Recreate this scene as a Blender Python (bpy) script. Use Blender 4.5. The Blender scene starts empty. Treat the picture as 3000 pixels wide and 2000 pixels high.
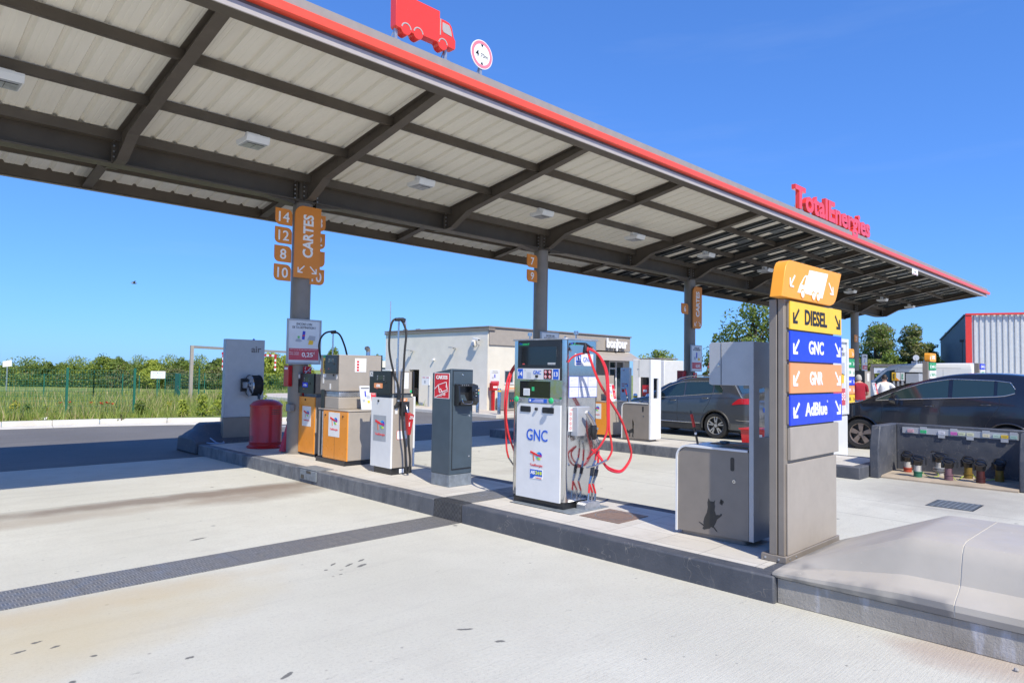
import bpy, bmesh, math, random
from mathutils import Vector, Matrix
R = math.radians
PI = math.pi
S = bpy.context.scene
COL = S.collection
# ------------------------------------------------------------------ camera, sky, sun, exposure
cam = bpy.data.cameras.new('camera')
camo = bpy.data.objects.new('camera', cam)
COL.objects.link(camo)
S.camera = camo
right = Vector((0.7103206, -0.70371871, 0.01498701))
up = Vector((-0.04052489, -0.01962979, 0.99898569))
fwd = Vector((0.70271073, 0.71020746, 0.04246156))
camo.matrix_world = Matrix(((right.x, up.x, -fwd.x, 0.0), (right.y, up.y, -fwd.y, 0.0), (right.z, up.z, -fwd.z, 1.70), (0, 0, 0, 1)))
cam.sensor_width = 36.0
cam.lens = 24.08
cam.clip_start = 0.05
cam.clip_end = 3000
S.render.resolution_x = 1024
S.render.resolution_y = 682
SUN = Vector((-0.40, -1.0, 1.2)).normalized()
world = bpy.data.worlds.new('World')
S.world = world
world.use_nodes = True
wn = world.node_tree
wn.nodes.clear()
sky = wn.nodes.new('ShaderNodeTexSky')
sky.sky_type = 'NISHITA'
sky.sun_disc = False
sky.sun_elevation = math.asin(SUN.z)
sky.sun_rotation = math.atan2(SUN.x, SUN.y)
sky.altitude = 0
sky.air_density = 1.0
sky.dust_density = 0.25
sky.ozone_density = 4.0
bgn = wn.nodes.new('ShaderNodeBackground')
bgn.inputs['Strength'].default_value = 0.15
wo = wn.nodes.new('ShaderNodeOutputWorld')
gam = wn.nodes.new('ShaderNodeGamma')
gam.inputs[1].default_value = 0.65
tint = wn.nodes.new('ShaderNodeVectorMath')
tint.operation = 'MULTIPLY'
tint.inputs[1].default_value = (0.55, 1.08, 2.10)
wn.links.new(sky.outputs[0], gam.inputs[0])
wn.links.new(gam.outputs[0], tint.inputs[0])
tcw = wn.nodes.new('ShaderNodeTexCoord')
mpw = wn.nodes.new('ShaderNodeMapping')
mpw.inputs['Scale'].default_value = (1.2, 1.2, 9.0)
nzw = wn.nodes.new('ShaderNodeTexNoise')
nzw.inputs['Scale'].default_value = 2.2
nzw.inputs['Detail'].default_value = 7.0
nzw.inputs['Roughness'].default_value = 0.6
mrw = wn.nodes.new('ShaderNodeMapRange')
mrw.inputs[1].default_value = 0.56
mrw.inputs[2].default_value = 0.80
mrw.inputs[3].default_value = 0.0
mrw.inputs[4].default_value = 0.05
mxw = wn.nodes.new('ShaderNodeMix')
mxw.data_type = 'RGBA'
mxw.inputs[7].default_value = (4.2, 4.9, 6.2, 1)
wn.links.new(tcw.outputs['Generated'], mpw.inputs[0])
wn.links.new(mpw.outputs[0], nzw.inputs['Vector'])
wn.links.new(nzw.outputs['Fac'], mrw.inputs[0])
wn.links.new(mrw.outputs[0], mxw.inputs[0])
wn.links.new(tint.outputs[0], mxw.inputs[6])
wn.links.new(mxw.outputs[2], bgn.inputs[0])
wn.links.new(bgn.outputs[0], wo.inputs[0])
sl = bpy.data.lights.new('sun', 'SUN')
sl.energy = 5.0
sl.angle = R(0.53)
sl.color = (1.0, 0.925, 0.78)
so = bpy.data.objects.new('sun', sl)
COL.objects.link(so)
so.rotation_euler = SUN.to_track_quat('Z', 'Y').to_euler()
S.view_settings.view_transform = 'Standard'
S.view_settings.look = 'None'
S.view_settings.exposure = 0.2
S.view_settings.gamma = 1.0
rnd = random.Random(7)

# ------------------------------------------------------------------ materials
def lin(c):
    return tuple(((x / 255.0) / 12.92 if x / 255.0 <= 0.04045 else ((x / 255.0 + 0.055) / 1.055) ** 2.4) for x in c)
def nd(t, k, **kw):
    n = t.nodes.new(k)
    for a, b in kw.items():
        setattr(n, a, b)
    return n
def val(n, name, v):
    n.inputs[name].default_value = v
def noise(t, vec, scale, detail=4, rough=0.55):
    n = nd(t, 'ShaderNodeTexNoise')
    val(n, 'Scale', scale); val(n, 'Detail', detail); val(n, 'Roughness', rough)
    t.links.new(vec, n.inputs['Vector'])
    return n.outputs['Fac']
def mapr(t, src, a, b, c=0.0, d=1.0):
    n = nd(t, 'ShaderNodeMapRange')
    n.clamp = True
    for i, v in ((1, a), (2, b), (3, c), (4, d)):
        n.inputs[i].default_value = v
    t.links.new(src, n.inputs[0])
    return n.outputs[0]
def mth(t, op, a, b=None, c=None):
    n = nd(t, 'ShaderNodeMath', operation=op)
    for i, v in enumerate((a, b, c)):
        if v is None:
            continue
        if isinstance(v, (int, float)):
            n.inputs[i].default_value = v
        else:
            t.links.new(v, n.inputs[i])
    return n.outputs[0]
def mix(t, fac, a, b):
    n = nd(t, 'ShaderNodeMix', data_type='RGBA')
    if isinstance(fac, (int, float)):
        n.inputs[0].default_value = fac
    else:
        t.links.new(fac, n.inputs[0])
    for i, v in ((6, a), (7, b)):
        if isinstance(v, tuple):
            n.inputs[i].default_value = (*v, 1)
        else:
            t.links.new(v, n.inputs[i])
    return n.outputs[2]
def mapping(t, scale=(1, 1, 1), rot=(0, 0, 0), src='Object'):
    tc = nd(t, 'ShaderNodeTexCoord')
    m = nd(t, 'ShaderNodeMapping')
    m.inputs['Scale'].default_value = scale
    m.inputs['Rotation'].default_value = rot
    t.links.new(tc.outputs[src], m.inputs[0])
    return m.outputs[0]
def bumpn(t, h, strength, dist=0.01):
    b = nd(t, 'ShaderNodeBump')
    val(b, 'Strength', strength); val(b, 'Distance', dist)
    t.links.new(h, b.inputs['Height'])
    return b.outputs['Normal']
MATS = {}
def base(name):
    m = bpy.data.materials.new(name)
    m.use_nodes = True
    t = m.node_tree
    p = t.nodes['Principled BSDF']
    MATS[name] = m
    return m, t, p
def M(name, color, rough=0.5, metal=0.0, var=0.08, scale=6.0, bump=0.0, bscale=60.0, coat=0.0, trans=0.0, dirt=0.0, alpha=1.0, emit=0.0):
    m, t, p = base(name)
    v = mapping(t)
    n1 = noise(t, v, scale, 5)
    d = tuple(max(0, x * (1 - var * 1.6)) for x in color)
    l = tuple(min(1, x * (1 + var)) for x in color)
    c = mix(t, mapr(t, n1, 0.3, 0.7), d, l)
    if dirt:
        n2 = noise(t, v, scale * 0.6, 8, 0.7)
        c = mix(t, mapr(t, n2, 0.52, 0.75, 0, dirt), c, tuple(x * 0.45 for x in color))
    t.links.new(c, p.inputs['Base Color'])
    if var > 0:
        n3 = noise(t, v, scale * 3, 3)
        t.links.new(mapr(t, n3, 0.2, 0.8, max(0.02, rough - 0.06), min(1, rough + 0.08)), p.inputs['Roughness'])
    else:
        val(p, 'Roughness', rough)
    val(p, 'Metallic', metal)
    if coat:
        val(p, 'Coat Weight', coat); val(p, 'Coat Roughness', 0.06)
    if trans:
        val(p, 'Transmission Weight', trans)
    if alpha < 1:
        val(p, 'Alpha', alpha)
    if bump:
        t.links.new(bumpn(t, noise(t, v, bscale, 4), bump, 0.004), p.inputs['Normal'])
    return m
def ellipse_mask(t, xy, cx, cy, rx, ry, ang, wob, soft=0.5):
    # 1 inside, 0 outside, distorted by noise `wob`
    sx, sy = xy
    dx = mth(t, 'SUBTRACT', sx, cx); dy = mth(t, 'SUBTRACT', sy, cy)
    ca, sa = math.cos(ang), math.sin(ang)
    u = mth(t, 'DIVIDE', mth(t, 'ADD', mth(t, 'MULTIPLY', dx, ca), mth(t, 'MULTIPLY', dy, sa)), rx)
    w = mth(t, 'DIVIDE', mth(t, 'SUBTRACT', mth(t, 'MULTIPLY', dy, ca), mth(t, 'MULTIPLY', dx, sa)), ry)
    r2 = mth(t, 'ADD', mth(t, 'MULTIPLY', u, u), mth(t, 'MULTIPLY', w, w))
    r2 = mth(t, 'ADD', r2, mth(t, 'MULTIPLY', mth(t, 'SUBTRACT', wob, 0.5), 1.6))
    return mapr(t, r2, 1.0 + soft, 1.0 - soft, 0, 1)

# concrete forecourt slab
def concrete_forecourt():
    m, t, p = base('concrete_slab')
    v = mapping(t)
    sep = nd(t, 'ShaderNodeSeparateXYZ'); t.links.new(v, sep.inputs[0])
    xy = (sep.outputs[0], sep.outputs[1])
    big = noise(t, v, 0.35, 4); mid = noise(t, v, 2.2, 6, 0.65); fine = noise(t, v, 42, 5, 0.75)
    gr = noise(t, v, 160, 3, 0.8)
    c = mix(t, mapr(t, big, 0.35, 0.65), (0.43, 0.42, 0.355), (0.53, 0.52, 0.455))
    c = mix(t, mapr(t, mid, 0.45, 0.7, 0, 0.55), c, (0.39, 0.375, 0.325))
    c = mix(t, mapr(t, fine, 0.5, 0.68, 0, 0.6), c, (0.29, 0.28, 0.25))
    c = mix(t, mapr(t, gr, 0.35, 0.7, 0, 0.5), c, (0.68, 0.67, 0.61))
    # tyre polish streaks along X
    vs = mapping(t, (0.25, 3.0, 1))
    st = noise(t, vs, 1.4, 6, 0.7)
    c = mix(t, mapr(t, st, 0.54, 0.76, 0, 0.4), c, (0.34, 0.33, 0.30))
    # dark scuffed flecks elongated
    vf = mapping(t, (2.0, 6.0, 1))
    fl = noise(t, vf, 2.6, 8, 0.75)
    c = mix(t, mapr(t, fl, 0.62, 0.70, 0, 0.6), c, (0.2, 0.195, 0.18))
    vor = nd(t, 'ShaderNodeTexVoronoi'); val(vor, 'Scale', 1.7); t.links.new(v, vor.inputs['Vector'])
    wob = noise(t, v, 3.0, 5, 0.6)
    wob2 = noise(t, v, 14.0, 4, 0.6)
    spot = mth(t, 'ADD', vor.outputs['Distance'], mth(t, 'MULTIPLY', mth(t, 'SUBTRACT', wob2, 0.5), 0.10))
    c = mix(t, mapr(t, spot, 0.055, 0.03, 0, 0.8), c, (0.10, 0.10, 0.10))
    vor2 = nd(t, 'ShaderNodeTexVoronoi'); val(vor2, 'Scale', 7.0); t.links.new(v, vor2.inputs['Vector'])
    sp2 = mth(t, 'ADD', vor2.outputs['Distance'], mth(t, 'MULTIPLY', mth(t, 'SUBTRACT', noise(t, v, 1.1, 3), 0.4), 0.5))
    c = mix(t, mapr(t, sp2, 0.09, 0.02, 0, 0.75), c, (0.17, 0.165, 0.16))
    # the brown oil streak across the lane in front of the pumps, and others
    blobs = [(3.3, 9.35, 2.6, 0.24, 0.0, (0.19, 0.15, 0.115), 0.85, 0.8), (4.2, 9.0, 1.0, 0.5, 0.1, (0.22, 0.17, 0.13), 0.7, 0.8), (1.2, 8.9, 2.4, 0.25, 0.0, (0.33, 0.28, 0.22), 0.6, 0.8),
             (0.6, 5.0, 1.6, 0.55, 0.15, (0.48, 0.40, 0.24), 0.6, 0.9), (1.2, 5.6, 1.3, 0.2, 0.0, (0.46, 0.38, 0.25), 0.5, 0.8), (5.0, 0.95, 0.28, 0.5, 0.2, (0.36, 0.27, 0.22), 0.6, 0.7),
             (11.6, 2.6, 1.6, 1.0, 0.2, (0.27, 0.25, 0.225), 0.6, 0.8), (9.6, 8.3, 1.5, 0.35, 0.0, (0.27, 0.24, 0.2), 0.5, 0.8), (2.4, 6.08, 0.3, 0.16, 0.0, (0.13, 0.13, 0.13), 0.6, 0.5)]
    for cx, cy, rx, ry, an, colr, fac, soft in blobs:
        c = mix(t, mth(t, 'MULTIPLY', ellipse_mask(t, xy, cx, cy, rx, ry, an, wob, soft), fac), c, colr)
    drops = [(3.15, 5.35, 0.07, 0.018, 0.6), (3.25, 5.25, 0.09, 0.02, 0.5), (3.32, 5.16, 0.1, 0.028, 0.4), (3.12, 5.16, 0.03, 0.012, 0), (3.40, 5.30, 0.07, 0.022, 0.4), (3.02, 5.24, 0.03, 0.02, 0), (3.05, 5.05, 0.03, 0.014, 0.2),
             (3.05, 3.15, 0.055, 0.022, -0.4), (3.02, 3.45, 0.09, 0.02, -0.6), (2.62, 7.0, 0.13, 0.03, 0.2), (1.55, 4.2, 0.05, 0.02, 0), (0.95, 5.05, 0.05, 0.02, 0.1), (1.02, 4.9, 0.05, 0.018, 0.3), (0.85, 4.95, 0.06, 0.02, 0.2), (1.15, 4.6, 0.03, 0.02, 0), (0.98, 4.3, 0.03, 0.025, 0.2), (1.85, 3.6, 0.09, 0.02, 0.5)]
    wob3 = mapr(t, noise(t, v, 38.0, 3, 0.6), 0.2, 0.8, -0.15, 1.15)
    for cx, cy, rx, ry, an in drops:
        c = mix(t, mth(t, 'MULTIPLY', ellipse_mask(t, xy, cx, cy, rx * 0.6, ry * 0.75, an, wob3, 0.35), 0.85), c, (0.085, 0.085, 0.085))
    # saw-cut joints
    for axis, pos, w in ((0, 3.55, 0), (1, 3.0, 0), (1, -1.5, 0), (0, 9.0, 0), (1, 9.62, 0), (0, -1.5, 0), (0, 10.2, 0)):
        d = mth(t, 'ABSOLUTE', mth(t, 'SUBTRACT', xy[axis], pos))
        if pos in (3.0, -1.5, 3.55):
            continue
        c = mix(t, mapr(t, d, 0.010, 0.004, 0, 0.75), c, (0.16, 0.155, 0.15))
    t.links.new(c, p.inputs['Base Color'])
    t.links.new(mapr(t, mid, 0.3, 0.7, 0.75, 0.95), p.inputs['Roughness'])
    br = nd(t, 'ShaderNodeTexNoise'); val(br, 'Scale', 9.0); val(br, 'Detail', 5.0)
    t.links.new(mapping(t, (0.6, 9.0, 1), (0, 0, R(18))), br.inputs['Vector'])
    h = mth(t, 'ADD', mth(t, 'MULTIPLY', br.outputs['Fac'], 1.0), mth(t, 'MULTIPLY', gr, 0.7))
    t.links.new(bumpn(t, h, 0.55, 0.006), p.inputs['Normal'])
    return m
def asphalt_mat():
    m, t, p = base('asphalt')
    v = mapping(t)
    c = mix(t, mapr(t, noise(t, v, 0.4, 5), 0.35, 0.65), (0.10, 0.094, 0.09), (0.135, 0.128, 0.123))
    c = mix(t, mapr(t, noise(t, v, 90, 3, 0.8), 0.4, 0.75, 0, 0.6), c, (0.24, 0.235, 0.23))
    c = mix(t, mapr(t, noise(t, mapping(t, (0.2, 2, 1)), 1.2, 6), 0.55, 0.75, 0, 0.4), c, (0.085, 0.083, 0.08))
    t.links.new(c, p.inputs['Base Color']); val(p, 'Roughness', 0.88)
    t.links.new(bumpn(t, noise(t, v, 120, 3), 0.5, 0.006), p.inputs['Normal'])
    return m
def kerb_paint():
    m, t, p = base('kerb_paint')
    v = mapping(t)
    sep = nd(t, 'ShaderNodeSeparateXYZ'); t.links.new(v, sep.inputs[0])
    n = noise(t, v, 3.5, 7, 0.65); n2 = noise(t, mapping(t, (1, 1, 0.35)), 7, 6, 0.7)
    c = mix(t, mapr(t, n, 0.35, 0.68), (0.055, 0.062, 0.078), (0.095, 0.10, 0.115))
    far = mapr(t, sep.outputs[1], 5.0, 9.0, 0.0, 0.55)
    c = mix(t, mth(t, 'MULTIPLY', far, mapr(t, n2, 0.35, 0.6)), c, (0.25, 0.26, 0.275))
    c = mix(t, mapr(t, noise(t, v, 16, 8, 0.75), 0.66, 0.72, 0, 0.75), c, (0.33, 0.31, 0.29))
    c = mix(t, mapr(t, n2, 0.62, 0.7, 0, 0.6), c, (0.15, 0.15, 0.15))
    vo = nd(t, 'ShaderNodeTexVoronoi', feature='DISTANCE_TO_EDGE'); val(vo, 'Scale', 1.6)
    wv = nd(t, 'ShaderNodeVectorMath', operation='ADD')
    nn = nd(t, 'ShaderNodeTexNoise'); val(nn, 'Scale', 5.0); t.links.new(v, nn.inputs['Vector'])
    t.links.new(v, wv.inputs[0]); t.links.new(nn.outputs['Color'], wv.inputs[1]); t.links.new(wv.outputs[0], vo.inputs['Vector'])
    c = mix(t, mapr(t, vo.outputs['Distance'], 0.006, 0.001, 0, 0.6), c, (0.27, 0.25, 0.22))
    t.links.new(c, p.inputs['Base Color']); t.links.new(mapr(t, n, 0.3, 0.7, 0.45, 0.8), p.inputs['Roughness'])
    t.links.new(bumpn(t, noise(t, v, 35, 6, 0.7), 0.35, 0.008), p.inputs['Normal'])
    return m
def tiles_mat():
    m, t, p = base('island_paving')
    v = mapping(t)
    b = nd(t, 'ShaderNodeTexBrick')
    b.offset = 0.0; b.squash = 1.0
    val(b, 'Scale', 1.0); val(b, 'Mortar Size', 0.004); val(b, 'Brick Width', 0.50); val(b, 'Row Height', 0.33)
    b.inputs['Color1'].default_value = (0.50, 0.47, 0.42, 1); b.inputs['Color2'].default_value = (0.55, 0.525, 0.475, 1); b.inputs['Mortar'].default_value = (0.30, 0.28, 0.25, 1)
    t.links.new(mapping(t, rot=(0, 0, R(90))), b.inputs['Vector'])
    c = mix(t, mapr(t, noise(t, v, 3, 6, 0.65), 0.5, 0.75, 0, 0.5), b.outputs['Color'], (0.36, 0.33, 0.29))
    c = mix(t, mapr(t, noise(t, v, 60, 3, 0.7), 0.5, 0.8, 0, 0.4), c, (0.62, 0.6, 0.55))
    c = mix(t, mapr(t, noise(t, v, 1.3, 8, 0.7), 0.6, 0.75, 0, 0.5), c, (0.27, 0.25, 0.225))
    t.links.new(c, p.inputs['Base Color']); val(p, 'Roughness', 0.85)
    t.links.new(bumpn(t, noise(t, v, 70, 4), 0.3, 0.004), p.inputs['Normal'])
    return m
def checker_plate(name, col1, col2, cell=0.055):
    m, t, p = base(name)
    v = mapping(t, (1 / cell, 1 / cell, 1 / cell))
    ck = nd(t, 'ShaderNodeTexChecker'); val(ck, 'Scale', 1.0); t.links.new(v, ck.inputs['Vector'])
    w1 = nd(t, 'ShaderNodeTexWave', bands_direction='X'); val(w1, 'Scale', 0.8); t.links.new(v, w1.inputs['Vector'])
    w2 = nd(t, 'ShaderNodeTexWave', bands_direction='Y'); val(w2, 'Scale', 0.8); t.links.new(v, w2.inputs['Vector'])
    f = nd(t, 'ShaderNodeMix'); t.links.new(ck.outputs['Fac'], f.inputs[0]); t.links.new(w1.outputs['Fac'], f.inputs[2]); t.links.new(w2.outputs['Fac'], f.inputs[3])
    h = mapr(t, f.outputs[0], 0.55, 0.75)
    vv = mapping(t)
    c = mix(t, h, col1, col2)
    c = mix(t, mapr(t, noise(t, vv, 2.0, 7, 0.7), 0.45, 0.75, 0, 0.6), c, tuple(x * 1.45 for x in col1))
    c = mix(t, mapr(t, noise(t, vv, 6.0, 4, 0.6), 0.66, 0.72, 0, 0.7), c, (0.06, 0.06, 0.06))
    t.links.new(c, p.inputs['Base Color']); val(p, 'Metallic', 0.25)
    t.links.new(mapr(t, noise(t, vv, 8, 4), 0.3, 0.7, 0.4, 0.7), p.inputs['Roughness'])
    t.links.new(bumpn(t, h, 0.8, 0.006), p.inputs['Normal'])
    return m
def stain_render():
    m, t, p = base('stained_render')
    v = mapping(t)
    c = mix(t, mapr(t, noise(t, v, 2.2, 5), 0.35, 0.65), (0.27, 0.25, 0.22), (0.38, 0.355, 0.32))
    s = noise(t, mapping(t, (1, 3.2, 0.7)), 2.0, 6, 0.6)
    c = mix(t, mapr(t, s, 0.54, 0.66, 0, 0.85), c, (0.52, 0.52, 0.55))
    c = mix(t, mapr(t, noise(t, mapping(t, (1, 4, 0.6)), 1.7, 6, 0.65), 0.58, 0.7, 0, 0.7), c, (0.15, 0.13, 0.115))
    t.links.new(c, p.inputs['Base Color']); val(p, 'Roughness', 0.9)
    t.links.new(bumpn(t, noise(t, v, 45, 6, 0.7), 0.6, 0.01), p.inputs['Normal'])
    return m
def barrier_mat():
    m, t, p = base('barrier_paint')
    v = mapping(t)
    sep = nd(t, 'ShaderNodeSeparateXYZ'); t.links.new(v, sep.inputs[0])
    c = mix(t, mapr(t, noise(t, v, 1.6, 5), 0.35, 0.65), (0.385, 0.355, 0.305), (0.455, 0.42, 0.365))
    c = mix(t, mapr(t, noise(t, mapping(t, (1, 3, 1)), 3, 7, 0.7), 0.60, 0.75, 0, 0.2), c, (0.28, 0.265, 0.25))
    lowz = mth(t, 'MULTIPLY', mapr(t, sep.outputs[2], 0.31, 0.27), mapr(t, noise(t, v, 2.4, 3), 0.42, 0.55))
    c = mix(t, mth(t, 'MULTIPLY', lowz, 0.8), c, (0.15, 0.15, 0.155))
    chip = mth(t, 'MULTIPLY', mapr(t, noise(t, v, 13, 7, 0.7), 0.66, 0.68), mapr(t, noise(t, v, 1.1, 2), 0.55, 0.6))
    c = mix(t, mth(t, 'MULTIPLY', chip, 0.9), c, (0.72, 0.68, 0.58))
    t.links.new(c, p.inputs['Base Color']); t.links.new(mapr(t, noise(t, v, 4, 4), 0.3, 0.7, 0.4, 0.65), p.inputs['Roughness'])
    t.links.new(bumpn(t, noise(t, v, 30, 4, 0.6), 0.12, 0.004), p.inputs['Normal'])
    return m
def meadow_mat():
    m, t, p = base('meadow')
    v = mapping(t)
    c = mix(t, mapr(t, noise(t, v, 0.12, 5), 0.38, 0.62), (0.27, 0.32, 0.07), (0.19, 0.27, 0.05))
    c = mix(t, mapr(t, noise(t, mapping(t, (0.3, 1.5, 1)), 0.7, 6, 0.7), 0.52, 0.72, 0, 0.75), c, (0.26, 0.24, 0.12))
    c = mix(t, mapr(t, noise(t, v, 2.5, 6, 0.75), 0.45, 0.8, 0, 0.7), c, (0.07, 0.12, 0.025))
    t.links.new(c, p.inputs['Base Color']); val(p, 'Roughness', 0.95)
    t.links.new(bumpn(t, noise(t, v, 12, 6, 0.8), 1.0, 0.08), p.inputs['Normal'])
    return m
def leaf_mat(name, a, b, tr=0.35):
    m, t, p = base(name)
    g = nd(t, 'ShaderNodeNewGeometry')
    c = mix(t, g.outputs['Random Per Island'], a, b)
    t.links.new(c, p.inputs['Base Color']); val(p, 'Roughness', 0.55)
    tl = nd(t, 'ShaderNodeBsdfTranslucent'); t.links.new(mix(t, 0.5, c, (0.35, 0.42, 0.06)), tl.inputs[0])
    ms = nd(t, 'ShaderNodeMixShader'); ms.inputs[0].default_value = tr
    t.links.new(p.outputs[0], ms.inputs[1]); t.links.new(tl.outputs[0], ms.inputs[2])
    t.links.new(ms.outputs[0], t.nodes['Material Output'].inputs[0])
    return m
def corrugated_paint(name, col, rough=0.5, streak=0.3):
    m, t, p = base(name)
    v = mapping(t)
    s = noise(t, mapping(t, (4, 0.5, 1)), 2.5, 5)
    c = mix(t, mapr(t, s, 0.35, 0.7), tuple(x * (1 - streak * 0.5) for x in col), col)
    c = mix(t, mapr(t, noise(t, v, 5, 7, 0.75), 0.68, 0.74, 0, 0.35), c, tuple(x * 0.55 for x in col))
    t.links.new(c, p.inputs['Base Color']); val(p, 'Roughness', rough)
    return m

m_conc = concrete_forecourt(); m_asph = asphalt_mat(); m_kerb = kerb_paint(); m_tile = tiles_mat()
m_check = checker_plate('checker_plate', (0.13, 0.13, 0.135), (0.30, 0.29, 0.27), 0.06); m_checkd = checker_plate('checker_plate_dark', (0.03, 0.032, 0.036), (0.10, 0.10, 0.105), 0.03)
m_cover = checker_plate('rusty_cover', (0.21, 0.13, 0.095), (0.33, 0.26, 0.21), 0.05)
m_stain = stain_render(); m_barr = barrier_mat(); m_mead = meadow_mat()
m_white = M('white_paint', (0.72, 0.73, 0.74), 0.35, var=0.03, coat=0.2)
m_whitem = M('matt_white', (0.78, 0.78, 0.77), 0.6, var=0.03)
m_cream = M('cream_render', (0.68, 0.64, 0.545), 0.9, var=0.04, scale=2, bump=0.25, bscale=120)
m_creamlit = M('cream_render_sunlit', (0.82, 0.77, 0.66), 0.9, var=0.04, scale=2, bump=0.25, bscale=120)  # cream render with a lightened colour, standing in for sun on the side wall
m_taupe = M('taupe_metal', (0.235, 0.205, 0.175), 0.42, var=0.05, coat=0.1)
m_taupel = M('light_taupe_metal', (0.36, 0.32, 0.275), 0.45, var=0.04)
m_steelb = M('brown_steel', (0.095, 0.078, 0.06), 0.5, var=0.1, scale=3, bump=0.1)
m_fasc = M('fascia_grey', (0.31, 0.275, 0.245), 0.4, var=0.05)
m_fascd = M('fascia_recess', (0.12, 0.10, 0.105), 0.6)
m_lip = M('fascia_lip', (0.42, 0.385, 0.365), 0.4, var=0.04)
m_redst = M('red_strip', (0.86, 0.085, 0.04), 0.4, var=0.04, coat=0.3)
m_red = M('red_paint', (0.44, 0.008, 0.012), 0.38, var=0.08, coat=0.25)
m_redl = M('red_letter', (0.84, 0.05, 0.022), 0.22, var=0.03, coat=0.6)
m_redsign = M('red_sign', (0.62, 0.018, 0.028), 0.4, var=0.03)
m_roof = corrugated_paint('roof_sheet_white', (0.80, 0.76, 0.66), 0.55, 0.12)
m_galv = M('galvanised', (0.50, 0.51, 0.53), 0.4, 0.7, var=0.15, scale=12)
m_tray = M('dark_tray', (0.045, 0.052, 0.055), 0.45, 0.5, var=0.25, scale=5)
m_traym = M('grey_tray', (0.17, 0.185, 0.19), 0.4, 0.6, var=0.2, scale=5)
m_black = M('black_plastic', (0.018, 0.018, 0.02), 0.35, var=0.1, coat=0.3)
m_rubber = M('rubber', (0.02, 0.02, 0.021), 0.7, var=0.2)
m_dark = M('dark_metal', (0.04, 0.042, 0.045), 0.45, 0.3, var=0.2)
m_orange = M('orange_panel', (0.82, 0.30, 0.025), 0.3, var=0.04, coat=0.5)
m_orsign = M('orange_sign', (0.90, 0.36, 0.03), 0.4, var=0.03)
m_orsignd = M('orange_sign_column', (0.72, 0.24, 0.02), 0.4, var=0.03)
m_yel = M('yellow_sign', (0.92, 0.55, 0.035), 0.4, var=0.03)
m_blue = M('blue_sign', (0.012, 0.05, 0.72), 0.35, var=0.03)
m_bluel = M('blue_letter', (0.02, 0.11, 0.58), 0.4, var=0.03)
m_salmon = M('salmon_sign', (0.86, 0.33, 0.13), 0.4, var=0.03)
m_slate = M('slate_metal', (0.062, 0.088, 0.112), 0.42, 0.1, var=0.07, coat=0.15, dirt=0.15)
m_slatel = M('worn_grey_metal', (0.22, 0.25, 0.28), 0.55, 0.2, var=0.15, dirt=0.3, scale=14)
m_mirror = M('polished_steel', (0.62, 0.62, 0.62), 0.10, 1.0, var=0.03)
m_chrome = M('brushed_steel', (0.60, 0.60, 0.61), 0.24, 1.0, var=0.06)
m_glassd = M('dark_glass', (0.012, 0.015, 0.017), 0.05, 0.0, var=0.0, coat=0.5)
m_screen = M('screen_glass', (0.05, 0.065, 0.07), 0.08, var=0.2)
m_hred = M('red_hose', (0.68, 0.025, 0.03), 0.3, var=0.05, coat=0.5)
m_green = M('green_fence', (0.012, 0.13, 0.085), 0.5, var=0.1)
m_greenb = M('green_button', (0.03, 0.50, 0.18), 0.4, var=0.03)
m_silver = M('silver_powder', (0.42, 0.44, 0.47), 0.35, 0.2, var=0.04)
m_cat = M('cat_vinyl', (0.035, 0.033, 0.03), 0.45, var=0.1)
m_ltxt = M('letter_white', (0.86, 0.86, 0.86), 0.4, var=0.02)
m_btxt = M('letter_black', (0.015, 0.015, 0.018), 0.5, var=0.02)
m_gtxt = M('letter_grey', (0.16, 0.16, 0.17), 0.5, var=0.02)
m_gtxtl = M('print_grey', (0.42, 0.45, 0.5), 0.5, var=0.02)
m_ptxt = M('print_red', (0.70, 0.10, 0.10), 0.5, var=0.02)
m_trunk = M('bark', (0.11, 0.085, 0.06), 0.9, var=0.3, scale=8, bump=0.5)
m_kerbw = M('pale_kerb', (0.60, 0.57, 0.51), 0.85, var=0.08, scale=2, bump=0.3, dirt=0.2)
m_pave = M('shop_paving', (0.52, 0.46, 0.39), 0.85, var=0.08, scale=2, bump=0.2, dirt=0.15)
m_suv = M('car_paint_grey', (0.085, 0.093, 0.105), 0.28, 0.5, var=0.0, coat=1.0)
m_blk = M('car_paint_black', (0.012, 0.013, 0.02), 0.22, 0.2, var=0.0, coat=1.0, dirt=0.0)
m_vanw = M('van_paint', (0.72, 0.73, 0.74), 0.3, var=0.02, coat=0.7)
m_cglass = M('car_glass', (0.02, 0.04, 0.04), 0.03, 0.0, var=0.0, coat=1.0)
m_trim = M('car_trim', (0.03, 0.03, 0.032), 0.55, var=0.1)
m_alloy = M('alloy', (0.58, 0.57, 0.56), 0.3, 0.8, var=0.05)
m_alloyb = M('worn_alloy', (0.32, 0.26, 0.225), 0.4, 0.7, var=0.1)
m_lampr = M('lamp_red', (0.50, 0.01, 0.02), 0.12, var=0.02, coat=1.0)
m_skin = M('skin', (0.55, 0.30, 0.21), 0.5, var=0.05)
m_hair = M('hair', (0.03, 0.02, 0.015), 0.6, var=0.2)
m_hairg = M('grey_hair', (0.45, 0.43, 0.40), 0.7, var=0.1)
m_tsw = M('white_cloth', (0.75, 0.76, 0.80), 0.9, var=0.04)
m_tsr = M('red_cloth', (0.32, 0.012, 0.03), 0.9, var=0.08)
m_jean = M('denim', (0.055, 0.10, 0.2), 0.9, var=0.15)
m_wall2 = corrugated_paint('blue_grey_cladding', (0.13, 0.19, 0.235), 0.5, 0.3)
m_wall3 = M('pale_cladding', (0.60, 0.60, 0.58), 0.35, 0.3, var=0.05)
m_redtrim = M('red_trim', (0.65, 0.04, 0.03), 0.4, var=0.05)
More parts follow.
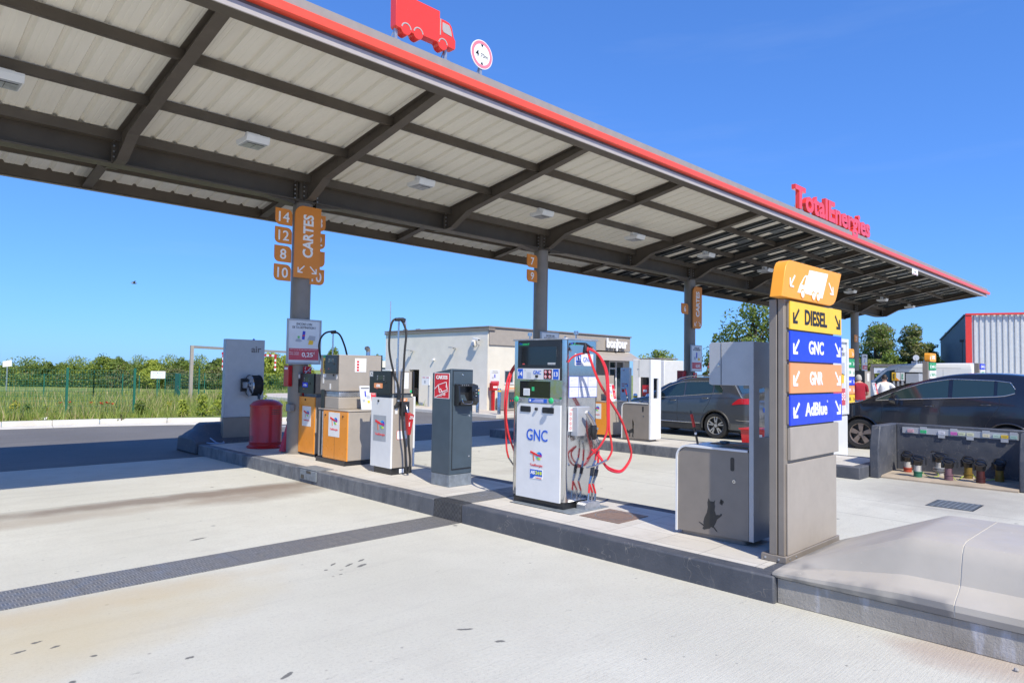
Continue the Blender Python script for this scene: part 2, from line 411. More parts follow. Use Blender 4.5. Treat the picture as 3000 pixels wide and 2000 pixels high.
m_winb = M('window_dark', (0.03, 0.05, 0.065), 0.08, var=0.3, coat=0.5)
m_pip = {'red': M('pipe_red', (0.40, 0.06, 0.025), 0.55, dirt=0.4, scale=14), 'green': M('pipe_green', (0.02, 0.14, 0.08), 0.5, dirt=0.4, scale=14), 'white': M('pipe_white', (0.48, 0.46, 0.42), 0.6, dirt=0.5, scale=14), 'purple': M('pipe_purple', (0.17, 0.09, 0.11), 0.6, dirt=0.5, scale=14), 'yellow': M('pipe_yellow', (0.20, 0.13, 0.02), 0.6, dirt=0.6, scale=14), 'dark': M('pipe_dark_red', (0.06, 0.012, 0.012), 0.5, dirt=0.5, scale=14)}
m_poster = M('poster_paper', (0.70, 0.71, 0.73), 0.3, var=0.02, coat=0.6)
m_l1 = leaf_mat('leaf_mid', (0.12, 0.19, 0.03), (0.22, 0.29, 0.055)); m_l2 = leaf_mat('leaf_dark', (0.05, 0.09, 0.02), (0.10, 0.155, 0.035)); m_l3 = leaf_mat('leaf_light', (0.28, 0.36, 0.05), (0.44, 0.48, 0.07)); m_l4 = leaf_mat('leaf_olive', (0.17, 0.18, 0.07), (0.28, 0.26, 0.12))
m_gr1 = leaf_mat('grass_green', (0.20, 0.28, 0.05), (0.34, 0.38, 0.09)); m_gr2 = leaf_mat('grass_straw', (0.40, 0.34, 0.16), (0.52, 0.42, 0.22)); m_yl = leaf_mat('leaf_yellow', (0.42, 0.42, 0.05), (0.55, 0.46, 0.06))
m_pop = M('poppy', (0.75, 0.05, 0.02), 0.6)

# ------------------------------------------------------------------ mesh builder
_tc = {}
def text_geo(s, bold):
    k = (s, bold)
    if k in _tc:
        return _tc[k]
    cu = bpy.data.curves.new('tmp_text', 'FONT')
    cu.body = s; cu.size = 1.0; cu.offset = bold; cu.extrude = 0.5; cu.resolution_u = 3
    o = bpy.data.objects.new('tmp_text', cu)
    me = bpy.data.meshes.new_from_object(o)
    vs = [v.co.copy() for v in me.vertices]
    fs = [tuple(p.vertices) for p in me.polygons]
    x0 = min(v.x for v in vs); x1 = max(v.x for v in vs)
    bpy.data.objects.remove(o); bpy.data.curves.remove(cu); bpy.data.meshes.remove(me)
    _tc[k] = (vs, fs, x0, x1)
    return _tc[k]
CAP = 0.70
FACES = {'-X': (Vector((0, -1, 0)), Vector((-1, 0, 0))), '-Y': (Vector((1, 0, 0)), Vector((0, -1, 0))), '+X': (Vector((0, 1, 0)), Vector((1, 0, 0))), '+Y': (Vector((-1, 0, 0)), Vector((0, 1, 0)))}
class MB:
    def __init__(s):
        s.v = []; s.f = []; s.fm = []; s.mats = []; s.cur = 0
    def m(s, mat):
        if mat not in s.mats:
            s.mats.append(mat)
        s.cur = s.mats.index(mat); return s
    def add(s, vs, fs):
        n = len(s.v)
        s.v += [Vector(p) for p in vs]
        for f in fs:
            s.f.append(tuple(i + n for i in f)); s.fm.append(s.cur)
        return s
    def box(s, x0, x1, y0, y1, z0, z1):
        vs = [(x, y, z) for z in (z0, z1) for y in (y0, y1) for x in (x0, x1)]
        return s.add(vs, [(0, 2, 3, 1), (4, 5, 7, 6), (0, 1, 5, 4), (2, 6, 7, 3), (0, 4, 6, 2), (1, 3, 7, 5)])
    def hexa(s, p):   # 8 corners, bottom 4 then top 4
        return s.add(p, [(3, 2, 1, 0), (4, 5, 6, 7), (0, 1, 5, 4), (1, 2, 6, 5), (2, 3, 7, 6), (3, 0, 4, 7)])
    def prism(s, pts, ax, a, b):
        def mk(u, w, c):
            return (c, u, w) if ax == 'x' else ((u, c, w) if ax == 'y' else (u, w, c))
        n = len(pts)
        vs = [mk(u, w, a) for u, w in pts] + [mk(u, w, b) for u, w in pts]
        fs = [tuple(range(n)), tuple(range(2 * n - 1, n - 1, -1))] + [(i, i + n, (i + 1) % n + n, (i + 1) % n) for i in range(n)]
        return s.add(vs, fs)
    def flat(s, face, const, pts, t=0.004):   # polygon on a wall, pts (a, z) in world coords of that face
        r, nrm = FACES[face]
        ax = 'x' if face in ('-X', '+X') else 'y'
        sg = -1 if face[0] == '-' else 1
        return s.prism(pts, ax, const, const + sg * t)
    def panel(s, face, const, a0, a1, z0, z1, t=0.004):
        return s.flat(face, const, [(a0, z0), (a1, z0), (a1, z1), (a0, z1)], t)
    def rpanel(s, face, const, a0, a1, z0, z1, r=0.02, t=0.004, corners=(1, 1, 1, 1)):
        pts = rrect(min(a0, a1), max(a0, a1), z0, z1, r, corners)
        return s.flat(face, const, pts, t)
    def text(s, str_, face, const, a, z, h, w=None, t=0.002, bold=0.0, align='c', rot=0.0, squeeze=1.0):
        vs, fs, x0, x1 = text_geo(str_, bold)
        r, nrm = FACES[face]
        u = Vector((0, 0, 1))
        rr = r * math.cos(rot) + u * math.sin(rot); uu = u * math.cos(rot) - r * math.sin(rot)
        sc = h / CAP
        sx = sc * squeeze if w is None else w / (x1 - x0)
        off = {'c': -(x0 + x1) / 2, 'l': -x0, 'r': -x1}[align]
        o = Vector((const, a, z)) if face[1] == 'X' else Vector((a, const, z))
        return s.add([o + rr * ((v.x + off) * sx) + uu * ((v.y - CAP / 2) * sc) + nrm * ((v.z + 0.5) * t) for v in vs], fs)
    def line(s, face, const, pts, w, t=0.003):
        for (a0, z0), (a1, z1) in zip(pts, pts[1:]):
            d = math.hypot(a1 - a0, z1 - z0) or 1e-6
            nx, nz = -(z1 - z0) / d * w / 2, (a1 - a0) / d * w / 2
            s.flat(face, const, [(a0 - nx, z0 - nz), (a1 - nx, z1 - nz), (a1 + nx, z1 + nz), (a0 + nx, z0 + nz)], t)
        return s
    def tube(s, pts, r, n=8, cap=True):
        pts = [Vector(p) for p in pts]
        rs = r if isinstance(r, (list, tuple)) else [r] * len(pts)
        rings = []; prev = None
        for i, p in enumerate(pts):
            d = (pts[min(i + 1, len(pts) - 1)] - pts[max(i - 1, 0)])
            if d.length < 1e-9:
                d = Vector((0, 0, 1))
            d.normalize()
            if prev is None:
                a = Vector((0, 0, 1)) if abs(d.z) < 0.9 else Vector((1, 0, 0))
                u = d.cross(a).normalized()
            else:
                u = (prev - d * prev.dot(d)).normalized()
            prev = u; w = d.cross(u)
            rings.append([p + (u * math.cos(2 * PI * k / n) + w * math.sin(2 * PI * k / n)) * rs[i] for k in range(n)])
        return s.loft(rings, cap)
    def loft(s, rings, cap=True, closed=True):
        n = len(rings[0]); vs = [q for rg in rings for q in rg]; fs = []
        for i in range(len(rings) - 1):
            for k in range(n if closed else n - 1):
                a = i * n + k; b = i * n + (k + 1) % n
                fs.append((a, b, b + n, a + n))
        if cap:
            fs.append(tuple(range(n - 1, -1, -1))); fs.append(tuple(range((len(rings) - 1) * n, len(rings) * n)))
        return s.add(vs, fs)
    def cyl(s, a, b, r0, r1=None, n=20):
        return s.tube([a, b], [r0, r0 if r1 is None else r1], n)
    def lathe(s, cx, cy, prof, n=28):
        return s.loft([[Vector((cx + r * math.cos(2 * PI * k / n), cy + r * math.sin(2 * PI * k / n), z)) for k in range(n)] for r, z in prof])
    def disc(s, face, const, a, z, r, t=0.004, n=28, r2=None):
        return s.flat(face, const, [(a + r * math.cos(2 * PI * k / n), z + (r2 or r) * math.sin(2 * PI * k / n)) for k in range(n)], t)
    def ring(s, face, const, a, z, ro, ri, t=0.004, n=32, a0=0, a1=360):
        for k in range(n):
            t0 = R(a0 + (a1 - a0) * k / n); t1 = R(a0 + (a1 - a0) * (k + 1) / n)
            sg = -1 if face == '-X' else 1
            s.flat(face, const, [(a + sg * ri * math.cos(t0), z + ri * math.sin(t0)), (a + sg * ro * math.cos(t0), z + ro * math.sin(t0)), (a + sg * ro * math.cos(t1), z + ro * math.sin(t1)), (a + sg * ri * math.cos(t1), z + ri * math.sin(t1))], t)
        return s
    def build(s, name, parent=None, origin=None, bevel=0.0, smooth=True, ang=35, seg=2):
        if origin is None:
            origin = Vector((0, 0, 0))
            if parent is not None:
                origin = ORG[parent.name]
        origin = Vector(origin)
        me = bpy.data.meshes.new(name)
        me.from_pydata([v - origin for v in s.v], [], s.f)
        for mt in (s.mats or [m_white]):
            me.materials.append(mt)
        me.polygons.foreach_set('material_index', s.fm)
        bm = bmesh.new(); bm.from_mesh(me); bmesh.ops.recalc_face_normals(bm, faces=bm.faces); bm.to_mesh(me); bm.free()
        if smooth:
            me.shade_smooth(); me.set_sharp_from_angle(angle=R(ang))
        me.update()
        o = bpy.data.objects.new(name, me)
        COL.objects.link(o)
        if parent is not None:
            o.parent = parent
            ORG[o.name] = origin
        else:
            o.location = origin; ORG[o.name] = origin
        if bevel:
            b = o.modifiers.new('bevel', 'BEVEL'); b.width = bevel; b.segments = seg; b.limit_method = 'ANGLE'; b.angle_limit = R(40); b.harden_normals = False
        return o
ORG = {}
def rrect(a0, a1, z0, z1, r, corners=(1, 1, 1, 1), n=6):   # corners: bl, br, tr, tl
    pts = []
    for (cx, cz, s0), c in zip(((a0 + r, z0 + r, 180), (a1 - r, z0 + r, 270), (a1 - r, z1 - r, 0), (a0 + r, z1 - r, 90)), corners):
        if c:
            pts += [(cx + r * math.cos(R(s0 + 90 * k / n)), cz + r * math.sin(R(s0 + 90 * k / n))) for k in range(n + 1)]
        else:
            sx = 1 if s0 in (270, 0) else -1; sz = 1 if s0 in (0, 90) else -1
            pts.append((cx + sx * r, cz + sz * r))
    return pts
def thing(name, label, cat, loc, group=None, rotz=0.0):
    o = bpy.data.objects.new(name, None); COL.objects.link(o)
    o.empty_display_size = 0.2
    o.location = loc; o.rotation_euler = (0, 0, rotz)
    o['label'] = label; o['category'] = cat
    if group:
        o['group'] = group
    ORG[o.name] = Vector(loc) if not rotz else Vector((0, 0, 0))
    return o
def tag(o, label, cat, group=None):
    o['label'] = label; o['category'] = cat
    if group:
        o['group'] = group
    return o
def struct(o):
    o['kind'] = 'structure'; return o
def dup(root, loc, label, group=None, rotz=None, scale=None):
    r = root.copy(); COL.objects.link(r); r.location = loc; r['label'] = label
    if group:
        r['group'] = group
    if rotz is not None:
        r.rotation_euler = (0, 0, rotz)
    if scale is not None:
        r.scale = scale
    for ch in list(root.children):
        c = ch.copy(); COL.objects.link(c); c.parent = r
        for g in list(ch.children):
            d = g.copy(); COL.objects.link(d); d.parent = c
    return r
def spline(pts, n=8):
    pts = [Vector(p) for p in pts]; out = []
    P_ = [pts[0] * 2 - pts[1]] + pts + [pts[-1] * 2 - pts[-2]]
    for i in range(1, len(P_) - 2):
        p0, p1, p2, p3 = P_[i - 1], P_[i], P_[i + 1], P_[i + 2]
        for k in range(n):
            t = k / n
            out.append(0.5 * ((2 * p1) + (p2 - p0) * t + (2 * p0 - 5 * p1 + 4 * p2 - p3) * t * t + (3 * p1 - p0 - 3 * p2 + p3) * t ** 3))
    out.append(pts[-1])
    return out
lc = [M('logo_%d' % i, c, 0.4, var=0.0) for i, c in enumerate([(0.75, 0.03, 0.03), (0.45, 0.02, 0.20), (0.05, 0.06, 0.50), (0.02, 0.22, 0.72), (0.03, 0.45, 0.62), (0.15, 0.55, 0.15), (0.60, 0.66, 0.05), (0.65, 0.18, 0.08)])]
def logo(mb, face, const, a, z, w, word=True):
    sg = -1 if face == '-X' else 1
    def pt(u, v):
        return (a + sg * (u - 0.5) * w, z + (v - 0.35) * w)
    cx, cy, r = 0.72, 0.40, 0.235
    segs = [(330, 362, lc[1]), (2, 55, lc[2]), (55, 110, lc[3]), (110, 165, lc[4]), (165, 215, lc[4]), (215, 262, lc[5]), (262, 305, lc[6])]
    for a0, a1, mt in segs[1:]:
        mb.m(mt)
        A, Z = pt(cx, cy)
        mb.ring(face, const, A, Z, r * w, (r - 0.12) * w, 0.003, 5, a0, a1)
    mb.m(lc[1]).line(face, const, [pt(0.55, 0.44), pt(0.93, 0.40)], 0.115 * w, 0.0034)
    mb.m(lc[7]).line(face, const, [pt(0.24, 0.50), pt(0.32, 0.08)], 0.075 * w, 0.003)
    mb.m(lc[0]).line(face, const, [pt(0.02, 0.60), pt(0.30, 0.52), pt(0.62, 0.43)], 0.125 * w, 0.0038)
    if word:
        mb.m(m_ptxt).text('TotalEnergies', face, const, a, z - 0.50 * w, 0.13 * w, w * 1.0, 0.003, bold=0.006)
# ------------------------------------------------------------------ setting
def gz(x, y):
    d = 0.25 * x + 0.97 * y
    return 0.15 - 0.025 * max(0.0, min(d, 92) - 22)
b = MB().m(m_mead)
xs = [-400, -150, -60, -30, -15, -5, 0, 5, 10, 15, 20, 30, 45, 70, 120, 250, 600]
ys = [22.6, 24, 28, 33, 40, 48, 56, 65, 75, 85, 95, 110, 150, 300, 900]
b.add([(x, y, gz(x, y) - 0.02) for y in ys for x in xs], [(j * len(xs) + i, j * len(xs) + i + 1, (j + 1) * len(xs) + i + 1, (j + 1) * len(xs) + i) for j in range(len(ys) - 1) for i in range(len(xs) - 1)])
struct(b.build('meadow_ground'))
b = MB().m(m_asph); b.add([(-500, -300, -0.004), (900, -300, -0.004), (900, 22.62, -0.004), (-500, 22.62, -0.004)], [(0, 1, 2, 3)]); struct(b.build('asphalt_road'))
b = MB().m(m_conc); b.add([(-25, -25, 0), (17.8, -25, 0), (17.8, 13.2, 0), (-25, 13.2, 0)], [(0, 1, 2, 3)]); struct(b.build('concrete_forecourt'))
b = MB().m(m_conc); b.add([(17.8, -25, 0.001), (60, -25, 0.001), (60, 12.0, 0.001), (17.8, 12.0, 0.001)], [(0, 1, 2, 3)]); struct(b.build('far_forecourt'))
b = MB().m(m_kerbw)
b.box(-25, 3.5, 13.2, 13.24, -0.003, 0.003)
b.box(3.5, 5.0, 13.2, 13.24, -0.003, 0.003)
struct(b.build('slab_edge_joint'))
# pale kerb bordering the meadow
b = MB()
kp = [(-40, 22.9), (-12, 22.75), (-2, 22.5), (3.2, 22.2), (5.4, 21.9), (7.0, 21.35), (8.3, 20.75), (9.6, 19.95), (11.2, 19.4)]
kc = [Vector((x, y, 0)) for x, y in kp]
for i in range(len(kc) - 1):
    a, c = kc[i], kc[i + 1]; n = max(1, int((c - a).length / 1.0))
    for k in range(n):
        p, q = a.lerp(c, k / n), a.lerp(c, (k + 1) / n - 0.008 / max(.01, (c - a).length))
        d = (q - p).normalized(); w = Vector((-d.y, d.x, 0))
        b.m(m_kerbw)
        b.hexa([p + w * 0.0 + Vector((0, 0, -0.05)), q + Vector((0, 0, -0.05)), q + w * 0.18 + Vector((0, 0, -0.05)), p + w * 0.18 + Vector((0, 0, -0.05)), p + w * 0.03 + Vector((0, 0, 0.155)), q + w * 0.03 + Vector((0, 0, 0.155)), q + w * 0.18 + Vector((0, 0, 0.16)), p + w * 0.18 + Vector((0, 0, 0.16))])
        b.hexa([p - w * 0.45 + Vector((0, 0, -0.05)), q - w * 0.45 + Vector((0, 0, -0.05)), q - w * 0.005 + Vector((0, 0, -0.05)), p - w * 0.005 + Vector((0, 0, -0.05)), p - w * 0.45 + Vector((0, 0, 0.01)), q - w * 0.45 + Vector((0, 0, 0.01)), q - w * 0.005 + Vector((0, 0, 0.035)), p - w * 0.005 + Vector((0, 0, 0.035))])
struct(b.build('verge_kerb', bevel=0.012))
b = MB().m(m_mead)
va = [(p.x, p.y + 0.15, 0.13) for p in kc] + [(11.6, 21.2, 0.13), (11.2, 23.2, 0.13), (-40, 23.4, 0.13)]
b.add(va, [tuple(range(len(va)))]); struct(b.build('grass_verge_ground'))
b = MB().m(m_pave); b.box(17.0, 34, 17.9, 40, -0.1, 0.10); struct(b.build('shop_pavement', bevel=0.01))
b = MB().m(m_kerbw); b.box(16.84, 16.995, 17.75, 40, -0.1, 0.115); b.box(17.0, 34, 17.75, 17.895, -0.1, 0.115); struct(b.build('pavement_kerb', bevel=0.012))
b = MB().m(m_ltxt)
b.box(10.4, 16.4, 16.95, 17.07, 0.0, 0.001); b.box(9.2, 10.6, 18.6, 18.72, 0.0, 0.001)
struct(b.build('road_marking'))

# islands: black painted kerb with paving inside
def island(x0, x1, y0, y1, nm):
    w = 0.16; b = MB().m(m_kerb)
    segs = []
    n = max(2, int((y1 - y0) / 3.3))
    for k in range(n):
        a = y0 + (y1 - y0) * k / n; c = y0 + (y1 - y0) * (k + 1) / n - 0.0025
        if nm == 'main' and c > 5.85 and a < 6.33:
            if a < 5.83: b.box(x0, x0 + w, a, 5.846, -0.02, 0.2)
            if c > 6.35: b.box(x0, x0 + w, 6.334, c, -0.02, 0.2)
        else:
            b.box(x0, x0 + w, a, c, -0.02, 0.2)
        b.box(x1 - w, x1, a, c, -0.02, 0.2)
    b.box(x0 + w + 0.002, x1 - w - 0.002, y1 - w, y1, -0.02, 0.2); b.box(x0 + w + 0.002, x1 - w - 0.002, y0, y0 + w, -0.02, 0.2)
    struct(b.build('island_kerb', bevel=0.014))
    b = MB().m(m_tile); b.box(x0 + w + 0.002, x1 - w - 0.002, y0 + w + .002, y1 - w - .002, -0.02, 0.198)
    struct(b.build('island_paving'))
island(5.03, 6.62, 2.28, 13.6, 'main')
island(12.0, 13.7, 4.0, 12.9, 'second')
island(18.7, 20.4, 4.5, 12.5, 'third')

# drainage strip of chequer plate and its riser over the kerb
b = MB().m(m_check)
x = -25.0
while x < 5.0:
    b.box(x, min(x + 1.197, 5.02), 5.85, 6.33, 0.0, 0.0045); x += 1.2
tag(b.build('drain_cover'), 'long strip of grey chequer plate set across the concrete to the kerb', 'drain cover')
b = MB().m(m_checkd); b.box(5.025, 5.19, 5.85, 6.33, 0.0, 0.203); tag(b.build('kerb_cover_plate', bevel=0.006), 'dark chequer plate bent over the kerb where the drain strip meets it', 'cover plate')
b = MB().m(m_check); b.box(5.195, 6.45, 5.86, 6.32, 0.2, 0.2045); b.box(5.56, 6.2, 4.72, 5.62, 0.198, 0.2035); tag(b.build('duct_cover_plate'), 'blue grey chequer plate across the island paving between card terminal and gas pump', 'cover plate')
b = MB().m(m_cover); b.box(5.60, 6.12, 4.12, 4.62, 0.19, 0.2045); b.m(m_slatel)
for k in range(28):
    a0 = 2 * PI * k / 28; a1 = 2 * PI * (k + 1) / 28
    for ro, ri in ((0.2, 0.192),):
        b.add([(5.86 + ri * math.cos(a0), 4.37 + ri * math.sin(a0), 0.2062), (5.86 + ro * math.cos(a0), 4.37 + ro * math.sin(a0), 0.2062), (5.86 + ro * math.cos(a1), 4.37 + ro * math.sin(a1), 0.2062), (5.86 + ri * math.cos(a1), 4.37 + ri * math.sin(a1), 0.2062)], [(0, 1, 2, 3)])
tag(b.build('manhole_cover'), 'rusty square manhole cover in the paving beside the gas pump', 'manhole cover')
b = MB().m(m_slatel); b.box(5.012, 5.03, 9.05, 9.52, 0.05, 0.19); b.box(5.03, 5.32, 9.08, 9.62, 0.2, 0.206); b.m(m_black); b.box(5.008, 5.013, 9.40, 9.49, 0.06, 0.12); b.box(5.008, 5.013, 9.2, 9.33, 0.15, 0.19)
tag(b.build('kerb_box', bevel=0.003), 'small grey metal hatch set in the kerb below the orange pump', 'hatch')
# gully drain on the far lane
b = MB().m(m_black); b.box(10.36, 10.98, 2.1, 2.64, 0.0, 0.0025); b.m(m_slatel)
for i in range(11):
    xx = 10.38 + i * 0.055; b.box(xx, xx + 0.014, 2.12, 2.62, 0.0026, 0.010)
for j in range(8):
    yy = 2.14 + j * 0.06; b.box(10.37, 10.97, yy, yy + 0.012, 0.0026, 0.009)
tag(b.build('gully_grate'), 'black square drain grate in the lane before the fill pipes', 'drain grate')

# sloped concrete barrier at right front
def barr_profile(s):
    full = [(5.06, 0.192), (5.045, 0.235), (5.05, 0.275), (5.09, 0.305), (5.16, 0.335), (5.205, 0.365), (5.225, 0.42), (5.25, 0.50), (5.275, 0.56), (5.315, 0.60), (5.40, 0.617), (5.6, 0.615), (6.0, 0.61), (6.35, 0.605), (6.5, 0.57), (6.6, 0.42), (6.66, 0.25), (6.68, 0.0)]
    low = [(x, z_) for (x, _), z_ in zip(full, (0.192, 0.21, 0.225, 0.232, 0.236, 0.238, 0.24, 0.241, 0.242, 0.243, 0.244, 0.246, 0.248, 0.248, 0.24, 0.22, 0.2, 0.0))]
    s = max(0.0, min(1.0, s))
    return [(a[0] * (1 - s) + c[0] * s, a[1] * (1 - s) + c[1] * s) for a, c in zip(low, full)]
def barrier(y0, y1, lab, sloped):
    b = MB().m(m_barr); rings = []
    n = 24 if sloped else 30
    for k in range(n + 1):
        y = y0 + (y1 - y0) * k / n
        s = ((2.30 - y) / 0.85) if sloped else 1.0
        s = min(1, max(0, s)); s = s
        rings.append([Vector((px, y, pz)) for px, pz in barr_profile(s)] + [Vector((5.12, y, 0.0)), Vector((5.12, y, 0.19))])
    b.loft(rings)
    return tag(b.build('concrete_barrier', ang=24, bevel=0.0), lab, 'barrier')
barrier(2.30, 1.135, 'beige painted concrete ramp end sloping up from the foot of the fuel totem', True)
barrier(1.126, -3.5, 'full height beige concrete barrier block at the right edge of the picture', False)
b = MB().m(m_kerbw)
b.loft([[Vector((px + 0.004, y_, pz - 0.004 if pz > 0.2 else pz)) for px, pz in barr_profile(1.0)[:-1]] for y_ in (1.1262, 1.1348)], cap=False, closed=False); tag(b.build('joint_filler'), 'pale mortar joint between the two beige concrete barrier blocks', 'joint')
b = MB().m(m_stain); b.box(5.078, 5.22, -3.5, 2.276, 0.0, 0.186); struct(b.build('barrier_base_kerb', bevel=0.006))
b = MB().m(m_stain); b.lathe(4.955, 0.80, [(0.0, 0.0), (0.012, 0.002), (0.015, 0.01), (0.01, 0.02), (0, 0.022)], 7); tag(b.build('stone'), 'small grey stone on the concrete beside the barrier kerb', 'stone')

# far left end block of the island and the fill point housing share the dark paint
t = thing('end_block', 'dark painted concrete block closing the far end of the near island', 'barrier', (5.5, 14.1, 0))
b = MB().m(m_kerb)
pe = [(4.99, 0), (4.99, 0.30), (5.06, 0.36), (5.2, 0.44), (5.27, 0.53), (5.33, 0.56), (6.35, 0.56), (6.5, 0.40), (6.66, 0.30), (6.66, 0)]
b.loft([[Vector((x_, y_, min(z_, zz))) for x_, z_ in pe] for y_, zz in ((13.61, 0.23), (13.8, 0.30), (14.02, 0.56), (14.40, 0.56), (14.55, 0.30), (14.62, 0.0))])
b.build('block', t, bevel=0.03)
b = MB().m(M('pale_blue_hose', (0.25, 0.34, 0.5), 0.5)); b.tube(spline([(5.28, 13.66, 0.30), (5.34, 13.5, 0.225), (5.45, 13.45, 0.21), (5.55, 13.7, 0.23), (5.62, 13.95, 0.33), (5.7, 14.0, 0.4)], 6), 0.012)
b.tube(spline([(5.2, 13.62, 0.215), (5.32, 13.42, 0.212), (5.5, 13.52, 0.212)], 6), 0.012)
tag(b.build('air_hose'), 'thin pale blue hose lying on the island beside the air panel', 'hose')

# ------------------------------------------------------------------ canopy
RX = [-6.3, -3.2, -0.2, 2.85, 5.85, 9.06, 12.1, 15.64, 18.94, 22.6, 26.1, 29.7, 33.3, 36.75]
COLX = [-6.3, -0.2, 5.85, 12.1, 18.94, 26.1, 33.3]
YB = 11.27
def roofz(y):
    return 5.075 + 0.16 * (11.06 - y)
can = thing('fuel_canopy', 'long brown steel canopy on round columns with a red striped edge over the pumps', 'canopy', (5.85, 11.27, 0.2))
X0, X1 = -8.0, 36.9
SOL = 16.55
b = MB().m(m_roof)
prof = []
x = X0
while x < SOL:
    prof += [(x, 0), (x + 0.055, 0), (x + 0.078, 0.038), (x + 0.112, 0.038), (x + 0.135, 0), (x + 0.19, 0), (x + 0.195, 0.003), (x + 0.205, 0.003), (x + 0.21, 0), (x + 0.25, 0), (x + 0.255, 0.003), (x + 0.265, 0.003), (x + 0.27, 0)]
    x += 0.31
prof = [p for p in prof if p[0] <= SOL]
vs = []
for y in (7.1, 12.92):
    vs += [(px, y, roofz(y) + pz) for px, pz in prof]
n = len(prof)
b.add(vs, [(i, i + 1, i + 1 + n, i + n) for i in range(n - 1)])
o = b.build('roof_sheet', can, ang=20)
b = MB().m(m_roof); b.hexa([(SOL + 0.02, 7.1, roofz(7.1) + 0.004), (X1, 7.1, roofz(7.1) + 0.004), (X1, 12.92, roofz(12.92) + 0.004), (SOL + 0.02, 12.92, roofz(12.92) + 0.004), (SOL + 0.02, 7.1, roofz(7.1) + 0.04), (X1, 7.1, roofz(7.1) + 0.04), (X1, 12.92, roofz(12.92) + 0.04), (SOL + 0.02, 12.92, roofz(12.92) + 0.04)]); b.hexa([(X0, 7.5, roofz(7.5) + 0.045), (X1, 7.5, roofz(7.5) + 0.045), (X1, 12.92, roofz(12.92) + 0.045), (X0, 12.92, roofz(12.92) + 0.045), (X0, 7.5, roofz(7.5) + 0.08), (X1, 7.5, roofz(7.5) + 0.08), (X1, 12.92, roofz(12.92) + 0.08), (X0, 12.92, roofz(12.92) + 0.08)]); b.build('roof_deck', can)
# solar part: trays running across with gaps of bright sheet
b = MB(); r3 = random.Random(5)
x = SOL; k = 0
def strip(xa, xb, dz, th=0.025, ya=7.16, yb=12.9):
    b.hexa([(xa, ya, roofz(ya) - dz), (xb, ya, roofz(ya) - dz), (xb, yb, roofz(yb) - dz), (xa, yb, roofz(yb) - dz), (xa, ya, roofz(ya) - dz + th), (xb, ya, roofz(ya) - dz + th), (xb, yb, roofz(yb) - dz + th), (xa, yb, roofz(yb) - dz + th)])
while x < X1 - 0.2:
    b.m(m_tray); strip(x, x + 0.20, 0.03); strip(x + 0.06, x + 0.09, 0.055)
    b.m(m_traym); strip(x + 0.203, x + 0.32, 0.026); b.m(m_tray); strip(x + 0.323, x + 0.35, 0.045)
    if k > 0:
        for j in range(6):
            yy = 7.3 + j * 0.98 + (0.5 if k % 2 else 0) + r3.uniform(-0.08, 0.08)
            b.m(m_tray if r3.random() < 0.6 else m_traym); strip(x + 0.353, x + 0.757, 0.022, 0.02, yy, yy + 0.34)
    x += 0.76; k += 1
b.build('solar_tray_ceiling', can)
# central beam
b = MB().m(m_steelb)
b.box(X0, X1, YB - 0.13, YB + 0.13, 4.63, 4.655); b.box(X0, X1, YB - 0.012, YB + 0.012, 4.655, 4.965); b.box(X0, X1, YB - 0.13, YB + 0.13, 4.965, 4.985)
b.build('central_beam', can)
# rafters
fr = [(11.13, 4.64), (10.95, 4.66), (10.45, 4.925), (7.95, 5.41), (7.25, 5.55)]
bk = [(11.41, 4.64), (11.55, 4.66), (11.95, 4.79), (12.9, 4.62)]
for X in RX:
    b = MB().m(m_steelb)
    pts = [(y, z) for y, z in fr] + [(7.1, roofz(7.1) - 0.0 - 0.01), (11.13, roofz(11.13) - 0.04)]
    b.prism([(fr[0][0], fr[0][1])] + fr[1:] + [(7.1, 5.60), (7.1, roofz(7.1) - 0.012), (11.13, roofz(11.13) - 0.012)], 'x', X - 0.008, X + 0.008)
    for (ya, za), (yb, zb) in zip(fr, fr[1:]):
        b.hexa([(X - 0.075, ya, za - 0.014), (X + 0.075, ya, za - 0.014), (X + 0.075, yb, zb - 0.014), (X - 0.075, yb, zb - 0.014), (X - 0.075, ya, za), (X + 0.075, ya, za), (X + 0.075, yb, zb), (X - 0.075, yb, zb)])
    b.hexa([(X - 0.075, 7.1, roofz(7.1) - 0.015), (X + 0.075, 7.1, roofz(7.1) - 0.015), (X + 0.075, 11.1, roofz(11.1) - 0.015), (X - 0.075, 11.1, roofz(11.1) - 0.015), (X - 0.075, 7.1, roofz(7.1) - 0.004), (X + 0.075, 7.1, roofz(7.1) - 0.004), (X + 0.075, 11.1, roofz(11.1) - 0.004), (X - 0.075, 11.1, roofz(11.1) - 0.004)])
    b.box(X - 0.10, X + 0.10, 11.115, 11.13, 4.64, 5.04)
    b.build('rafter', can)
    b = MB().m(m_steelb)
    b.prism(bk + [(12.9, roofz(12.9) - 0.01), (11.41, roofz(11.41) - 0.01)], 'x', X - 0.008, X + 0.008)
    for (ya, za), (yb, zb) in zip(bk, bk[1:]):
        b.hexa([(X - 0.075, ya, za - 0.014), (X + 0.075, ya, za - 0.014), (X + 0.075, yb, zb - 0.014), (X - 0.075, yb, zb - 0.014), (X - 0.075, ya, za), (X + 0.075, ya, za), (X + 0.075, yb, zb), (X - 0.075, yb, zb)])
    b.build('rear_rafter', can)
    b = MB().m(m_galv)
    for zz in (4.72, 4.80, 4.88, 4.96):
        for sx in (-0.07, 0.07):
            b.box(X + sx - 0.011, X + sx + 0.011, 11.10, 11.116, zz - 0.011, zz + 0.011)
    b.build('bolts', can)
RXs = [X0] + RX + [X1]
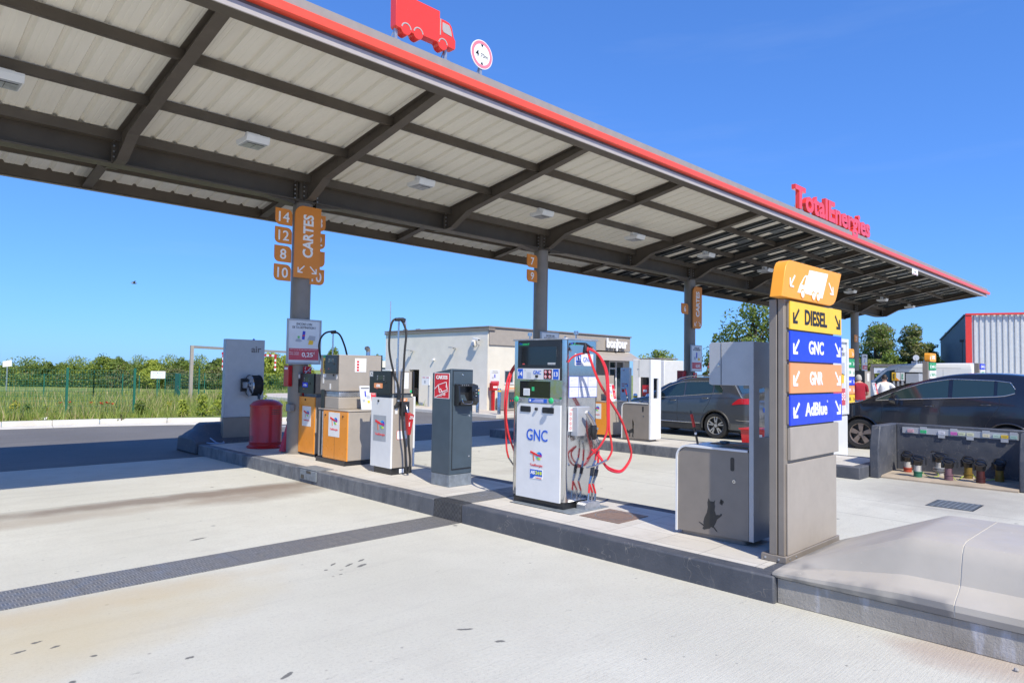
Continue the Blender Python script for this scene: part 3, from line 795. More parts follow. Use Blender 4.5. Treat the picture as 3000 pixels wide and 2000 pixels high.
for yy, dep in ((8.5, 0.13), (9.78, 0.13), (10.98, 0.14), (12.15, 0.12)):
    b = MB().m(m_steelb)
    for xa, xb in zip(RXs, RXs[1:]):
        if xb - xa < 0.3:
            continue
        z = roofz(yy) - 0.014
        b.box(xa + 0.01, xb - 0.01, yy - 0.004, yy + 0.004, z - dep, z); b.box(xa + 0.01, xb - 0.01, yy, yy + 0.055, z - dep, z - dep + 0.006)
    b.build('purlin', can)
# front edge: inner beam, soffit, lip, recess, red strip, grey fascia
b = MB().m(m_steelb); b.box(X0, X1, 7.09, 7.15, 5.385, 5.68); b.m(m_steelb); b.box(X0, X1, 6.952, 7.15, 5.372, 5.384)
b.build('edge_beam', can)
ff = MB().m(m_fasc); ff.box(X0, X1 + 0.5, 6.90, 6.95, 5.61, 5.745); ff.box(X0, X1 + 0.5, 6.952, 7.2, 5.70, 5.742)
fo = ff.build('front_fascia', can)
b = MB().m(m_redst); b.prism([(6.85, 5.515), (6.85, 5.612), (6.952, 5.609), (6.952, 5.505), (6.875, 5.505)], 'x', X0, X1 + 0.75); b.build('red_strip', fo, origin=ORG[can.name])
b = MB().m(m_fascd); b.box(X0, X1 + 0.45, 6.945, 6.958, 5.455, 5.504); b.build('fascia_recess', fo, origin=ORG[can.name])
b = MB().m(m_lip); b.box(X0, X1 + 0.5, 6.93, 6.951, 5.372, 5.46); b.build('fascia_lip', fo, origin=ORG[can.name])
b = MB().m(m_steelb); b.box(X0, X1, 12.91, 12.95, 4.60, 4.90); b.m(m_fasc); b.box(X0, X1, 12.951, 12.965, 4.585, 5.0); b.box(X0, X1, 12.90, 12.965, 4.575, 4.584); b.build('rear_fascia', can)
b = MB().m(m_steelb); b.prism([(7.1, 5.39), (7.1, 5.70), (12.9, 4.9), (12.9, 4.62), (11.95, 4.79), (11.5, 4.64), (11.0, 4.64), (10.45, 4.92)], 'x', X1, X1 + 0.03); b.m(m_fasc); b.prism([(6.95, 5.60), (6.95, 5.74), (12.95, 4.95), (12.95, 4.88)], 'x', X1 + 0.032, X1 + 0.4)
b.build('end_fascia', can)
for i, X in enumerate(COLX):
    b = MB().m(m_taupe); b.cyl((X, YB, 0.19), (X, YB, 4.63), 0.172, n=36)
    b.cyl((X, YB, 0.19), (X, YB, 0.215), 0.21, n=36)
    b.m(m_steelb); b.cyl((X, YB, 4.631), (X, YB, 5.0), 0.165, n=30); b.cyl((X, YB, 4.60), (X, YB, 4.628), 0.205, n=36)
    for sx in (-1, 1):
        b.box(X + sx * 0.19 - 0.008, X + sx * 0.19 + 0.008, YB - 0.135, YB + 0.135, 4.60, 5.0)
        b.prism([(X + sx * 0.2, 4.628), (X + sx * 0.75, 4.628), (X + sx * 0.2, 4.56)], 'y', YB - 0.1, YB + 0.1)
    b.build('column', can)
    b = MB().m(m_black); b.disc('-Y', YB - 0.166, X + 0.02, 4.72, 0.018, 0.006, 14)
    b.m(m_galv)
    for sx in (-1, 1):
        for k in range(5):
            b.box(X + sx * 0.215 - 0.01, X + sx * 0.215 + 0.01, YB - 0.12, YB - 0.095, 4.655 + k * 0.075, 4.677 + k * 0.075)
    b.build('bolts', can)
# ceiling lamps under the canopy
def lamp(X):
    t = thing('canopy_light', 'white square ceiling lamp', 'ceiling light', (X, 9.70, 5.02), 'square lamps under the canopy')
    b = MB().m(m_whitem); b.prism([(9.50, 5.0), (9.53, 4.925), (9.87, 4.925), (9.90, 5.0)], 'x', X - 0.17, X + 0.17); b.box(X - 0.1, X + 0.1, 9.68, 9.76, 5.0, 5.10); b.box(X - 0.17, X + 0.17, 9.50, 9.515, 4.99, 5.03)
    b.build('housing', t, bevel=0.006)
    b = MB().m(m_silver); b.box(X - 0.15, X + 0.15, 9.545, 9.855, 4.918, 4.9245); b.m(m_galv); b.box(X - 0.125, X + 0.125, 9.60, 9.79, 4.912, 4.9175); b.m(m_dark); b.box(X - 0.125, X + 0.125, 9.595, 9.6, 4.911, 4.9178); b.box(X - 0.003, X + 0.003, 9.6, 9.79, 4.9105, 4.9119)
    b.build('diffuser', t)
    return t
LX = [1.27, 4.22, 7.27, 10.42, 13.75, 17.15, 20.8, 24.3, 28.2, 32.0, 35.9]
LL = ['white ceiling lamp cut by the left edge of the picture', 'white ceiling lamp in the canopy bay left of the tall orange column sign', 'white ceiling lamp in the first bay right of the orange sign column', 'white ceiling lamp in the bay left of the column with plates 7 and 9', 'white ceiling lamp where the white roof gives way to dark trays', 'white ceiling lamp in the dark trays, bay left of the column with plate 6', 'white ceiling lamp in the dark trays just right of the plate 6 column', 'white ceiling lamp above the truck symbol of the fuel totem, mostly hidden', 'white ceiling lamp just right of the orange truck sign on the totem', 'white ceiling lamp near the far end of the canopy, second from last', 'last white ceiling lamp before the far end of the canopy']
l0 = lamp(LX[0]); l0['label'] = LL[0]
for X, lb in zip(LX[1:], LL[1:]):
    dup(l0, (X, 9.70, 5.02), lb)

# signs standing on the front edge
t = thing('truck_sign', 'red lorry silhouette standing on the canopy edge', 'sign', (5.18, 6.93, 5.74))
b = MB().m(m_redl)
def arc(cx, cz, r, a0, a1, n=10):
    return [(cx + r * math.cos(R(a0 + (a1 - a0) * k / n)), cz + r * math.sin(R(a0 + (a1 - a0) * k / n))) for k in range(n + 1)]
zb = 5.93
pts = [(4.72, 5.90), (4.74, 5.885), (4.79, 5.885)] + arc(4.875, 5.905, 0.078, 200, 345) + arc(5.06, 5.915, 0.078, 200, 345) + [(5.14, 5.915), (5.36, 5.915)] + arc(5.455, 5.915, 0.078, 190, 350) + [(5.535, 5.915), (5.65, 5.905), (5.665, 5.93), (5.665, 6.03), (5.64, 6.06), (5.60, 6.19), (5.56, 6.23), (5.50, 6.24), (5.40, 6.24), (5.40, 6.31), (5.385, 6.33), (4.73, 6.46), (4.715, 6.44)]
pts = [(x, (z if z < 6.25 else 6.33)) for x, z in pts]
b.prism(pts, 'y', 6.87, 6.99); b.build('silhouette', t, bevel=0.006)
b = MB().m(m_lip)
for cx, cz in ((4.875, 5.905), (5.06, 5.915), (5.455, 5.915)):
    b.ring('-Y', 6.869, cx, cz, 0.076, 0.06, 0.004, 18, 5, 175)
b.flat('-Y', 6.869, [(5.40, 6.02), (5.415, 6.02), (5.415, 6.235), (5.40, 6.235)]); b.flat('-Y', 6.869, [(5.44, 6.10), (5.46, 6.075), (5.60, 6.06), (5.585, 6.13), (5.55, 6.195), (5.44, 6.20)]); b.build('outline_detail', t)
for x in (4.76, 5.545):
    b = MB().m(m_galv); b.box(x - 0.02, x + 0.02, 6.92, 6.95, 5.73, 5.93); b.box(x - 0.05, x + 0.05, 6.90, 6.98, 5.745, 5.755); b.tube([(x - 0.045, 6.98, 5.75), (x, 6.95, 5.9)], 0.008, 5); b.build('bracket', t)
t = thing('height_limit_sign', 'round white sign with pink rim reading 4.70m on the canopy edge', 'sign', (6.2, 6.95, 5.74))
b = MB().m(m_ltxt); b.disc('-Y', 6.955, 6.2, 6.055, 0.20, 0.012, 40); b.m(M('faded_red', (0.80, 0.22, 0.28), 0.4)); b.ring('-Y', 6.943, 6.2, 6.055, 0.188, 0.148, 0.003, 40)
b.m(m_btxt).text('4', '-Y', 6.943, 6.115, 6.055, 0.085, None, 0.003, bold=0.015); b.text('.70m', '-Y', 6.943, 6.235, 6.045, 0.055, None, 0.003)
b.flat('-Y', 6.943, [(6.18, 6.195), (6.225, 6.195), (6.2025, 6.15)], 0.003); b.flat('-Y', 6.943, [(6.18, 5.915), (6.225, 5.915), (6.2025, 5.96)], 0.003)
b.build('disc', t)
b = MB().m(m_galv); b.box(6.18, 6.22, 6.958, 6.99, 5.73, 6.1); b.box(6.15, 6.25, 6.93, 7.02, 5.745, 5.756); b.tube([(6.15, 7.0, 5.75), (6.19, 6.98, 5.92)], 0.008, 5); b.build('bracket', t)
# big red letters
t = thing('brand_letters', 'bulky red letters reading TotalEnergies standing along the canopy edge', 'sign', (19.1, 6.93, 5.74))
word = 'TotalEnergies'
full = text_geo(word, 0.035); 
cu = bpy.data.curves.new('tmp_w', 'FONT')
def adv(s_):
    return text_geo(s_, 0.035)
sc = 5.28 / (full[3] - full[2]); x = 16.42; szv = 0.52 / CAP
pre = 0.0
for i, chh in enumerate(word):
    g = text_geo(word[:i + 1], 0.035); gs = text_geo(chh, 0.035)
    xr = 16.42 + (g[3] - full[2]) * sc; w = (gs[3] - gs[2]) * sc
    b = MB().m(m_redl); b.text(chh, '-Y', 6.99, xr - w / 2, 5.80 + 0.26, 0.52, w, 0.10, bold=0.035); b.build('letter', t, bevel=0.008, smooth=True)
b = MB().m(m_galv)
for k in range(24):
    xx = 16.6 + k * 0.22
    b.tube([(xx, 6.98, 5.735), (xx, 6.98, 5.9)], 0.011, 5); b.tube([(xx - 0.03, 7.03, 5.735), (xx + 0.02, 6.99, 5.86)], 0.011, 5)
b.build('stand_off', t)
b = MB().m(m_ltxt); b.box(25.95, 26.6, 6.918, 6.928, 5.19, 5.39); b.m(m_red); b.box(26.0, 26.55, 6.915, 6.919, 5.2, 5.215); b.m(m_btxt).text('4.70m', '-Y', 6.919, 26.27, 5.29, 0.06, None, 0.004); b.flat('-Y', 6.919, [(26.22, 5.38), (26.32, 5.38), (26.27, 5.345)], 0.003)
tag(b.build('clearance_plate'), 'small white height plate fixed near the far end of the red striped edge', 'sign')

# number plates and CARTES boards on the columns
def numplate(x0, x1, zt, txt, lab, side, grp, y=11.09, h=0.28):
    b = MB().m(m_orsignd)
    cr = (1, 0, 1, 0) if side == 'l' else (0, 1, 0, 1)
    b.rpanel('-Y', y, x0, x1, zt - h, zt, 0.09, 0.02, cr); b.m(m_ltxt).text(txt, '-Y', y - 0.02, (x0 + x1) / 2 + (0.0), zt - h / 2, 0.17, None, 0.004, bold=0.012)
    return tag(b.build('number_plate'), lab, 'number sign', grp)
for zt, tx in ((4.42, '14'), (4.10, '12'), (3.78, '8'), (3.46, '10')):
    numplate(5.25, 5.555, zt, tx, 'orange plate with white number %s left of the tall card board' % tx, 'l', 'orange number plates on the nearest column')
for zt, tx in ((4.43, '13'), (4.105, '12'), (3.78, '7'), (3.455, '10')):
    numplate(5.915, 6.22, zt, tx, 'orange plate with white number %s partly hidden right behind the card board' % tx, 'r', 'orange number plates on the nearest column', y=11.14)
def arrow(mb, face, const, a, z, s, dirx, dirz=-1, w=None, t=0.003):
    sg = -1 if face == '-X' else 1
    w = w or s * 0.17
    hx, hz = a + sg * dirx * s / 2, z + dirz * s / 2
    tx, tz = a - sg * dirx * s / 2, z - dirz * s / 2
    mb.line(face, const, [(tx, tz), (hx, hz)], w, t); mb.line(face, const, [(hx, hz + dirz * w / 2), (hx, hz - dirz * s * 0.72)], w, t + 0.0004); mb.line(face, const, [(hx + sg * dirx * w / 2, hz), (hx - sg * dirx * s * 0.72, hz)], w, t + 0.0008)
def cartes(x0, x1, z0, z1, lab, y=11.05):
    b = MB().m(m_orsignd); b.rpanel('-Y', y, x0, x1, z0, z1, (x1 - x0) * 0.33, 0.03, (0, 1, 0, 1))
    b.m(m_ltxt).text('CARTES', '-Y', y - 0.03, (x0 + x1) / 2 - 0.0, z0 + (z1 - z0) * 0.585, (x1 - x0) * 0.37, (z1 - z0) * 0.60, 0.004, bold=0.03, rot=PI / 2)
    arrow(b, '-Y', y - 0.03, x0 + (x1 - x0) * 0.27, z0 + (z1 - z0) * 0.12, (x1 - x0) * 0.24, -1); arrow(b, '-Y', y - 0.03, x0 + (x1 - x0) * 0.73, z0 + (z1 - z0) * 0.12, (x1 - x0) * 0.24, 1)
    return tag(b.build('card_sign'), lab, 'sign', 'orange card boards on columns')
cartes(5.585, 6.075, 3.26, 4.52, 'tall orange CARTES board on the nearest column with arrows below')
cartes(18.73, 19.24, 3.08, 4.38, 'distant orange CARTES board on the column with plate 6')
numplate(11.42, 11.76, 4.43, '7', 'orange plate with white number 7 on the second column', 'l', 'orange number plates on the second column', h=0.30)
numplate(11.42, 11.76, 4.07, '9', 'orange plate with white number 9 on the second column', 'l', 'orange number plates on the second column', h=0.28)
numplate(18.14, 18.52, 3.82, '6', 'orange plate with white number 6 left of the third column', 'l', 'orange number plates on far columns', h=0.32)
numplate(32.7, 33.1, 3.55, '2', 'small orange plate with number 2 on the last column', 'l', 'orange number plates on far columns', h=0.32)
# ------------------------------------------------------------------ near island
Z0 = 0.198
# air service panel
t = thing('air_station', 'tall pale grey slab with the word air at the far end of the near island', 'air station', (5.95, 13.81, Z0))
b = MB().m(m_silver); b.box(5.56, 6.37, 13.748, 13.875, 0.68, 2.25); b.build('panel', t, bevel=0.008)
b = MB().m(m_dark); b.m(m_taupe); b.box(5.56, 6.37, 13.748, 13.875, 0.24, 0.677); b.box(5.53, 6.39, 13.735, 13.9, 0.198, 0.238); b.build('foot', t, bevel=0.006)
b = MB().m(m_gtxt); b.text('air', '-Y', 13.748, 6.19, 2.06, 0.13, 0.21, 0.004, bold=0.02); b.m(m_blue).flat('-Y', 13.80, [(6.12, 2.25), (6.17, 2.25), (6.15, 2.285)], 0.02); b.build('lettering', t)
t = thing('hose_reel', 'chrome sided reel of black air hose mounted on the grey air panel', 'hose reel', (6.1, 13.6, 1.3))
b = MB().m(m_dark); b.box(5.88, 6.0, 13.70, 13.745, 1.20, 1.46); b.m(m_galv); b.box(5.90, 5.92, 13.50, 13.70, 1.27, 1.39); b.prism([(13.55, 1.36), (13.62, 1.33), (13.48, 1.10), (13.42, 1.13)], 'x', 5.935, 5.95); b.build('bracket', t, bevel=0.003)
b = MB().m(m_chrome)
b.loft([[Vector((x_, 13.55 + r_ * math.cos(2 * PI * k / 36), 1.32 + r_ * math.sin(2 * PI * k / 36))) for k in range(36)] for r_, x_ in ((0.02, 5.93), (0.06, 5.935), (0.065, 5.96), (0.13, 5.975), (0.20, 5.98), (0.215, 5.97), (0.215, 5.985), (0.19, 5.99))]); b.m(m_dark); b.cyl((5.92, 13.55, 1.32), (5.935, 13.55, 1.32), 0.025, n=12); b.build('side_disc', t)
b = MB().m(m_rubber)
for k in range(8):
    x_ = 6.0 + k * 0.022
    b.tube([(x_, 13.55 + 0.195 * math.cos(2 * PI * j / 30), 1.32 + 0.195 * math.sin(2 * PI * j / 30)) for j in range(31)], 0.013, 6, False)
b.m(m_black); b.cyl((5.985, 13.55, 1.32), (6.17, 13.55, 1.32), 0.18, n=30); b.cyl((6.165, 13.55, 1.32), (6.18, 13.55, 1.32), 0.215, n=30); b.tube([(6.12, 13.44, 1.15), (6.13, 13.42, 1.08), (6.12, 13.42, 1.05)], 0.03, 8)
b.build('hose', t)
# red vented cylinder
t = thing('red_tank', 'glossy dark red vented cylinder with a domed lid standing on the island', 'tank', (5.82, 12.42, Z0))
b = MB().m(m_red)
b.lathe(5.82, 12.42, [(0.33, 0.198), (0.335, 0.225), (0.315, 0.235), (0.29, 0.25), (0.288, 0.30), (0.292, 0.31), (0.288, 0.32), (0.288, 0.955), (0.296, 0.96), (0.296, 0.99), (0.285, 1.0), (0.24, 1.045), (0.16, 1.078), (0.08, 1.093), (0.0, 1.098)], 56); b.build('shell', t, ang=40)
b = MB().m(m_black)
def slot(ang, z, half):
    pts = [(5.82 + 0.2905 * math.cos(ang + a), 12.42 + 0.2905 * math.sin(ang + a)) for a in [-half + 2 * half * k / 8 for k in range(9)]]
    vs = [(x, y, z) for x, y in pts] + [(x, y, z + 0.011) for x, y in pts]
    b.add(vs, [(i, i + 1, i + 10, i + 9) for i in range(8)])
for k in range(3):
    slot(R(-78), 0.90 - k * 0.035, 0.32); slot(R(-178), 0.41 - k * 0.035, 0.3)
b.build('vent_slots', t)
# items on the nearest column
t = thing('framed_poster', 'framed white and red poster ENCORE LOIN DE TA DESTINATION on the nearest column', 'poster', (5.83, 11.05, 2.15), 'petrol station offer posters in frames')
b = MB().m(m_silver)
for (a0, a1, c0, c1) in ((5.50, 6.15, 1.755, 1.785), (5.50, 6.15, 2.51, 2.54), (5.50, 5.53, 1.786, 2.509), (6.12, 6.15, 1.786, 2.509)):
    b.box(a0, a1, 11.035, 11.06, c0, c1)
b.build('frame', t, bevel=0.003)
b = MB().m(m_poster); b.box(5.531, 6.119, 11.046, 11.056, 1.786, 2.509)
Y_ = 11.046
b.m(M('poster_red', (0.60, 0.09, 0.12), 0.35)).panel('-Y', Y_, 5.545, 6.105, 1.83, 2.03, 0.002)
b.m(m_gtxt).text('ENCORE LOIN', '-Y', Y_, 5.82, 2.455, 0.04, 0.29, 0.003, bold=0.02); b.text('DE TA DESTINATION ?', '-Y', Y_, 5.82, 2.395, 0.04, 0.44, 0.003, bold=0.02)
b.m(m_ltxt).text('0,25', '-Y', Y_, 5.89, 1.925, 0.075, 0.21, 0.004, bold=0.02); b.text('€', '-Y', Y_, 6.02, 1.95, 0.04, None, 0.004)
for k, s_ in enumerate(("Pour l'achat", "d'une canette")):
    b.text(s_, '-Y', Y_, 5.56, 1.96 - k * 0.032, 0.017, 0.17, 0.004, bold=0.01, align='l')
b.text('Du 1er au 30 juin dans cette station', '-Y', Y_, 5.825, 2.01, 0.012, 0.5, 0.004)
b.m(lc[2]); b.flat('-Y', Y_, [(5.78, 2.19), (5.83, 2.185), (5.845, 2.33), (5.795, 2.335)], 0.003); b.m(lc[0]); b.flat('-Y', Y_, [(5.79, 2.24), (5.836, 2.25), (5.838, 2.27), (5.79, 2.262)], 0.0036)
b.m(m_gtxtl).flat('-Y', Y_, [(5.66, 2.15), (5.74, 2.14), (5.79, 2.16), (5.73, 2.20), (5.67, 2.185)], 0.003); b.m(lc[5]).disc('-Y', Y_, 5.72, 2.225, 0.022, 0.003, 12)
b.m(m_yel).flat('-Y', Y_, [(5.90, 2.10), (5.99, 2.10), (6.0, 2.17), (5.92, 2.18)], 0.003); b.m(m_gtxtl).flat('-Y', Y_, [(5.88, 2.18), (6.03, 2.17), (6.04, 2.25), (5.92, 2.26)], 0.0025)
b.build('poster_sheet', t)
POSTER = t
b = MB().m(m_redsign)
def tilt_panel(x, z, w, h, nm, lab, draw=None, y=11.09):
    b = MB().m(m_redsign); b.rpanel('-Y', y, x - w / 2, x + w / 2, z - h / 2, z + h / 2, 0.02, 0.012)
    draw(b, y - 0.012); return tag(b.build(nm), lab, 'sign')
def nosmoke(b, y):
    b.m(m_ltxt).line('-Y', y, [(5.86, 1.58), (5.98, 1.70)], 0.012); b.line('-Y', y, [(5.86, 1.635), (5.93, 1.635)], 0.012); b.line('-Y', y, [(5.945, 1.635), (5.98, 1.635)], 0.012); b.line('-Y', y, [(5.88, 1.66), (5.875, 1.70), (5.895, 1.715)], 0.006)
tilt_panel(5.92, 1.645, 0.15, 0.15, 'no_smoking_sign', 'red no smoking sign on the nearest column just below the poster', nosmoke)
def vid(b, y):
    b.m(m_ltxt).text('VIDEO', '-Y', y, 5.89, 1.475, 0.022, None, 0.003, bold=0.02)
    for k in range(4): b.text('surveillance station', '-Y', y, 5.885, 1.44 - k * 0.022, 0.009, 0.12 - 0.02 * (k % 2), 0.003)
tilt_panel(5.88, 1.435, 0.20, 0.20, 'video_notice', 'red video notice on the nearest column, half behind the small pump', vid)
def nophone(b, y):
    b.m(m_ltxt).line('-Y', y, [(5.86, 1.19), (5.96, 1.27)], 0.012); b.line('-Y', y, [(5.87, 1.25), (5.90, 1.285), (5.94, 1.29)], 0.008)
tilt_panel(5.91, 1.24, 0.14, 0.14, 'no_phone_sign', 'red no telephone sign on the nearest column below the video notice', nophone)
b = MB().m(m_red); b.box(5.62, 5.69, 11.18, 11.36, 1.37, 1.73); b.m(m_ltxt); b.box(5.615, 5.62, 11.21, 11.33, 1.66, 1.70); tag(b.build('extinguisher_box', bevel=0.015), 'narrow red box fixed on the left side of the nearest column', 'box')
b = MB().m(m_slatel); b.box(5.62, 5.71, 11.1, 11.25, 0.94, 1.06); tag(b.build('junction_box', bevel=0.008), 'small grey electrical box on the left flank of the nearest column', 'electrical box')
b = MB().m(M('pink_red_cloth', (0.62, 0.04, 0.08), 0.6, var=0.1)); rings = []
for k in range(9):
    f = k / 8; z = 0.21 + 0.55 * f; r_ = 0.13 * (1 - f) + 0.055 * f
    rings.append([Vector((5.82 + 0.04 * f + r_ * (1 + 0.16 * math.cos(5 * a + f)) * math.cos(a), 11.55 - 0.04 * f + r_ * (1 + 0.16 * math.sin(4 * a)) * math.sin(a), z)) for a in [2 * PI * j / 24 for j in range(24)]])
b.loft(rings); b.m(m_black); b.lathe(5.85, 11.5, [(0.075, 0.74), (0.08, 0.79), (0.03, 0.83), (0, 0.84)], 18)
tag(b.build('extinguisher_cover', ang=60), 'drooping red cloth cover with a black cap beside the nearest column', 'cover')

def head_screen(b, y0, y1, z0, z1, X, label=None, lm=None):
    # dark dispenser display on a -X face
    w = y1 - y0
    b.m(m_screen).panel('-X', X, y0 + w * 0.35, y1 - w * 0.38, z1 - (z1 - z0) * 0.38, z1 - (z1 - z0) * 0.16, 0.004)
    b.m(m_gtxtl)
    for k in range(3):
        zz = z1 - (z1 - z0) * (0.20 + 0.09 * k); b.panel('-X', X, y1 - w * 0.34, y1 - w * 0.28, zz, zz + 0.008, 0.003)
        b.panel('-X', X, y0 + w * 0.28, y0 + w * 0.33, zz, zz + 0.006, 0.003)
    b.m(m_ptxt).panel('-X', X, y1 - w * 0.34, y1 - w * 0.24, z0 + (z1 - z0) * 0.17, z0 + (z1 - z0) * 0.20, 0.003)
    b.m(m_dark).disc('-X', X, y0 + w * 0.2, z1 - (z1 - z0) * 0.5, 0.014, 0.01, 12)
def nozzle(b, p, s, body, tip=m_chrome, lean=(0.0, 0.0)):
    x, y, z = p
    b.m(tip).tube(spline([(x, y, z + 0.20 * s), (x - 0.01, y - 0.03 * s, z + 0.15 * s), (x - 0.02, y - 0.05 * s, z + 0.08 * s)], 5), 0.017 * s, 8)
    b.m(body).tube(spline([(x - 0.02, y - 0.05 * s, z + 0.09 * s), (x - 0.05 * s, y - 0.06 * s, z + 0.0), (x - 0.03 * s, y - 0.055 * s, z - 0.10 * s), (x - 0.01 * s, y - 0.05 * s, z - 0.20 * s)], 5), [0.03 * s] * 6 + [0.045 * s] * 5 + [0.032 * s] * 4 + [0.024 * s], 10)
# small AdBlue pump beside the column
t = thing('small_pump', 'slim orange fronted pump with black head and blue AdBlue label beside the nearest column', 'fuel pump', (5.96, 10.84, Z0))
b = MB().m(m_black); b.box(5.83, 6.10, 10.58, 11.08, 0.198, 0.243); b.build('plinth', t, bevel=0.003)
b = MB().m(m_taupel); b.box(5.815, 6.12, 10.565, 11.10, 0.246, 1.20); b.build('cabinet', t, bevel=0.004)
b = MB().m(m_orange); b.box(5.795, 5.814, 10.565, 11.10, 0.246, 1.20); b.m(m_dark); b.disc('-X', 5.795, 10.88, 1.15, 0.014, 0.012, 12); b.m(m_whitem).panel('-X', 5.795, 10.68, 10.98, 0.70, 1.04, 0.002); logo(b, '-X', 5.793, 10.83, 0.905, 0.20); b.build('front_door', t, bevel=0.003)
b = MB().m(m_slatel); b.box(5.85, 6.08, 10.62, 11.05, 1.2, 1.262); b.build('neck', t)
b = MB().m(m_taupel); b.box(5.80, 6.10, 10.57, 11.09, 1.263, 1.59); b.build('head', t, bevel=0.006)
b = MB().m(m_black); b.box(5.765, 5.799, 10.56, 11.10, 1.262, 1.60); head_screen(b, 10.60, 11.02, 1.28, 1.58, 5.765); b.m(m_blue).panel('-X', 5.765, 10.76, 10.94, 1.365, 1.445, 0.004); b.m(m_ltxt).text('AdBlue', '-X', 5.765, 10.85, 1.405, 0.035, 0.12, 0.006, bold=0.02); b.m(m_slatel).panel('-X', 5.765, 11.03, 11.10, 1.50, 1.60, 0.003); b.m(m_ltxt).text('10', '-X', 5.765, 11.065, 1.55, 0.06, 0.055, 0.005, bold=0.02); b.build('display', t, bevel=0.003)
b = MB(); 
b.m(m_black).box(6.02, 6.16, 10.50, 10.562, 0.80, 1.18); b.m(m_blue).panel('-Y', 10.5, 6.03, 6.10, 1.12, 1.18, 0.003)
b.build('nozzle_boot', t, bevel=0.006)
b = MB(); nozzle(b, (6.0, 10.47, 0.90), 1.1, m_yel); b.m(m_yel).cyl((5.985, 10.41, 0.62), (5.985, 10.41, 0.50), 0.028); b.m(m_galv).cyl((5.985, 10.41, 0.74), (5.985, 10.41, 0.62), 0.026); b.build('nozzle', t)
b = MB().m(m_rubber); b.tube(spline([(5.985, 10.41, 0.5), (6.0, 10.38, 0.36), (6.06, 10.36, 0.27), (6.13, 10.42, 0.23), (6.14, 10.47, 0.35), (6.13, 10.49, 0.8)], 8), 0.014, 8)
b.tube(spline([(6.02, 10.45, 0.95), (6.03, 10.42, 1.25), (5.93, 10.42, 1.55), (5.80, 10.45, 1.95), (5.79, 10.44, 2.15), (5.86, 10.40, 2.28), (5.98, 10.34, 2.31), (6.07, 10.28, 2.26), (6.13, 10.22, 2.08), (6.17, 10.2, 1.92)], 8), 0.016, 8); b.build('hose', t)
b = MB().m(m_chrome); b.cyl((5.99, 10.36, 1.0), (5.99, 10.36, 2.28), 0.013, n=10); b.m(m_black); b.cyl((5.95, 10.36, 2.30), (6.03, 10.34, 2.31), 0.03, n=10); b.build('hose_mast', t)

# large diesel pump
t = thing('diesel_pump', 'large beige pump with wide orange doors and a yellow DIESEL label', 'fuel pump', (5.86, 9.7, Z0))
b = MB().m(m_black); b.box(5.62, 6.40, 9.29, 10.17, 0.198, 0.268); b.build('plinth', t, bevel=0.003)
b = MB().m(m_taupel); b.box(5.665, 6.48, 9.275, 10.19, 0.27, 1.02); b.box(5.655, 6.49, 9.265, 10.20, 1.021, 1.05); b.build('cabinet', t, bevel=0.012)
b = MB().m(m_orange); b.box(5.645, 5.664, 9.275, 9.995, 0.272, 1.018); b.m(m_dark); b.disc('-X', 5.645, 9.40, 0.95, 0.013, 0.012, 12); b.disc('-X', 5.645, 9.93, 0.95, 0.013, 0.012, 12); b.m(m_whitem).panel('-X', 5.645, 9.50, 9.83, 0.62, 1.0, 0.002); logo(b, '-X', 5.643, 9.665, 0.855, 0.235); b.m(m_black).panel('-X', 5.645, 9.638, 9.642, 0.272, 1.018, 0.001); b.build('front_door', t, bevel=0.003)
b = MB().m(m_black); b.box(5.66, 5.75, 10.02, 10.12, 0.27, 1.35); b.m(m_galv); b.box(5.64, 5.66, 10.01, 10.03, 0.3, 1.0); b.build('hose_channel', t, bevel=0.003)
b = MB().m(m_taupel); b.box(5.68, 6.43, 9.60, 10.16, 1.052, 1.235); b.m(m_galv); b.box(5.69, 6.42, 9.61, 10.15, 1.237, 1.33); b.m(m_taupel); b.box(5.67, 6.45, 9.59, 10.17, 1.333, 1.91); b.build('tower', t, bevel=0.008)
b = MB().m(m_dark)
for i in range(22):
    for j in range(5):
        xx = 5.72 + i * 0.031 + (j % 2) * 0.015; b.disc('-Y', 9.61, xx, 1.25 + j * 0.016, 0.006, 0.002, 6)
b.build('grille', t)
b = MB().m(m_black); b.box(5.635, 5.669, 9.61, 9.97, 1.61, 1.905); head_screen(b, 9.63, 9.95, 1.64, 1.89, 5.635); b.m(m_black); b.box(6.452, 6.48, 9.60, 10.17, 1.58, 1.92); b.build('display', t, bevel=0.003)
b = MB().m(m_yel).panel('-X', 5.67, 9.975, 10.085, 1.61, 1.86, 0.006); b.m(m_btxt).text('DIESEL', '-X', 5.67, 10.03, 1.735, 0.055, 0.21, 0.009, bold=0.03, rot=PI / 2); b.m(m_greenb).panel('-X', 5.67, 9.98, 10.085, 1.865, 1.905, 0.005)
b.build('fuel_label', t)
for q_ in ((9.99, 10.085, 1.55, 1.60), (10.05, 10.09, 1.45, 1.54), (9.83, 9.87, 1.36, 1.45)): MB().m(m_whitem).panel('-X', 5.67, *q_, 0.003).build('sticker', t)
b = MB(); b.m(m_ltxt).text('8', '-X', 5.67, 9.66, 1.56, 0.07, None, 0.003, bold=0.01); b.build('pump_number', t)
MB().m(m_dark).disc('-X', 5.67, 9.75, 1.585, 0.015, 0.012, 12).build('lock', t)
b = MB(); b.m(m_whitem).panel('-Y', 9.59, 5.95, 6.16, 1.64, 1.86, 0.003); b.m(m_redsign)
for k in range(4): b.panel('-Y', 9.587, 5.985, 6.025, 1.655 + k * 0.045, 1.685 + k * 0.045, 0.002)
b.m(m_gtxtl)
for k in range(5): b.panel('-Y', 9.587, 6.045, 6.13, 1.668 + k * 0.042, 1.671 + k * 0.042, 0.0015)
b.build('safety_notice', t)
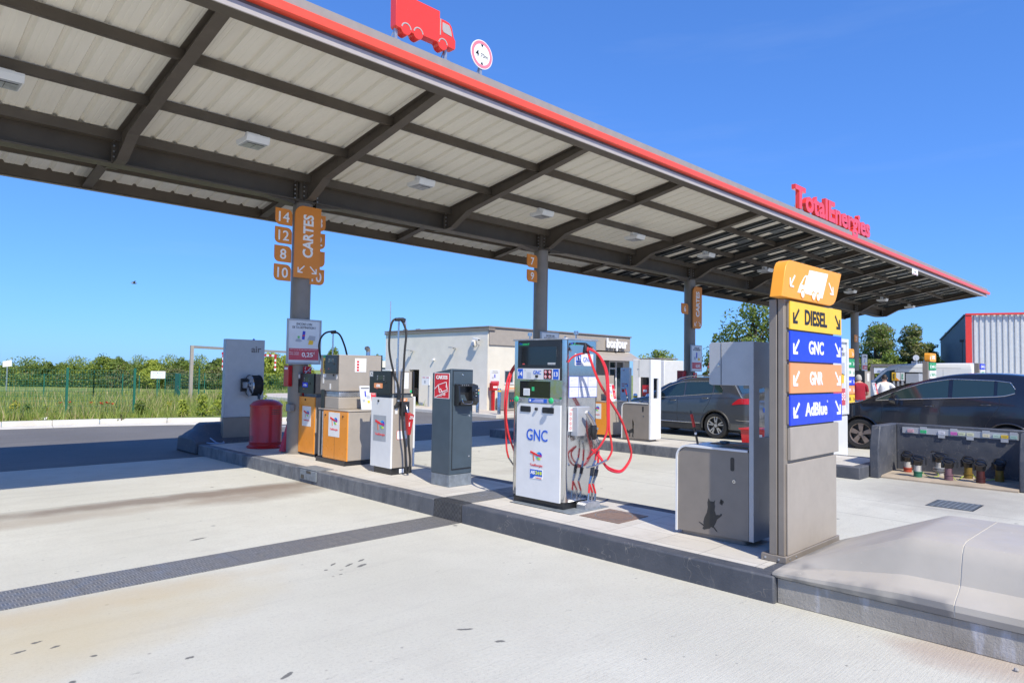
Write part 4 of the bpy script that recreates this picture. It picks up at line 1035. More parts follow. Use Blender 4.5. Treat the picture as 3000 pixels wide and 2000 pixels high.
b = MB().m(m_chrome); b.tube(spline([(6.36, 9.85, 1.91), (6.36, 9.85, 2.0), (6.33, 9.82, 2.035), (6.29, 9.80, 2.03)], 6), 0.035, 12); b.build('vapour_pipe', t)
# leaflet stand on the shelf
t = thing('leaflet_stand', 'clear stand with an offer leaflet on the shelf of the nearest orange diesel pump', 'leaflet stand', (6.1, 9.4, 1.05))
def leaflet(t, x0, y, z0, s=1.0):
    b = MB().m(m_poster); b.hexa([(x0, y, z0), (x0 + 0.30 * s, y, z0), (x0 + 0.30 * s, y + 0.01, z0), (x0, y + 0.01, z0), (x0 - 0.0, y + 0.08 * s, z0 + 0.37 * s), (x0 + 0.27 * s, y + 0.08 * s, z0 + 0.37 * s), (x0 + 0.27 * s, y + 0.09 * s, z0 + 0.37 * s), (x0, y + 0.09 * s, z0 + 0.37 * s)])
    b.box(x0 - 0.02, x0 + 0.32 * s, y - 0.06 * s, y + 0.02, z0 - 0.0, z0 + 0.006); b.build('holder', t)
    b = MB()
    def q(a0, a1, c0, c1, mt, lift=0.003):
        b.m(mt); sh = 0.08 * s / (0.37 * s)
        b.add([(x0 + a * s, y + (c * s) * sh - lift, z0 + c * s) for a, c in ((a0, c0), (a1, c0), (a1, c1), (a0, c1))], [(0, 1, 2, 3)])
    q(0.195, 0.285, 0.05, 0.355, m_redsign); q(0.02, 0.17, 0.325, 0.345, m_gtxt); q(0.08, 0.105, 0.20, 0.29, lc[2]); q(0.03, 0.08, 0.12, 0.16, m_gtxtl); q(0.12, 0.165, 0.10, 0.14, m_yel); q(0.11, 0.17, 0.17, 0.22, m_gtxtl)
    q(0.20, 0.275, 0.225, 0.275, m_redsign, 0.004)
    vs, fs, a0, a1 = text_geo('0,25', 0.03); b.m(m_ltxt)
    sx = 0.07 * s / (a1 - a0); sz = 0.04 * s / CAP
    b.add([(x0 + 0.205 * s + (v.x - a0) * sx, y + (0.23 * s + v.y * sz) * (0.08 / 0.37) - 0.006, z0 + 0.23 * s + v.y * sz) for v in vs], fs)
    for k in range(3): q(0.215, 0.265, 0.09 + k * 0.035, 0.098 + k * 0.035, m_ltxt, 0.006)
    b.build('leaflet', t)
leaflet(t, 5.93, 9.33, 1.052)
# GNR pump
t = thing('gnr_pump', 'white fronted pump with black head numbered 12 and an orange GNR label', 'fuel pump', (5.84, 8.35, Z0))
b = MB().m(m_black); b.box(5.665, 6.02, 8.115, 8.55, 0.198, 0.292); b.m(m_whitem).panel('-Y', 8.115, 5.80, 5.88, 0.215, 0.275, 0.003); b.m(m_cover); b.box(5.67, 6.01, 8.12, 8.54, 0.197, 0.206); b.build('plinth', t, bevel=0.003)
b = MB().m(m_taupel); b.box(5.665, 6.02, 8.10, 8.60, 0.296, 1.285); b.m(m_white); b.box(6.022, 6.055, 8.10, 8.60, 0.29, 1.30); b.build('cabinet', t, bevel=0.004)
b = MB().m(m_white); b.box(5.635, 5.664, 8.10, 8.605, 0.294, 1.285); b.m(m_silver).panel('-X', 5.635, 8.22, 8.545, 0.66, 1.03, 0.0015); logo(b, '-X', 5.633, 8.37, 0.885, 0.25); b.m(m_dark); b.disc('-X', 5.635, 8.42, 1.235, 0.016, 0.014, 14); b.build('front_door', t, bevel=0.005)
b = MB().m(m_slatel); b.box(5.68, 6.0, 8.14, 8.56, 1.286, 1.345); b.m(m_black)
for k in range(18): b.box(5.70 + k * 0.017, 5.705 + k * 0.017, 8.136, 8.142, 1.29, 1.34)
for k in range(22): b.box(5.676, 5.682, 8.16 + k * 0.018, 8.166 + k * 0.018, 1.29, 1.34)
b.build('neck', t)
b = MB().m(m_taupel); b.box(5.66, 6.00, 8.12, 8.62, 1.347, 1.66); b.m(m_black); b.box(6.002, 6.03, 8.10, 8.64, 1.34, 1.665); b.build('head', t, bevel=0.006)
b = MB().m(m_black); b.box(5.625, 5.659, 8.12, 8.655, 1.345, 1.665); head_screen(b, 8.16, 8.58, 1.36, 1.65, 5.625); b.m(m_salmon).panel('-X', 5.625, 8.32, 8.53, 1.42, 1.49, 0.004); b.m(m_ltxt).text('GNR', '-X', 5.625, 8.42, 1.455, 0.04, 0.10, 0.007, bold=0.03)
b.m(m_slatel).panel('-X', 5.625, 8.56, 8.655, 1.58, 1.665, 0.003); b.m(m_ltxt).text('12', '-X', 5.625, 8.607, 1.622, 0.06, 0.07, 0.005, bold=0.02); b.build('display', t, bevel=0.003)
b = MB().m(m_whitem).panel('-Y', 8.12, 5.82, 5.935, 1.415, 1.645, 0.003); b.m(m_redsign)
for k in range(4): b.panel('-Y', 8.117, 5.828, 5.856, 1.43 + k * 0.045, 1.46 + k * 0.045, 0.002)
b.m(m_gtxtl)
for k in range(5): b.panel('-Y', 8.117, 5.87, 5.92, 1.44 + k * 0.042, 1.443 + k * 0.042, 0.0015)
b.build('safety_notice', t); MB().m(m_greenb).panel('-Y', 8.12, 5.965, 5.995, 1.36, 1.395, 0.003).build('sticker', t)
MB().m(m_whitem).panel('-Y', 8.10, 5.70, 5.74, 1.06, 1.18, 0.002).build('sticker', t); b = MB().m(m_whitem).rpanel('-Y', 8.10, 5.74, 5.915, 0.70, 0.82, 0.015, 0.003); b.m(m_redsign).rpanel('-Y', 8.10, 5.735, 5.92, 0.695, 0.825, 0.018, 0.002); b.build('notice_plate', t); b = MB()
b.m(m_salmon).panel('-Y', 8.10, 5.775, 5.905, 1.235, 1.28, 0.005); b.m(m_ltxt).text('GNR', '-Y', 8.10, 5.84, 1.257, 0.022, None, 0.007, bold=0.02); b.build('fuel_label', t)
b = MB().m(m_black); b.rpanel('-Y', 8.10, 5.775, 5.91, 1.03, 1.233, 0.03, 0.05, (1, 1, 0, 0)); b.m(m_dark); b.box(5.80, 5.88, 8.04, 8.052, 1.08, 1.2); b.build('nozzle_boot', t)
b = MB().m(m_chrome).tube(spline([(5.83, 8.02, 1.18), (5.825, 7.99, 1.14), (5.83, 7.97, 1.08)], 5), 0.014, 8)
b.m(m_red); b.hexa([(5.80, 7.93, 0.86), (5.87, 7.93, 0.86), (5.88, 7.99, 0.86), (5.81, 7.99, 0.86), (5.80, 7.92, 1.05), (5.90, 7.92, 1.05), (5.89, 8.0, 1.08), (5.80, 8.0, 1.08)]); b.hexa([(5.82, 7.94, 0.77), (5.86, 7.94, 0.77), (5.86, 7.98, 0.77), (5.82, 7.98, 0.77), (5.80, 7.93, 0.859), (5.87, 7.93, 0.859), (5.88, 7.99, 0.859), (5.81, 7.99, 0.859)])
b.m(m_ltxt).text('hors', '-Y', 7.918, 5.855, 1.03, 0.018, None, 0.004, bold=0.02); b.text('service', '-Y', 7.918, 5.855, 1.005, 0.018, None, 0.004, bold=0.02); b.text('hors', '-Y', 7.925, 5.825, 0.92, 0.022, None, 0.006, bold=0.03, rot=-PI / 2)
b.build('nozzle', t, bevel=0.006)
b = MB().m(m_rubber)
b.tube(spline([(5.84, 7.96, 0.77), (5.85, 7.96, 0.6), (5.87, 7.95, 0.4), (5.85, 7.95, 0.26), (5.81, 7.95, 0.245), (5.80, 7.96, 0.35), (5.79, 7.97, 0.6), (5.74, 7.97, 0.9), (5.73, 7.97, 1.3), (5.76, 7.99, 1.9), (5.79, 8.0, 2.2), (5.77, 8.05, 2.36), (5.73, 8.08, 2.42)], 8), 0.016, 8)
b.tube(spline([(5.73, 8.08, 2.42), (5.64, 8.12, 2.38), (5.60, 8.13, 2.2), (5.60, 8.13, 1.95), (5.66, 8.10, 1.65), (5.715, 8.06, 1.45), (5.72, 8.05, 1.28)], 8), 0.0155, 8)
b.m(m_black).tube([(5.72, 8.05, 1.4), (5.72, 8.05, 1.26)], 0.024, 8); b.m(m_chrome).cyl((5.72, 8.05, 1.27), (5.72, 8.05, 1.24), 0.022); b.m(m_dark).tube([(5.72, 8.05, 1.24), (5.71, 8.08, 1.17), (5.69, 8.10, 1.16)], 0.028, 8)
b.build('hose', t)
b = MB().m(m_chrome); b.cyl((5.715, 8.08, 1.50), (5.715, 8.08, 2.40), 0.013, n=10); b.cyl((5.71, 8.085, 1.50), (5.71, 8.085, 1.85), 0.019, n=10); b.m(m_galv); b.cyl((5.69, 8.07, 1.36), (5.69, 8.10, 1.60), 0.016, n=8); b.m(m_black); b.cyl((5.66, 8.09, 2.40), (5.78, 8.06, 2.41), 0.026, n=10); b.cyl((5.77, 8.06, 2.37), (5.79, 8.06, 2.42), 0.032, n=10); b.build('hose_mast', t)
# card terminal
t = thing('card_terminal', 'narrow slate grey card payment terminal with red CARTES label', 'payment terminal', (5.84, 7.0, Z0))
b = MB().m(m_slatel); b.box(5.645, 6.025, 6.81, 7.18, 0.198, 0.352); b.build('base', t, bevel=0.006)
b = MB().m(m_slate)
b.hexa([(5.645, 6.81, 0.354), (6.025, 6.81, 0.354), (6.025, 7.19, 0.354), (5.645, 7.19, 0.354), (5.645, 6.81, 1.715), (6.025, 6.81, 1.705), (6.025, 7.19, 1.655), (5.645, 7.19, 1.655)]); b.build('cabinet', t, bevel=0.008)
b = MB().m(m_slate); b.box(5.685, 6.0, 6.802, 6.809, 1.50, 1.68); b.box(5.685, 6.0, 6.802, 6.809, 0.43, 1.235); b.m(m_black); b.box(5.675, 5.682, 6.806, 6.811, 0.42, 1.69); b.box(5.675, 6.01, 6.804, 6.811, 0.415, 0.428); b.box(5.675, 6.01, 6.804, 6.811, 1.682, 1.69); b.m(m_chrome)
for x_, z_ in ((5.84, 1.635), (5.965, 1.10), (5.965, 0.575)): b.disc('-Y', 6.803, x_, z_, 0.013, 0.006, 12)
b.build('door', t, bevel=0.002)
b = MB().m(m_black)
b.prism([(6.80, 1.52), (6.72, 1.50), (6.70, 1.29), (6.74, 1.24), (6.80, 1.25)], 'x', 5.70, 5.725); b.prism([(6.80, 1.52), (6.72, 1.50), (6.70, 1.29), (6.74, 1.24), (6.80, 1.25)], 'x', 5.93, 6.035)
b.box(5.726, 5.929, 6.72, 6.80, 1.485, 1.515); b.prism([(6.80, 1.285), (6.69, 1.30), (6.70, 1.25), (6.80, 1.24)], 'x', 5.726, 5.929); b.box(5.726, 5.929, 6.785, 6.80, 1.286, 1.484)
b.m(m_screen); b.hexa([(5.74, 6.735, 1.303), (5.86, 6.735, 1.303), (5.86, 6.75, 1.303), (5.74, 6.75, 1.303), (5.74, 6.775, 1.38), (5.85, 6.775, 1.38), (5.85, 6.783, 1.38), (5.74, 6.783, 1.38)])
b.m(m_dark); b.box(5.95, 6.02, 6.695, 6.71, 1.37, 1.42); b.box(5.95, 6.02, 6.69, 6.70, 1.29, 1.34); b.m(m_greenb); b.box(6.01, 6.03, 6.69, 6.70, 1.39, 1.40); b.m(m_gtxtl)
for k in range(4): b.panel('-Y', 6.72, 5.76 + k * 0.035, 5.765 + k * 0.035, 1.495, 1.51, 0.002)
for zz in (1.44, 1.40, 1.36): b.panel('-Y', 6.705, 5.975, 5.995, zz, zz + 0.008, 0.012)
b.m(m_mirror).tube(spline([(5.745, 6.70, 1.33), (5.76, 6.685, 1.275), (5.84, 6.675, 1.262), (5.90, 6.685, 1.27), (5.925, 6.70, 1.30)], 6), 0.004, 6)
b.build('card_reader', t, bevel=0.003)
b = MB().m(m_ltxt).panel('-X', 5.645, 6.835, 7.145, 1.325, 1.655, 0.003); b.m(m_redsign).panel('-X', 5.645, 6.842, 7.138, 1.332, 1.648, 0.004)
X_ = 5.641
b.m(m_ltxt).text('CARTES', '-X', X_, 6.99, 1.60, 0.045, 0.23, 0.003, bold=0.035)
b.line('-X', X_, [(7.06, 1.50), (6.90, 1.54), (6.875, 1.44), (7.035, 1.40), (7.06, 1.50)], 0.009)
b.line('-X', X_, [(6.86, 1.425), (6.99, 1.385), (7.03, 1.37)], 0.007); b.flat('-X', X_, [(6.90, 1.51), (6.885, 1.485), (6.905, 1.465)], 0.003)
b.line('-X', X_, [(7.135, 1.445), (7.06, 1.50)], 0.009); b.line('-X', X_, [(7.12, 1.335), (7.06, 1.36), (6.99, 1.36), (6.965, 1.40), (6.985, 1.41), (7.01, 1.45), (7.05, 1.425)], 0.009)
for k in range(3): b.line('-X', X_, [(6.975 - k * 0.025, 1.40), (6.97 - k * 0.025, 1.375), (6.985 - k * 0.025, 1.365)], 0.008)
b.build('label', t)

# GNC gas pump
t = thing('gas_pump', 'big white and mirror steel GNC gas pump numbered 14 and 13 on the near island', 'fuel pump', (5.88, 5.23, Z0))
b = MB().m(m_slatel); b.box(5.56, 6.21, 4.70, 5.60, 0.199, 0.206); b.build('floor_plate', t)
b = MB().m(m_black); b.box(5.665, 6.19, 4.90, 5.66, 0.206, 0.284); b.build('plinth', t, bevel=0.003)
def rbody(x0, x1, y0, y1, z0, z1, r):
    pts = [(x + 0, y) for x, y in rrect(x0, x1, y0, y1, r, (1, 1, 1, 1), 8)]
    return pts
b = MB().m(m_mirror); b.prism(rbody(5.648, 6.215, 4.875, 5.69, 0, 0, 0.055), 'z', 0.285, 2.045); b.build('steel_body', t, ang=50)
b = MB().m(m_galv); b.prism(rbody(5.632, 6.235, 4.86, 5.705, 0, 0, 0.06), 'z', 2.046, 2.064); b.build('top_cap', t, bevel=0.004)
b = MB().m(m_black); b.box(5.632, 5.647, 4.935, 5.59, 1.735, 2.045); b.box(5.630, 5.647, 4.93, 5.60, 1.60, 1.734); b.m(m_glassd); b.box(5.628, 5.6315, 4.99, 5.53, 1.765, 1.975); b.build('display_panel', t, bevel=0.003)
b = MB().m(m_bluel).text('Gaz', '-X', 5.632, 5.54, 2.01, 0.02, 0.05, 0.003); b.m(m_greenb).text('naturel', '-X', 5.632, 5.465, 2.008, 0.022, 0.10, 0.003); b.panel('-X', 5.632, 5.42, 5.57, 1.99, 1.993, 0.002)
b.m(m_ltxt)
for k in range(2): b.panel('-X', 5.628, 5.005, 5.12, 1.787 - k * 0.014, 1.793 - k * 0.014, 0.001)
b.m(m_ptxt).panel('-X', 5.628, 5.475, 5.51, 1.772, 1.783, 0.001)
b.build('display_print', t)
b = MB().m(m_white).panel('-X', 5.630, 4.945, 5.595, 1.605, 1.728, 0.004)
X_ = 5.626
b.m(m_bluel).panel('-X', X_, 5.50, 5.58, 1.612, 1.722, 0.002); b.panel('-X', X_, 4.955, 5.035, 1.612, 1.722, 0.002); b.m(m_ltxt).text('14', '-X', X_, 5.54, 1.667, 0.05, 0.06, 0.0035, bold=0.015); b.text('13', '-X', X_, 4.995, 1.667, 0.05, 0.055, 0.0035, bold=0.015)
b.m(m_bluel).text('GNC', '-X', X_, 5.275, 1.685, 0.042, 0.12, 0.003, bold=0.0); b.m(m_black).panel('-X', X_, 5.055, 5.175, 1.612, 1.718, 0.002)
for i in (0, 1):
    for j in (0, 1):
        b.m(m_ltxt).disc('-X', X_ - 0.002, 5.083 + i * 0.062, 1.640 + j * 0.052, 0.019, 0.0012, 16); b.m(m_redsign).ring('-X', X_ - 0.0032, 5.083 + i * 0.062, 1.640 + j * 0.052, 0.021, 0.016, 0.0012, 16); b.line('-X', X_ - 0.0032, [(5.07 + i * 0.062, 1.652 + j * 0.052), (5.096 + i * 0.062, 1.628 + j * 0.052)], 0.005, 0.001)
b.m(m_gtxtl)
for k in range(6): b.panel('-X', X_, 5.37, 5.44, 1.62 + k * 0.012, 1.624 + k * 0.012, 0.001)
b.flat('-X', X_, [(5.455, 1.70), (5.475, 1.70), (5.465, 1.717)], 0.001); b.m(m_black).disc('-X', X_, 5.275, 1.64, 0.016, 0.02, 14)
b.build('number_strip', t)
b = MB().m(m_galv); b.box(5.634, 5.647, 4.93, 5.60, 1.335, 1.395); b.m(m_bluel).panel('-X', 5.634, 5.13, 5.41, 1.345, 1.39, 0.002); b.m(m_ltxt).disc('-X', 5.632, 5.385, 1.368, 0.013, 0.001, 12)
for k in range(3): b.panel('-X', 5.632, 5.18, 5.35 - 0.02 * k, 1.355 + k * 0.011, 1.359 + k * 0.011, 0.001)
b.build('button_rail', t, bevel=0.002)
for yy in (5.00, 5.53):
    b = MB().m(m_chrome); b.cyl((5.634, yy, 1.365), (5.56, yy, 1.375), 0.012, n=10); b.m(m_greenb)
    b.loft([[Vector((5.56 - d, yy + r_ * math.cos(2 * PI * k / 20), 1.378 + r_ * math.sin(2 * PI * k / 20))) for k in range(20)] for r_, d in ((0.028, -0.008), (0.034, 0.0), (0.03, 0.012), (0.015, 0.018), (0.0, 0.019))]); b.build('stop_button', t)
b = MB().m(m_glassd); b.box(5.640, 5.6475, 5.10, 5.56, 1.40, 1.585); b.m(m_ltxt).panel('-X', 5.640, 5.40, 5.50, 1.42, 1.50, 0.001); b.m(m_greenb).panel('-X', 5.640, 5.33, 5.37, 1.475, 1.52, 0.001); b.m(m_gtxtl)
for k in range(5): b.panel('-X', 5.639, 5.41, 5.49, 1.43 + k * 0.013, 1.434 + k * 0.013, 0.001)
b.build('window', t)
b = MB().m(m_white); b.box(5.630, 5.6465, 4.925, 5.592, 0.275, 1.33); b.m(m_black)
for a0, a1 in ((5.02, 5.19), (5.37, 5.53)):
    b.rpanel('-X', 5.630, a0, a1, 1.235, 1.30, 0.01, 0.008)
b.m(m_dark)
for a0, a1 in ((5.03, 5.18), (5.38, 5.52)):
    for k in range(4): b.panel('-X', 5.622, a0, a1, 1.246 + k * 0.012, 1.25 + k * 0.012, 0.002)
b.m(m_black).disc('-X', 5.63, 5.275, 1.275, 0.017, 0.025, 14); b.build('front_panel', t, bevel=0.003)
b = MB().m(m_bluel).text('GNC', '-X', 5.630, 5.27, 0.985, 0.125, 0.32, 0.004, bold=0.008); b.build('lettering', t); b = MB(); logo(b, '-X', 5.629, 5.275, 0.745, 0.19); b.build('brand_logo', t); b = MB()
b.m(m_ltxt).rpanel('-X', 5.630, 5.175, 5.37, 0.495, 0.605, 0.015, 0.003); b.m(m_bluel).flat('-X', 5.627, [(5.18, 0.53), (5.29, 0.53), (5.33, 0.50), (5.365, 0.50), (5.365, 0.60), (5.18, 0.60)], 0.0015); b.m(m_ltxt).text('AS', '-X', 5.6255, 5.325, 0.567, 0.036, 0.065, 0.002, bold=0.04); b.m(M('lime', (0.62, 0.72, 0.05), 0.4)).text('24', '-X', 5.6255, 5.255, 0.567, 0.036, 0.062, 0.002, bold=0.04); b.rpanel('-X', 5.6255, 5.188, 5.215, 0.548, 0.585, 0.006, 0.002); b.m(m_ptxt).text('TotalEnergies', '-X', 5.6255, 5.235, 0.512, 0.012, 0.09, 0.002)
b.build('network_label', t)
# side fittings on the -Y steel face
Yg = 4.875
b = MB().m(m_white).panel('-Y', Yg, 5.80, 6.12, 1.765, 1.90, 0.004); b.m(m_bluel).rpanel('-Y', Yg - 0.004, 5.812, 5.90, 1.80, 1.89, 0.006, 0.002); b.panel('-Y', Yg - 0.004, 5.812, 5.90, 1.778, 1.79, 0.002); b.m(m_ltxt).text('13', '-Y', Yg - 0.006, 5.856, 1.845, 0.05, 0.06, 0.002, bold=0.015); b.m(m_bluel).text('GNC', '-Y', Yg - 0.004, 6.01, 1.835, 0.055, 0.14, 0.002)
b.m(m_bluel).text('Gaz', '-Y', Yg, 5.75, 2.01, 0.02, 0.04, 0.003); b.m(m_greenb).text('naturel', '-Y', Yg, 5.835, 2.007, 0.022, 0.10, 0.003); b.panel('-Y', Yg, 5.73, 5.90, 1.99, 1.993, 0.002)
b.build('side_number', t)
b = MB().m(m_bluel).panel('-Y', Yg, 5.705, 6.195, 1.414, 1.648, 0.002); b.m(m_white)
for i in range(3):
    for j in range(2):
        x0 = 5.712 + i * 0.1615; z0_ = 1.420 + j * 0.1145
        b.panel('-Y', Yg - 0.002, x0, x0 + 0.154, z0_, z0_ + 0.108, 0.001)
b.m(m_gtxtl)
for i in range(3):
    for j in range(2):
        x0 = 5.712 + i * 0.1615; z0_ = 1.420 + j * 0.1145
        b.panel('-Y', Yg - 0.003, x0, x0 + 0.154, z0_ + 0.022, z0_ + 0.0235, 0.001); b.ring('-Y', Yg - 0.003, x0 + 0.04, z0_ + 0.06, 0.014, 0.011, 0.001, 12, 0, 200); b.panel('-Y', Yg - 0.003, x0 + 0.07, x0 + 0.12, z0_ + 0.08, z0_ + 0.082, 0.001)
b.build('instruction_sheet', t)
b = MB().m(m_white).panel('-Y', Yg - 0.022, 5.675, 5.835, 1.05, 1.315, 0.004); b.m(m_ptxt)
b.text('ETEIGNEZ', '-Y', Yg - 0.026, 5.755, 1.285, 0.014, 0.09, 0.002)
for k in range(4): b.ring('-Y', Yg - 0.026, 5.71, 1.085 + k * 0.052, 0.017, 0.013, 0.002, 16); b.line('-Y', Yg - 0.026, [(5.70, 1.096 + k * 0.052), (5.72, 1.074 + k * 0.052)], 0.003, 0.001)
b.m(m_gtxtl)
for k in range(4): b.panel('-Y', Yg - 0.026, 5.75, 5.81, 1.084 + k * 0.052, 1.087 + k * 0.052, 0.001)
b.build('safety_notice', t)
b = MB().m(m_silver); b.prism([(5.74, 1.0), (5.885, 1.0), (5.89, 1.245), (5.92, 1.262), (5.955, 1.268), (5.955, 1.318), (5.74, 1.318)], 'y', 4.775, 4.873); b.build('nozzle_holder', t, bevel=0.008)
b = MB().m(m_chrome); b.tube([(5.794, 4.700, 1.268), (5.873, 4.700, 1.194), (5.920, 4.700, 1.121)], [0.02, 0.030, 0.030], 12); b.m(m_black).tube([(5.920, 4.700, 1.121), (5.921, 4.700, 1.051), (5.921, 4.70, 1.051 - 0.04), (5.944, 4.700, 0.979)], [0.036, 0.046, 0.033, 0.032], 12); b.tube([(5.88, 4.70, 1.14), (5.845, 4.70, 1.09), (5.85, 4.70, 1.0), (5.87, 4.70, 0.965)], 0.012, 6); b.m(m_chrome).cyl((5.944, 4.700, 0.979), (5.969, 4.700, 0.934), 0.036, n=14); b.cyl((5.925, 4.665, 1.085), (5.925, 4.645, 1.085), 0.014, n=10)
b.build('gas_nozzle', t)
b = MB().m(m_black); b.tube([(5.80, 4.86, 2.01), (5.80, 4.73, 2.0), (5.79, 4.72, 1.96), (5.785, 4.72, 1.90)], [0.012, 0.016, 0.024, 0.026], 8); b.tube([(5.80, 4.73, 2.0), (5.88, 4.70, 1.95)], 0.018, 8); b.m(m_chrome).tube([(5.87, 4.69, 1.965), (5.92, 4.69, 1.93)], 0.016, 8)
for x_, y_ in ((5.90, 5.66), (5.92, 4.96)):
    b.m(m_chrome); b.cyl((x_, y_, 2.06), (x_, y_, 2.115), 0.009, n=8); b.cyl((x_, y_, 2.115), (x_, y_, 2.155), 0.026, n=14)
b.cyl((5.70, 4.93, 2.06), (5.70, 4.93, 2.085), 0.012, n=8)
b.build('hose_hook', t)
for hp_ in ([(5.800, 4.700, 1.955), (5.800, 4.670, 1.860), (5.865, 4.600, 1.607), (6.052, 4.600, 1.407), (6.295, 4.600, 1.155), (6.447, 4.600, 0.883), (6.486, 4.600, 0.763), (6.425, 4.600, 0.665), (6.278, 4.600, 0.590), (6.063, 4.600, 0.639), (5.950, 4.620, 0.760), (5.945, 4.740, 0.850)], [(5.820, 4.715, 1.967), (5.820, 4.685, 1.872), (5.885, 4.615, 1.619), (6.072, 4.615, 1.419), (6.315, 4.615, 1.167), (6.467, 4.615, 0.895), (6.506, 4.615, 0.775), (6.445, 4.615, 0.677), (6.298, 4.615, 0.602), (6.090, 4.630, 0.660), (5.985, 4.650, 0.770), (5.985, 4.740, 0.860)], [(5.760, 4.660, 1.950), (5.860, 4.600, 1.885), (5.920, 4.550, 1.730), (5.930, 4.530, 1.554), (5.930, 4.520, 1.275), (5.925, 4.520, 1.066), (5.870, 4.560, 0.918), (5.830, 4.640, 0.820), (5.845, 4.720, 0.760)], [(5.790, 4.660, 1.955), (5.890, 4.600, 1.870), (5.950, 4.550, 1.720), (5.950, 4.520, 1.500), (5.945, 4.510, 1.250), (5.940, 4.500, 1.080), (5.973, 4.500, 0.965), (5.986, 4.500, 0.852), (5.950, 4.530, 0.758)]):
    b = MB().m(m_hred); b.tube(spline(hp_, 8), 0.0115, 8); b.build('gas_hose', t)
b = MB().m(m_hred); b.tube(spline([(5.785, 4.72, 1.90), (5.74, 4.78, 1.885), (5.70, 4.83, 1.85), (5.66, 4.85, 1.80)], 6), 0.010, 8); b.build('gas_hose', t)
b = MB().m(m_chrome)
c1_ = [(6.031, 4.750, 0.926), (6.045, 4.750, 0.832), (6.023, 4.750, 0.726), (5.978, 4.750, 0.658), (5.957, 4.750, 0.560), (5.924, 4.750, 0.479), (5.914, 4.750, 0.381), (5.905, 4.750, 0.297)]
c2_ = [(6.080, 4.770, 0.907), (6.106, 4.770, 0.819), (6.096, 4.770, 0.689), (6.073, 4.770, 0.619), (6.052, 4.770, 0.548), (6.007, 4.770, 0.468), (6.055, 4.770, 0.362), (6.044, 4.770, 0.277)]
for cc in (c1_, c2_):
    b.m(m_chrome).tube(cc[0:2], 0.010, 8); b.m(m_hred).tube(cc[1:3], 0.0115, 8); b.m(m_chrome).tube(cc[2:4], [0.012, 0.015], 8); b.m(m_black).tube([cc[3], cc[4]], [0.023, 0.021], 10); b.m(m_chrome).tube(cc[4:6], [0.018, 0.012], 8); b.m(m_hred).tube(cc[5:7], 0.0115, 8); b.m(m_chrome).tube(cc[6:8], [0.010, 0.013], 8)
b.m(m_hred).tube([c1_[5], ((c1_[6][0] + c2_[6][0]) / 2, 4.76, c1_[6][2])], 0.0115, 8); b.m(m_chrome).tube([((c1_[6][0] + c2_[6][0]) / 2, 4.76, c1_[6][2]), ((c1_[6][0] + c2_[6][0]) / 2, 4.77, c1_[7][2] - 0.04)], 0.012, 8)
b.m(m_chrome).tube([(5.95, 4.53, 0.758), (5.88, 4.64, 0.69), (5.86, 4.74, 0.66)], 0.011, 8)
b.m(m_galv); b.prism([(5.84, 0.2065), (6.10, 0.2065), (6.10, 0.255), (6.075, 0.275), (5.865, 0.275), (5.84, 0.255)], 'y', 4.74, 4.86)
b.build('couplings', t)
b = MB().m(m_hred)
g1 = [(5.90, 5.76, 1.80), (5.80, 5.80, 1.77), (5.69, 5.80, 1.629), (5.644, 5.80, 1.444), (5.634, 5.80, 1.245), (5.661, 5.80, 0.983), (5.676, 5.80, 0.784), (5.71, 5.80, 0.674)]
g2 = [(5.93, 5.74, 1.80), (5.78, 5.76, 1.75), (5.68, 5.76, 1.614), (5.63, 5.76, 1.37), (5.625, 5.76, 1.141), (5.66, 5.75, 0.942), (5.72, 5.74, 0.80), (5.76, 5.73, 0.70)]
for g_ in (g1, g2):
    b = MB().m(m_hred); b.tube(spline(g_, 8), 0.0115, 8); b.build('gas_hose', t)
b = MB().m(m_chrome).tube([(5.71, 5.80, 0.674), (5.80, 5.79, 0.566), (5.84, 5.72, 0.50)], 0.010, 8); b.tube([(5.76, 5.73, 0.70), (5.80, 5.71, 0.60)], 0.010, 8); b.m(m_black); b.tube([(5.88, 5.70, 1.85), (5.9, 5.76, 1.80)], 0.014, 8)
b.build('hose_end', t)

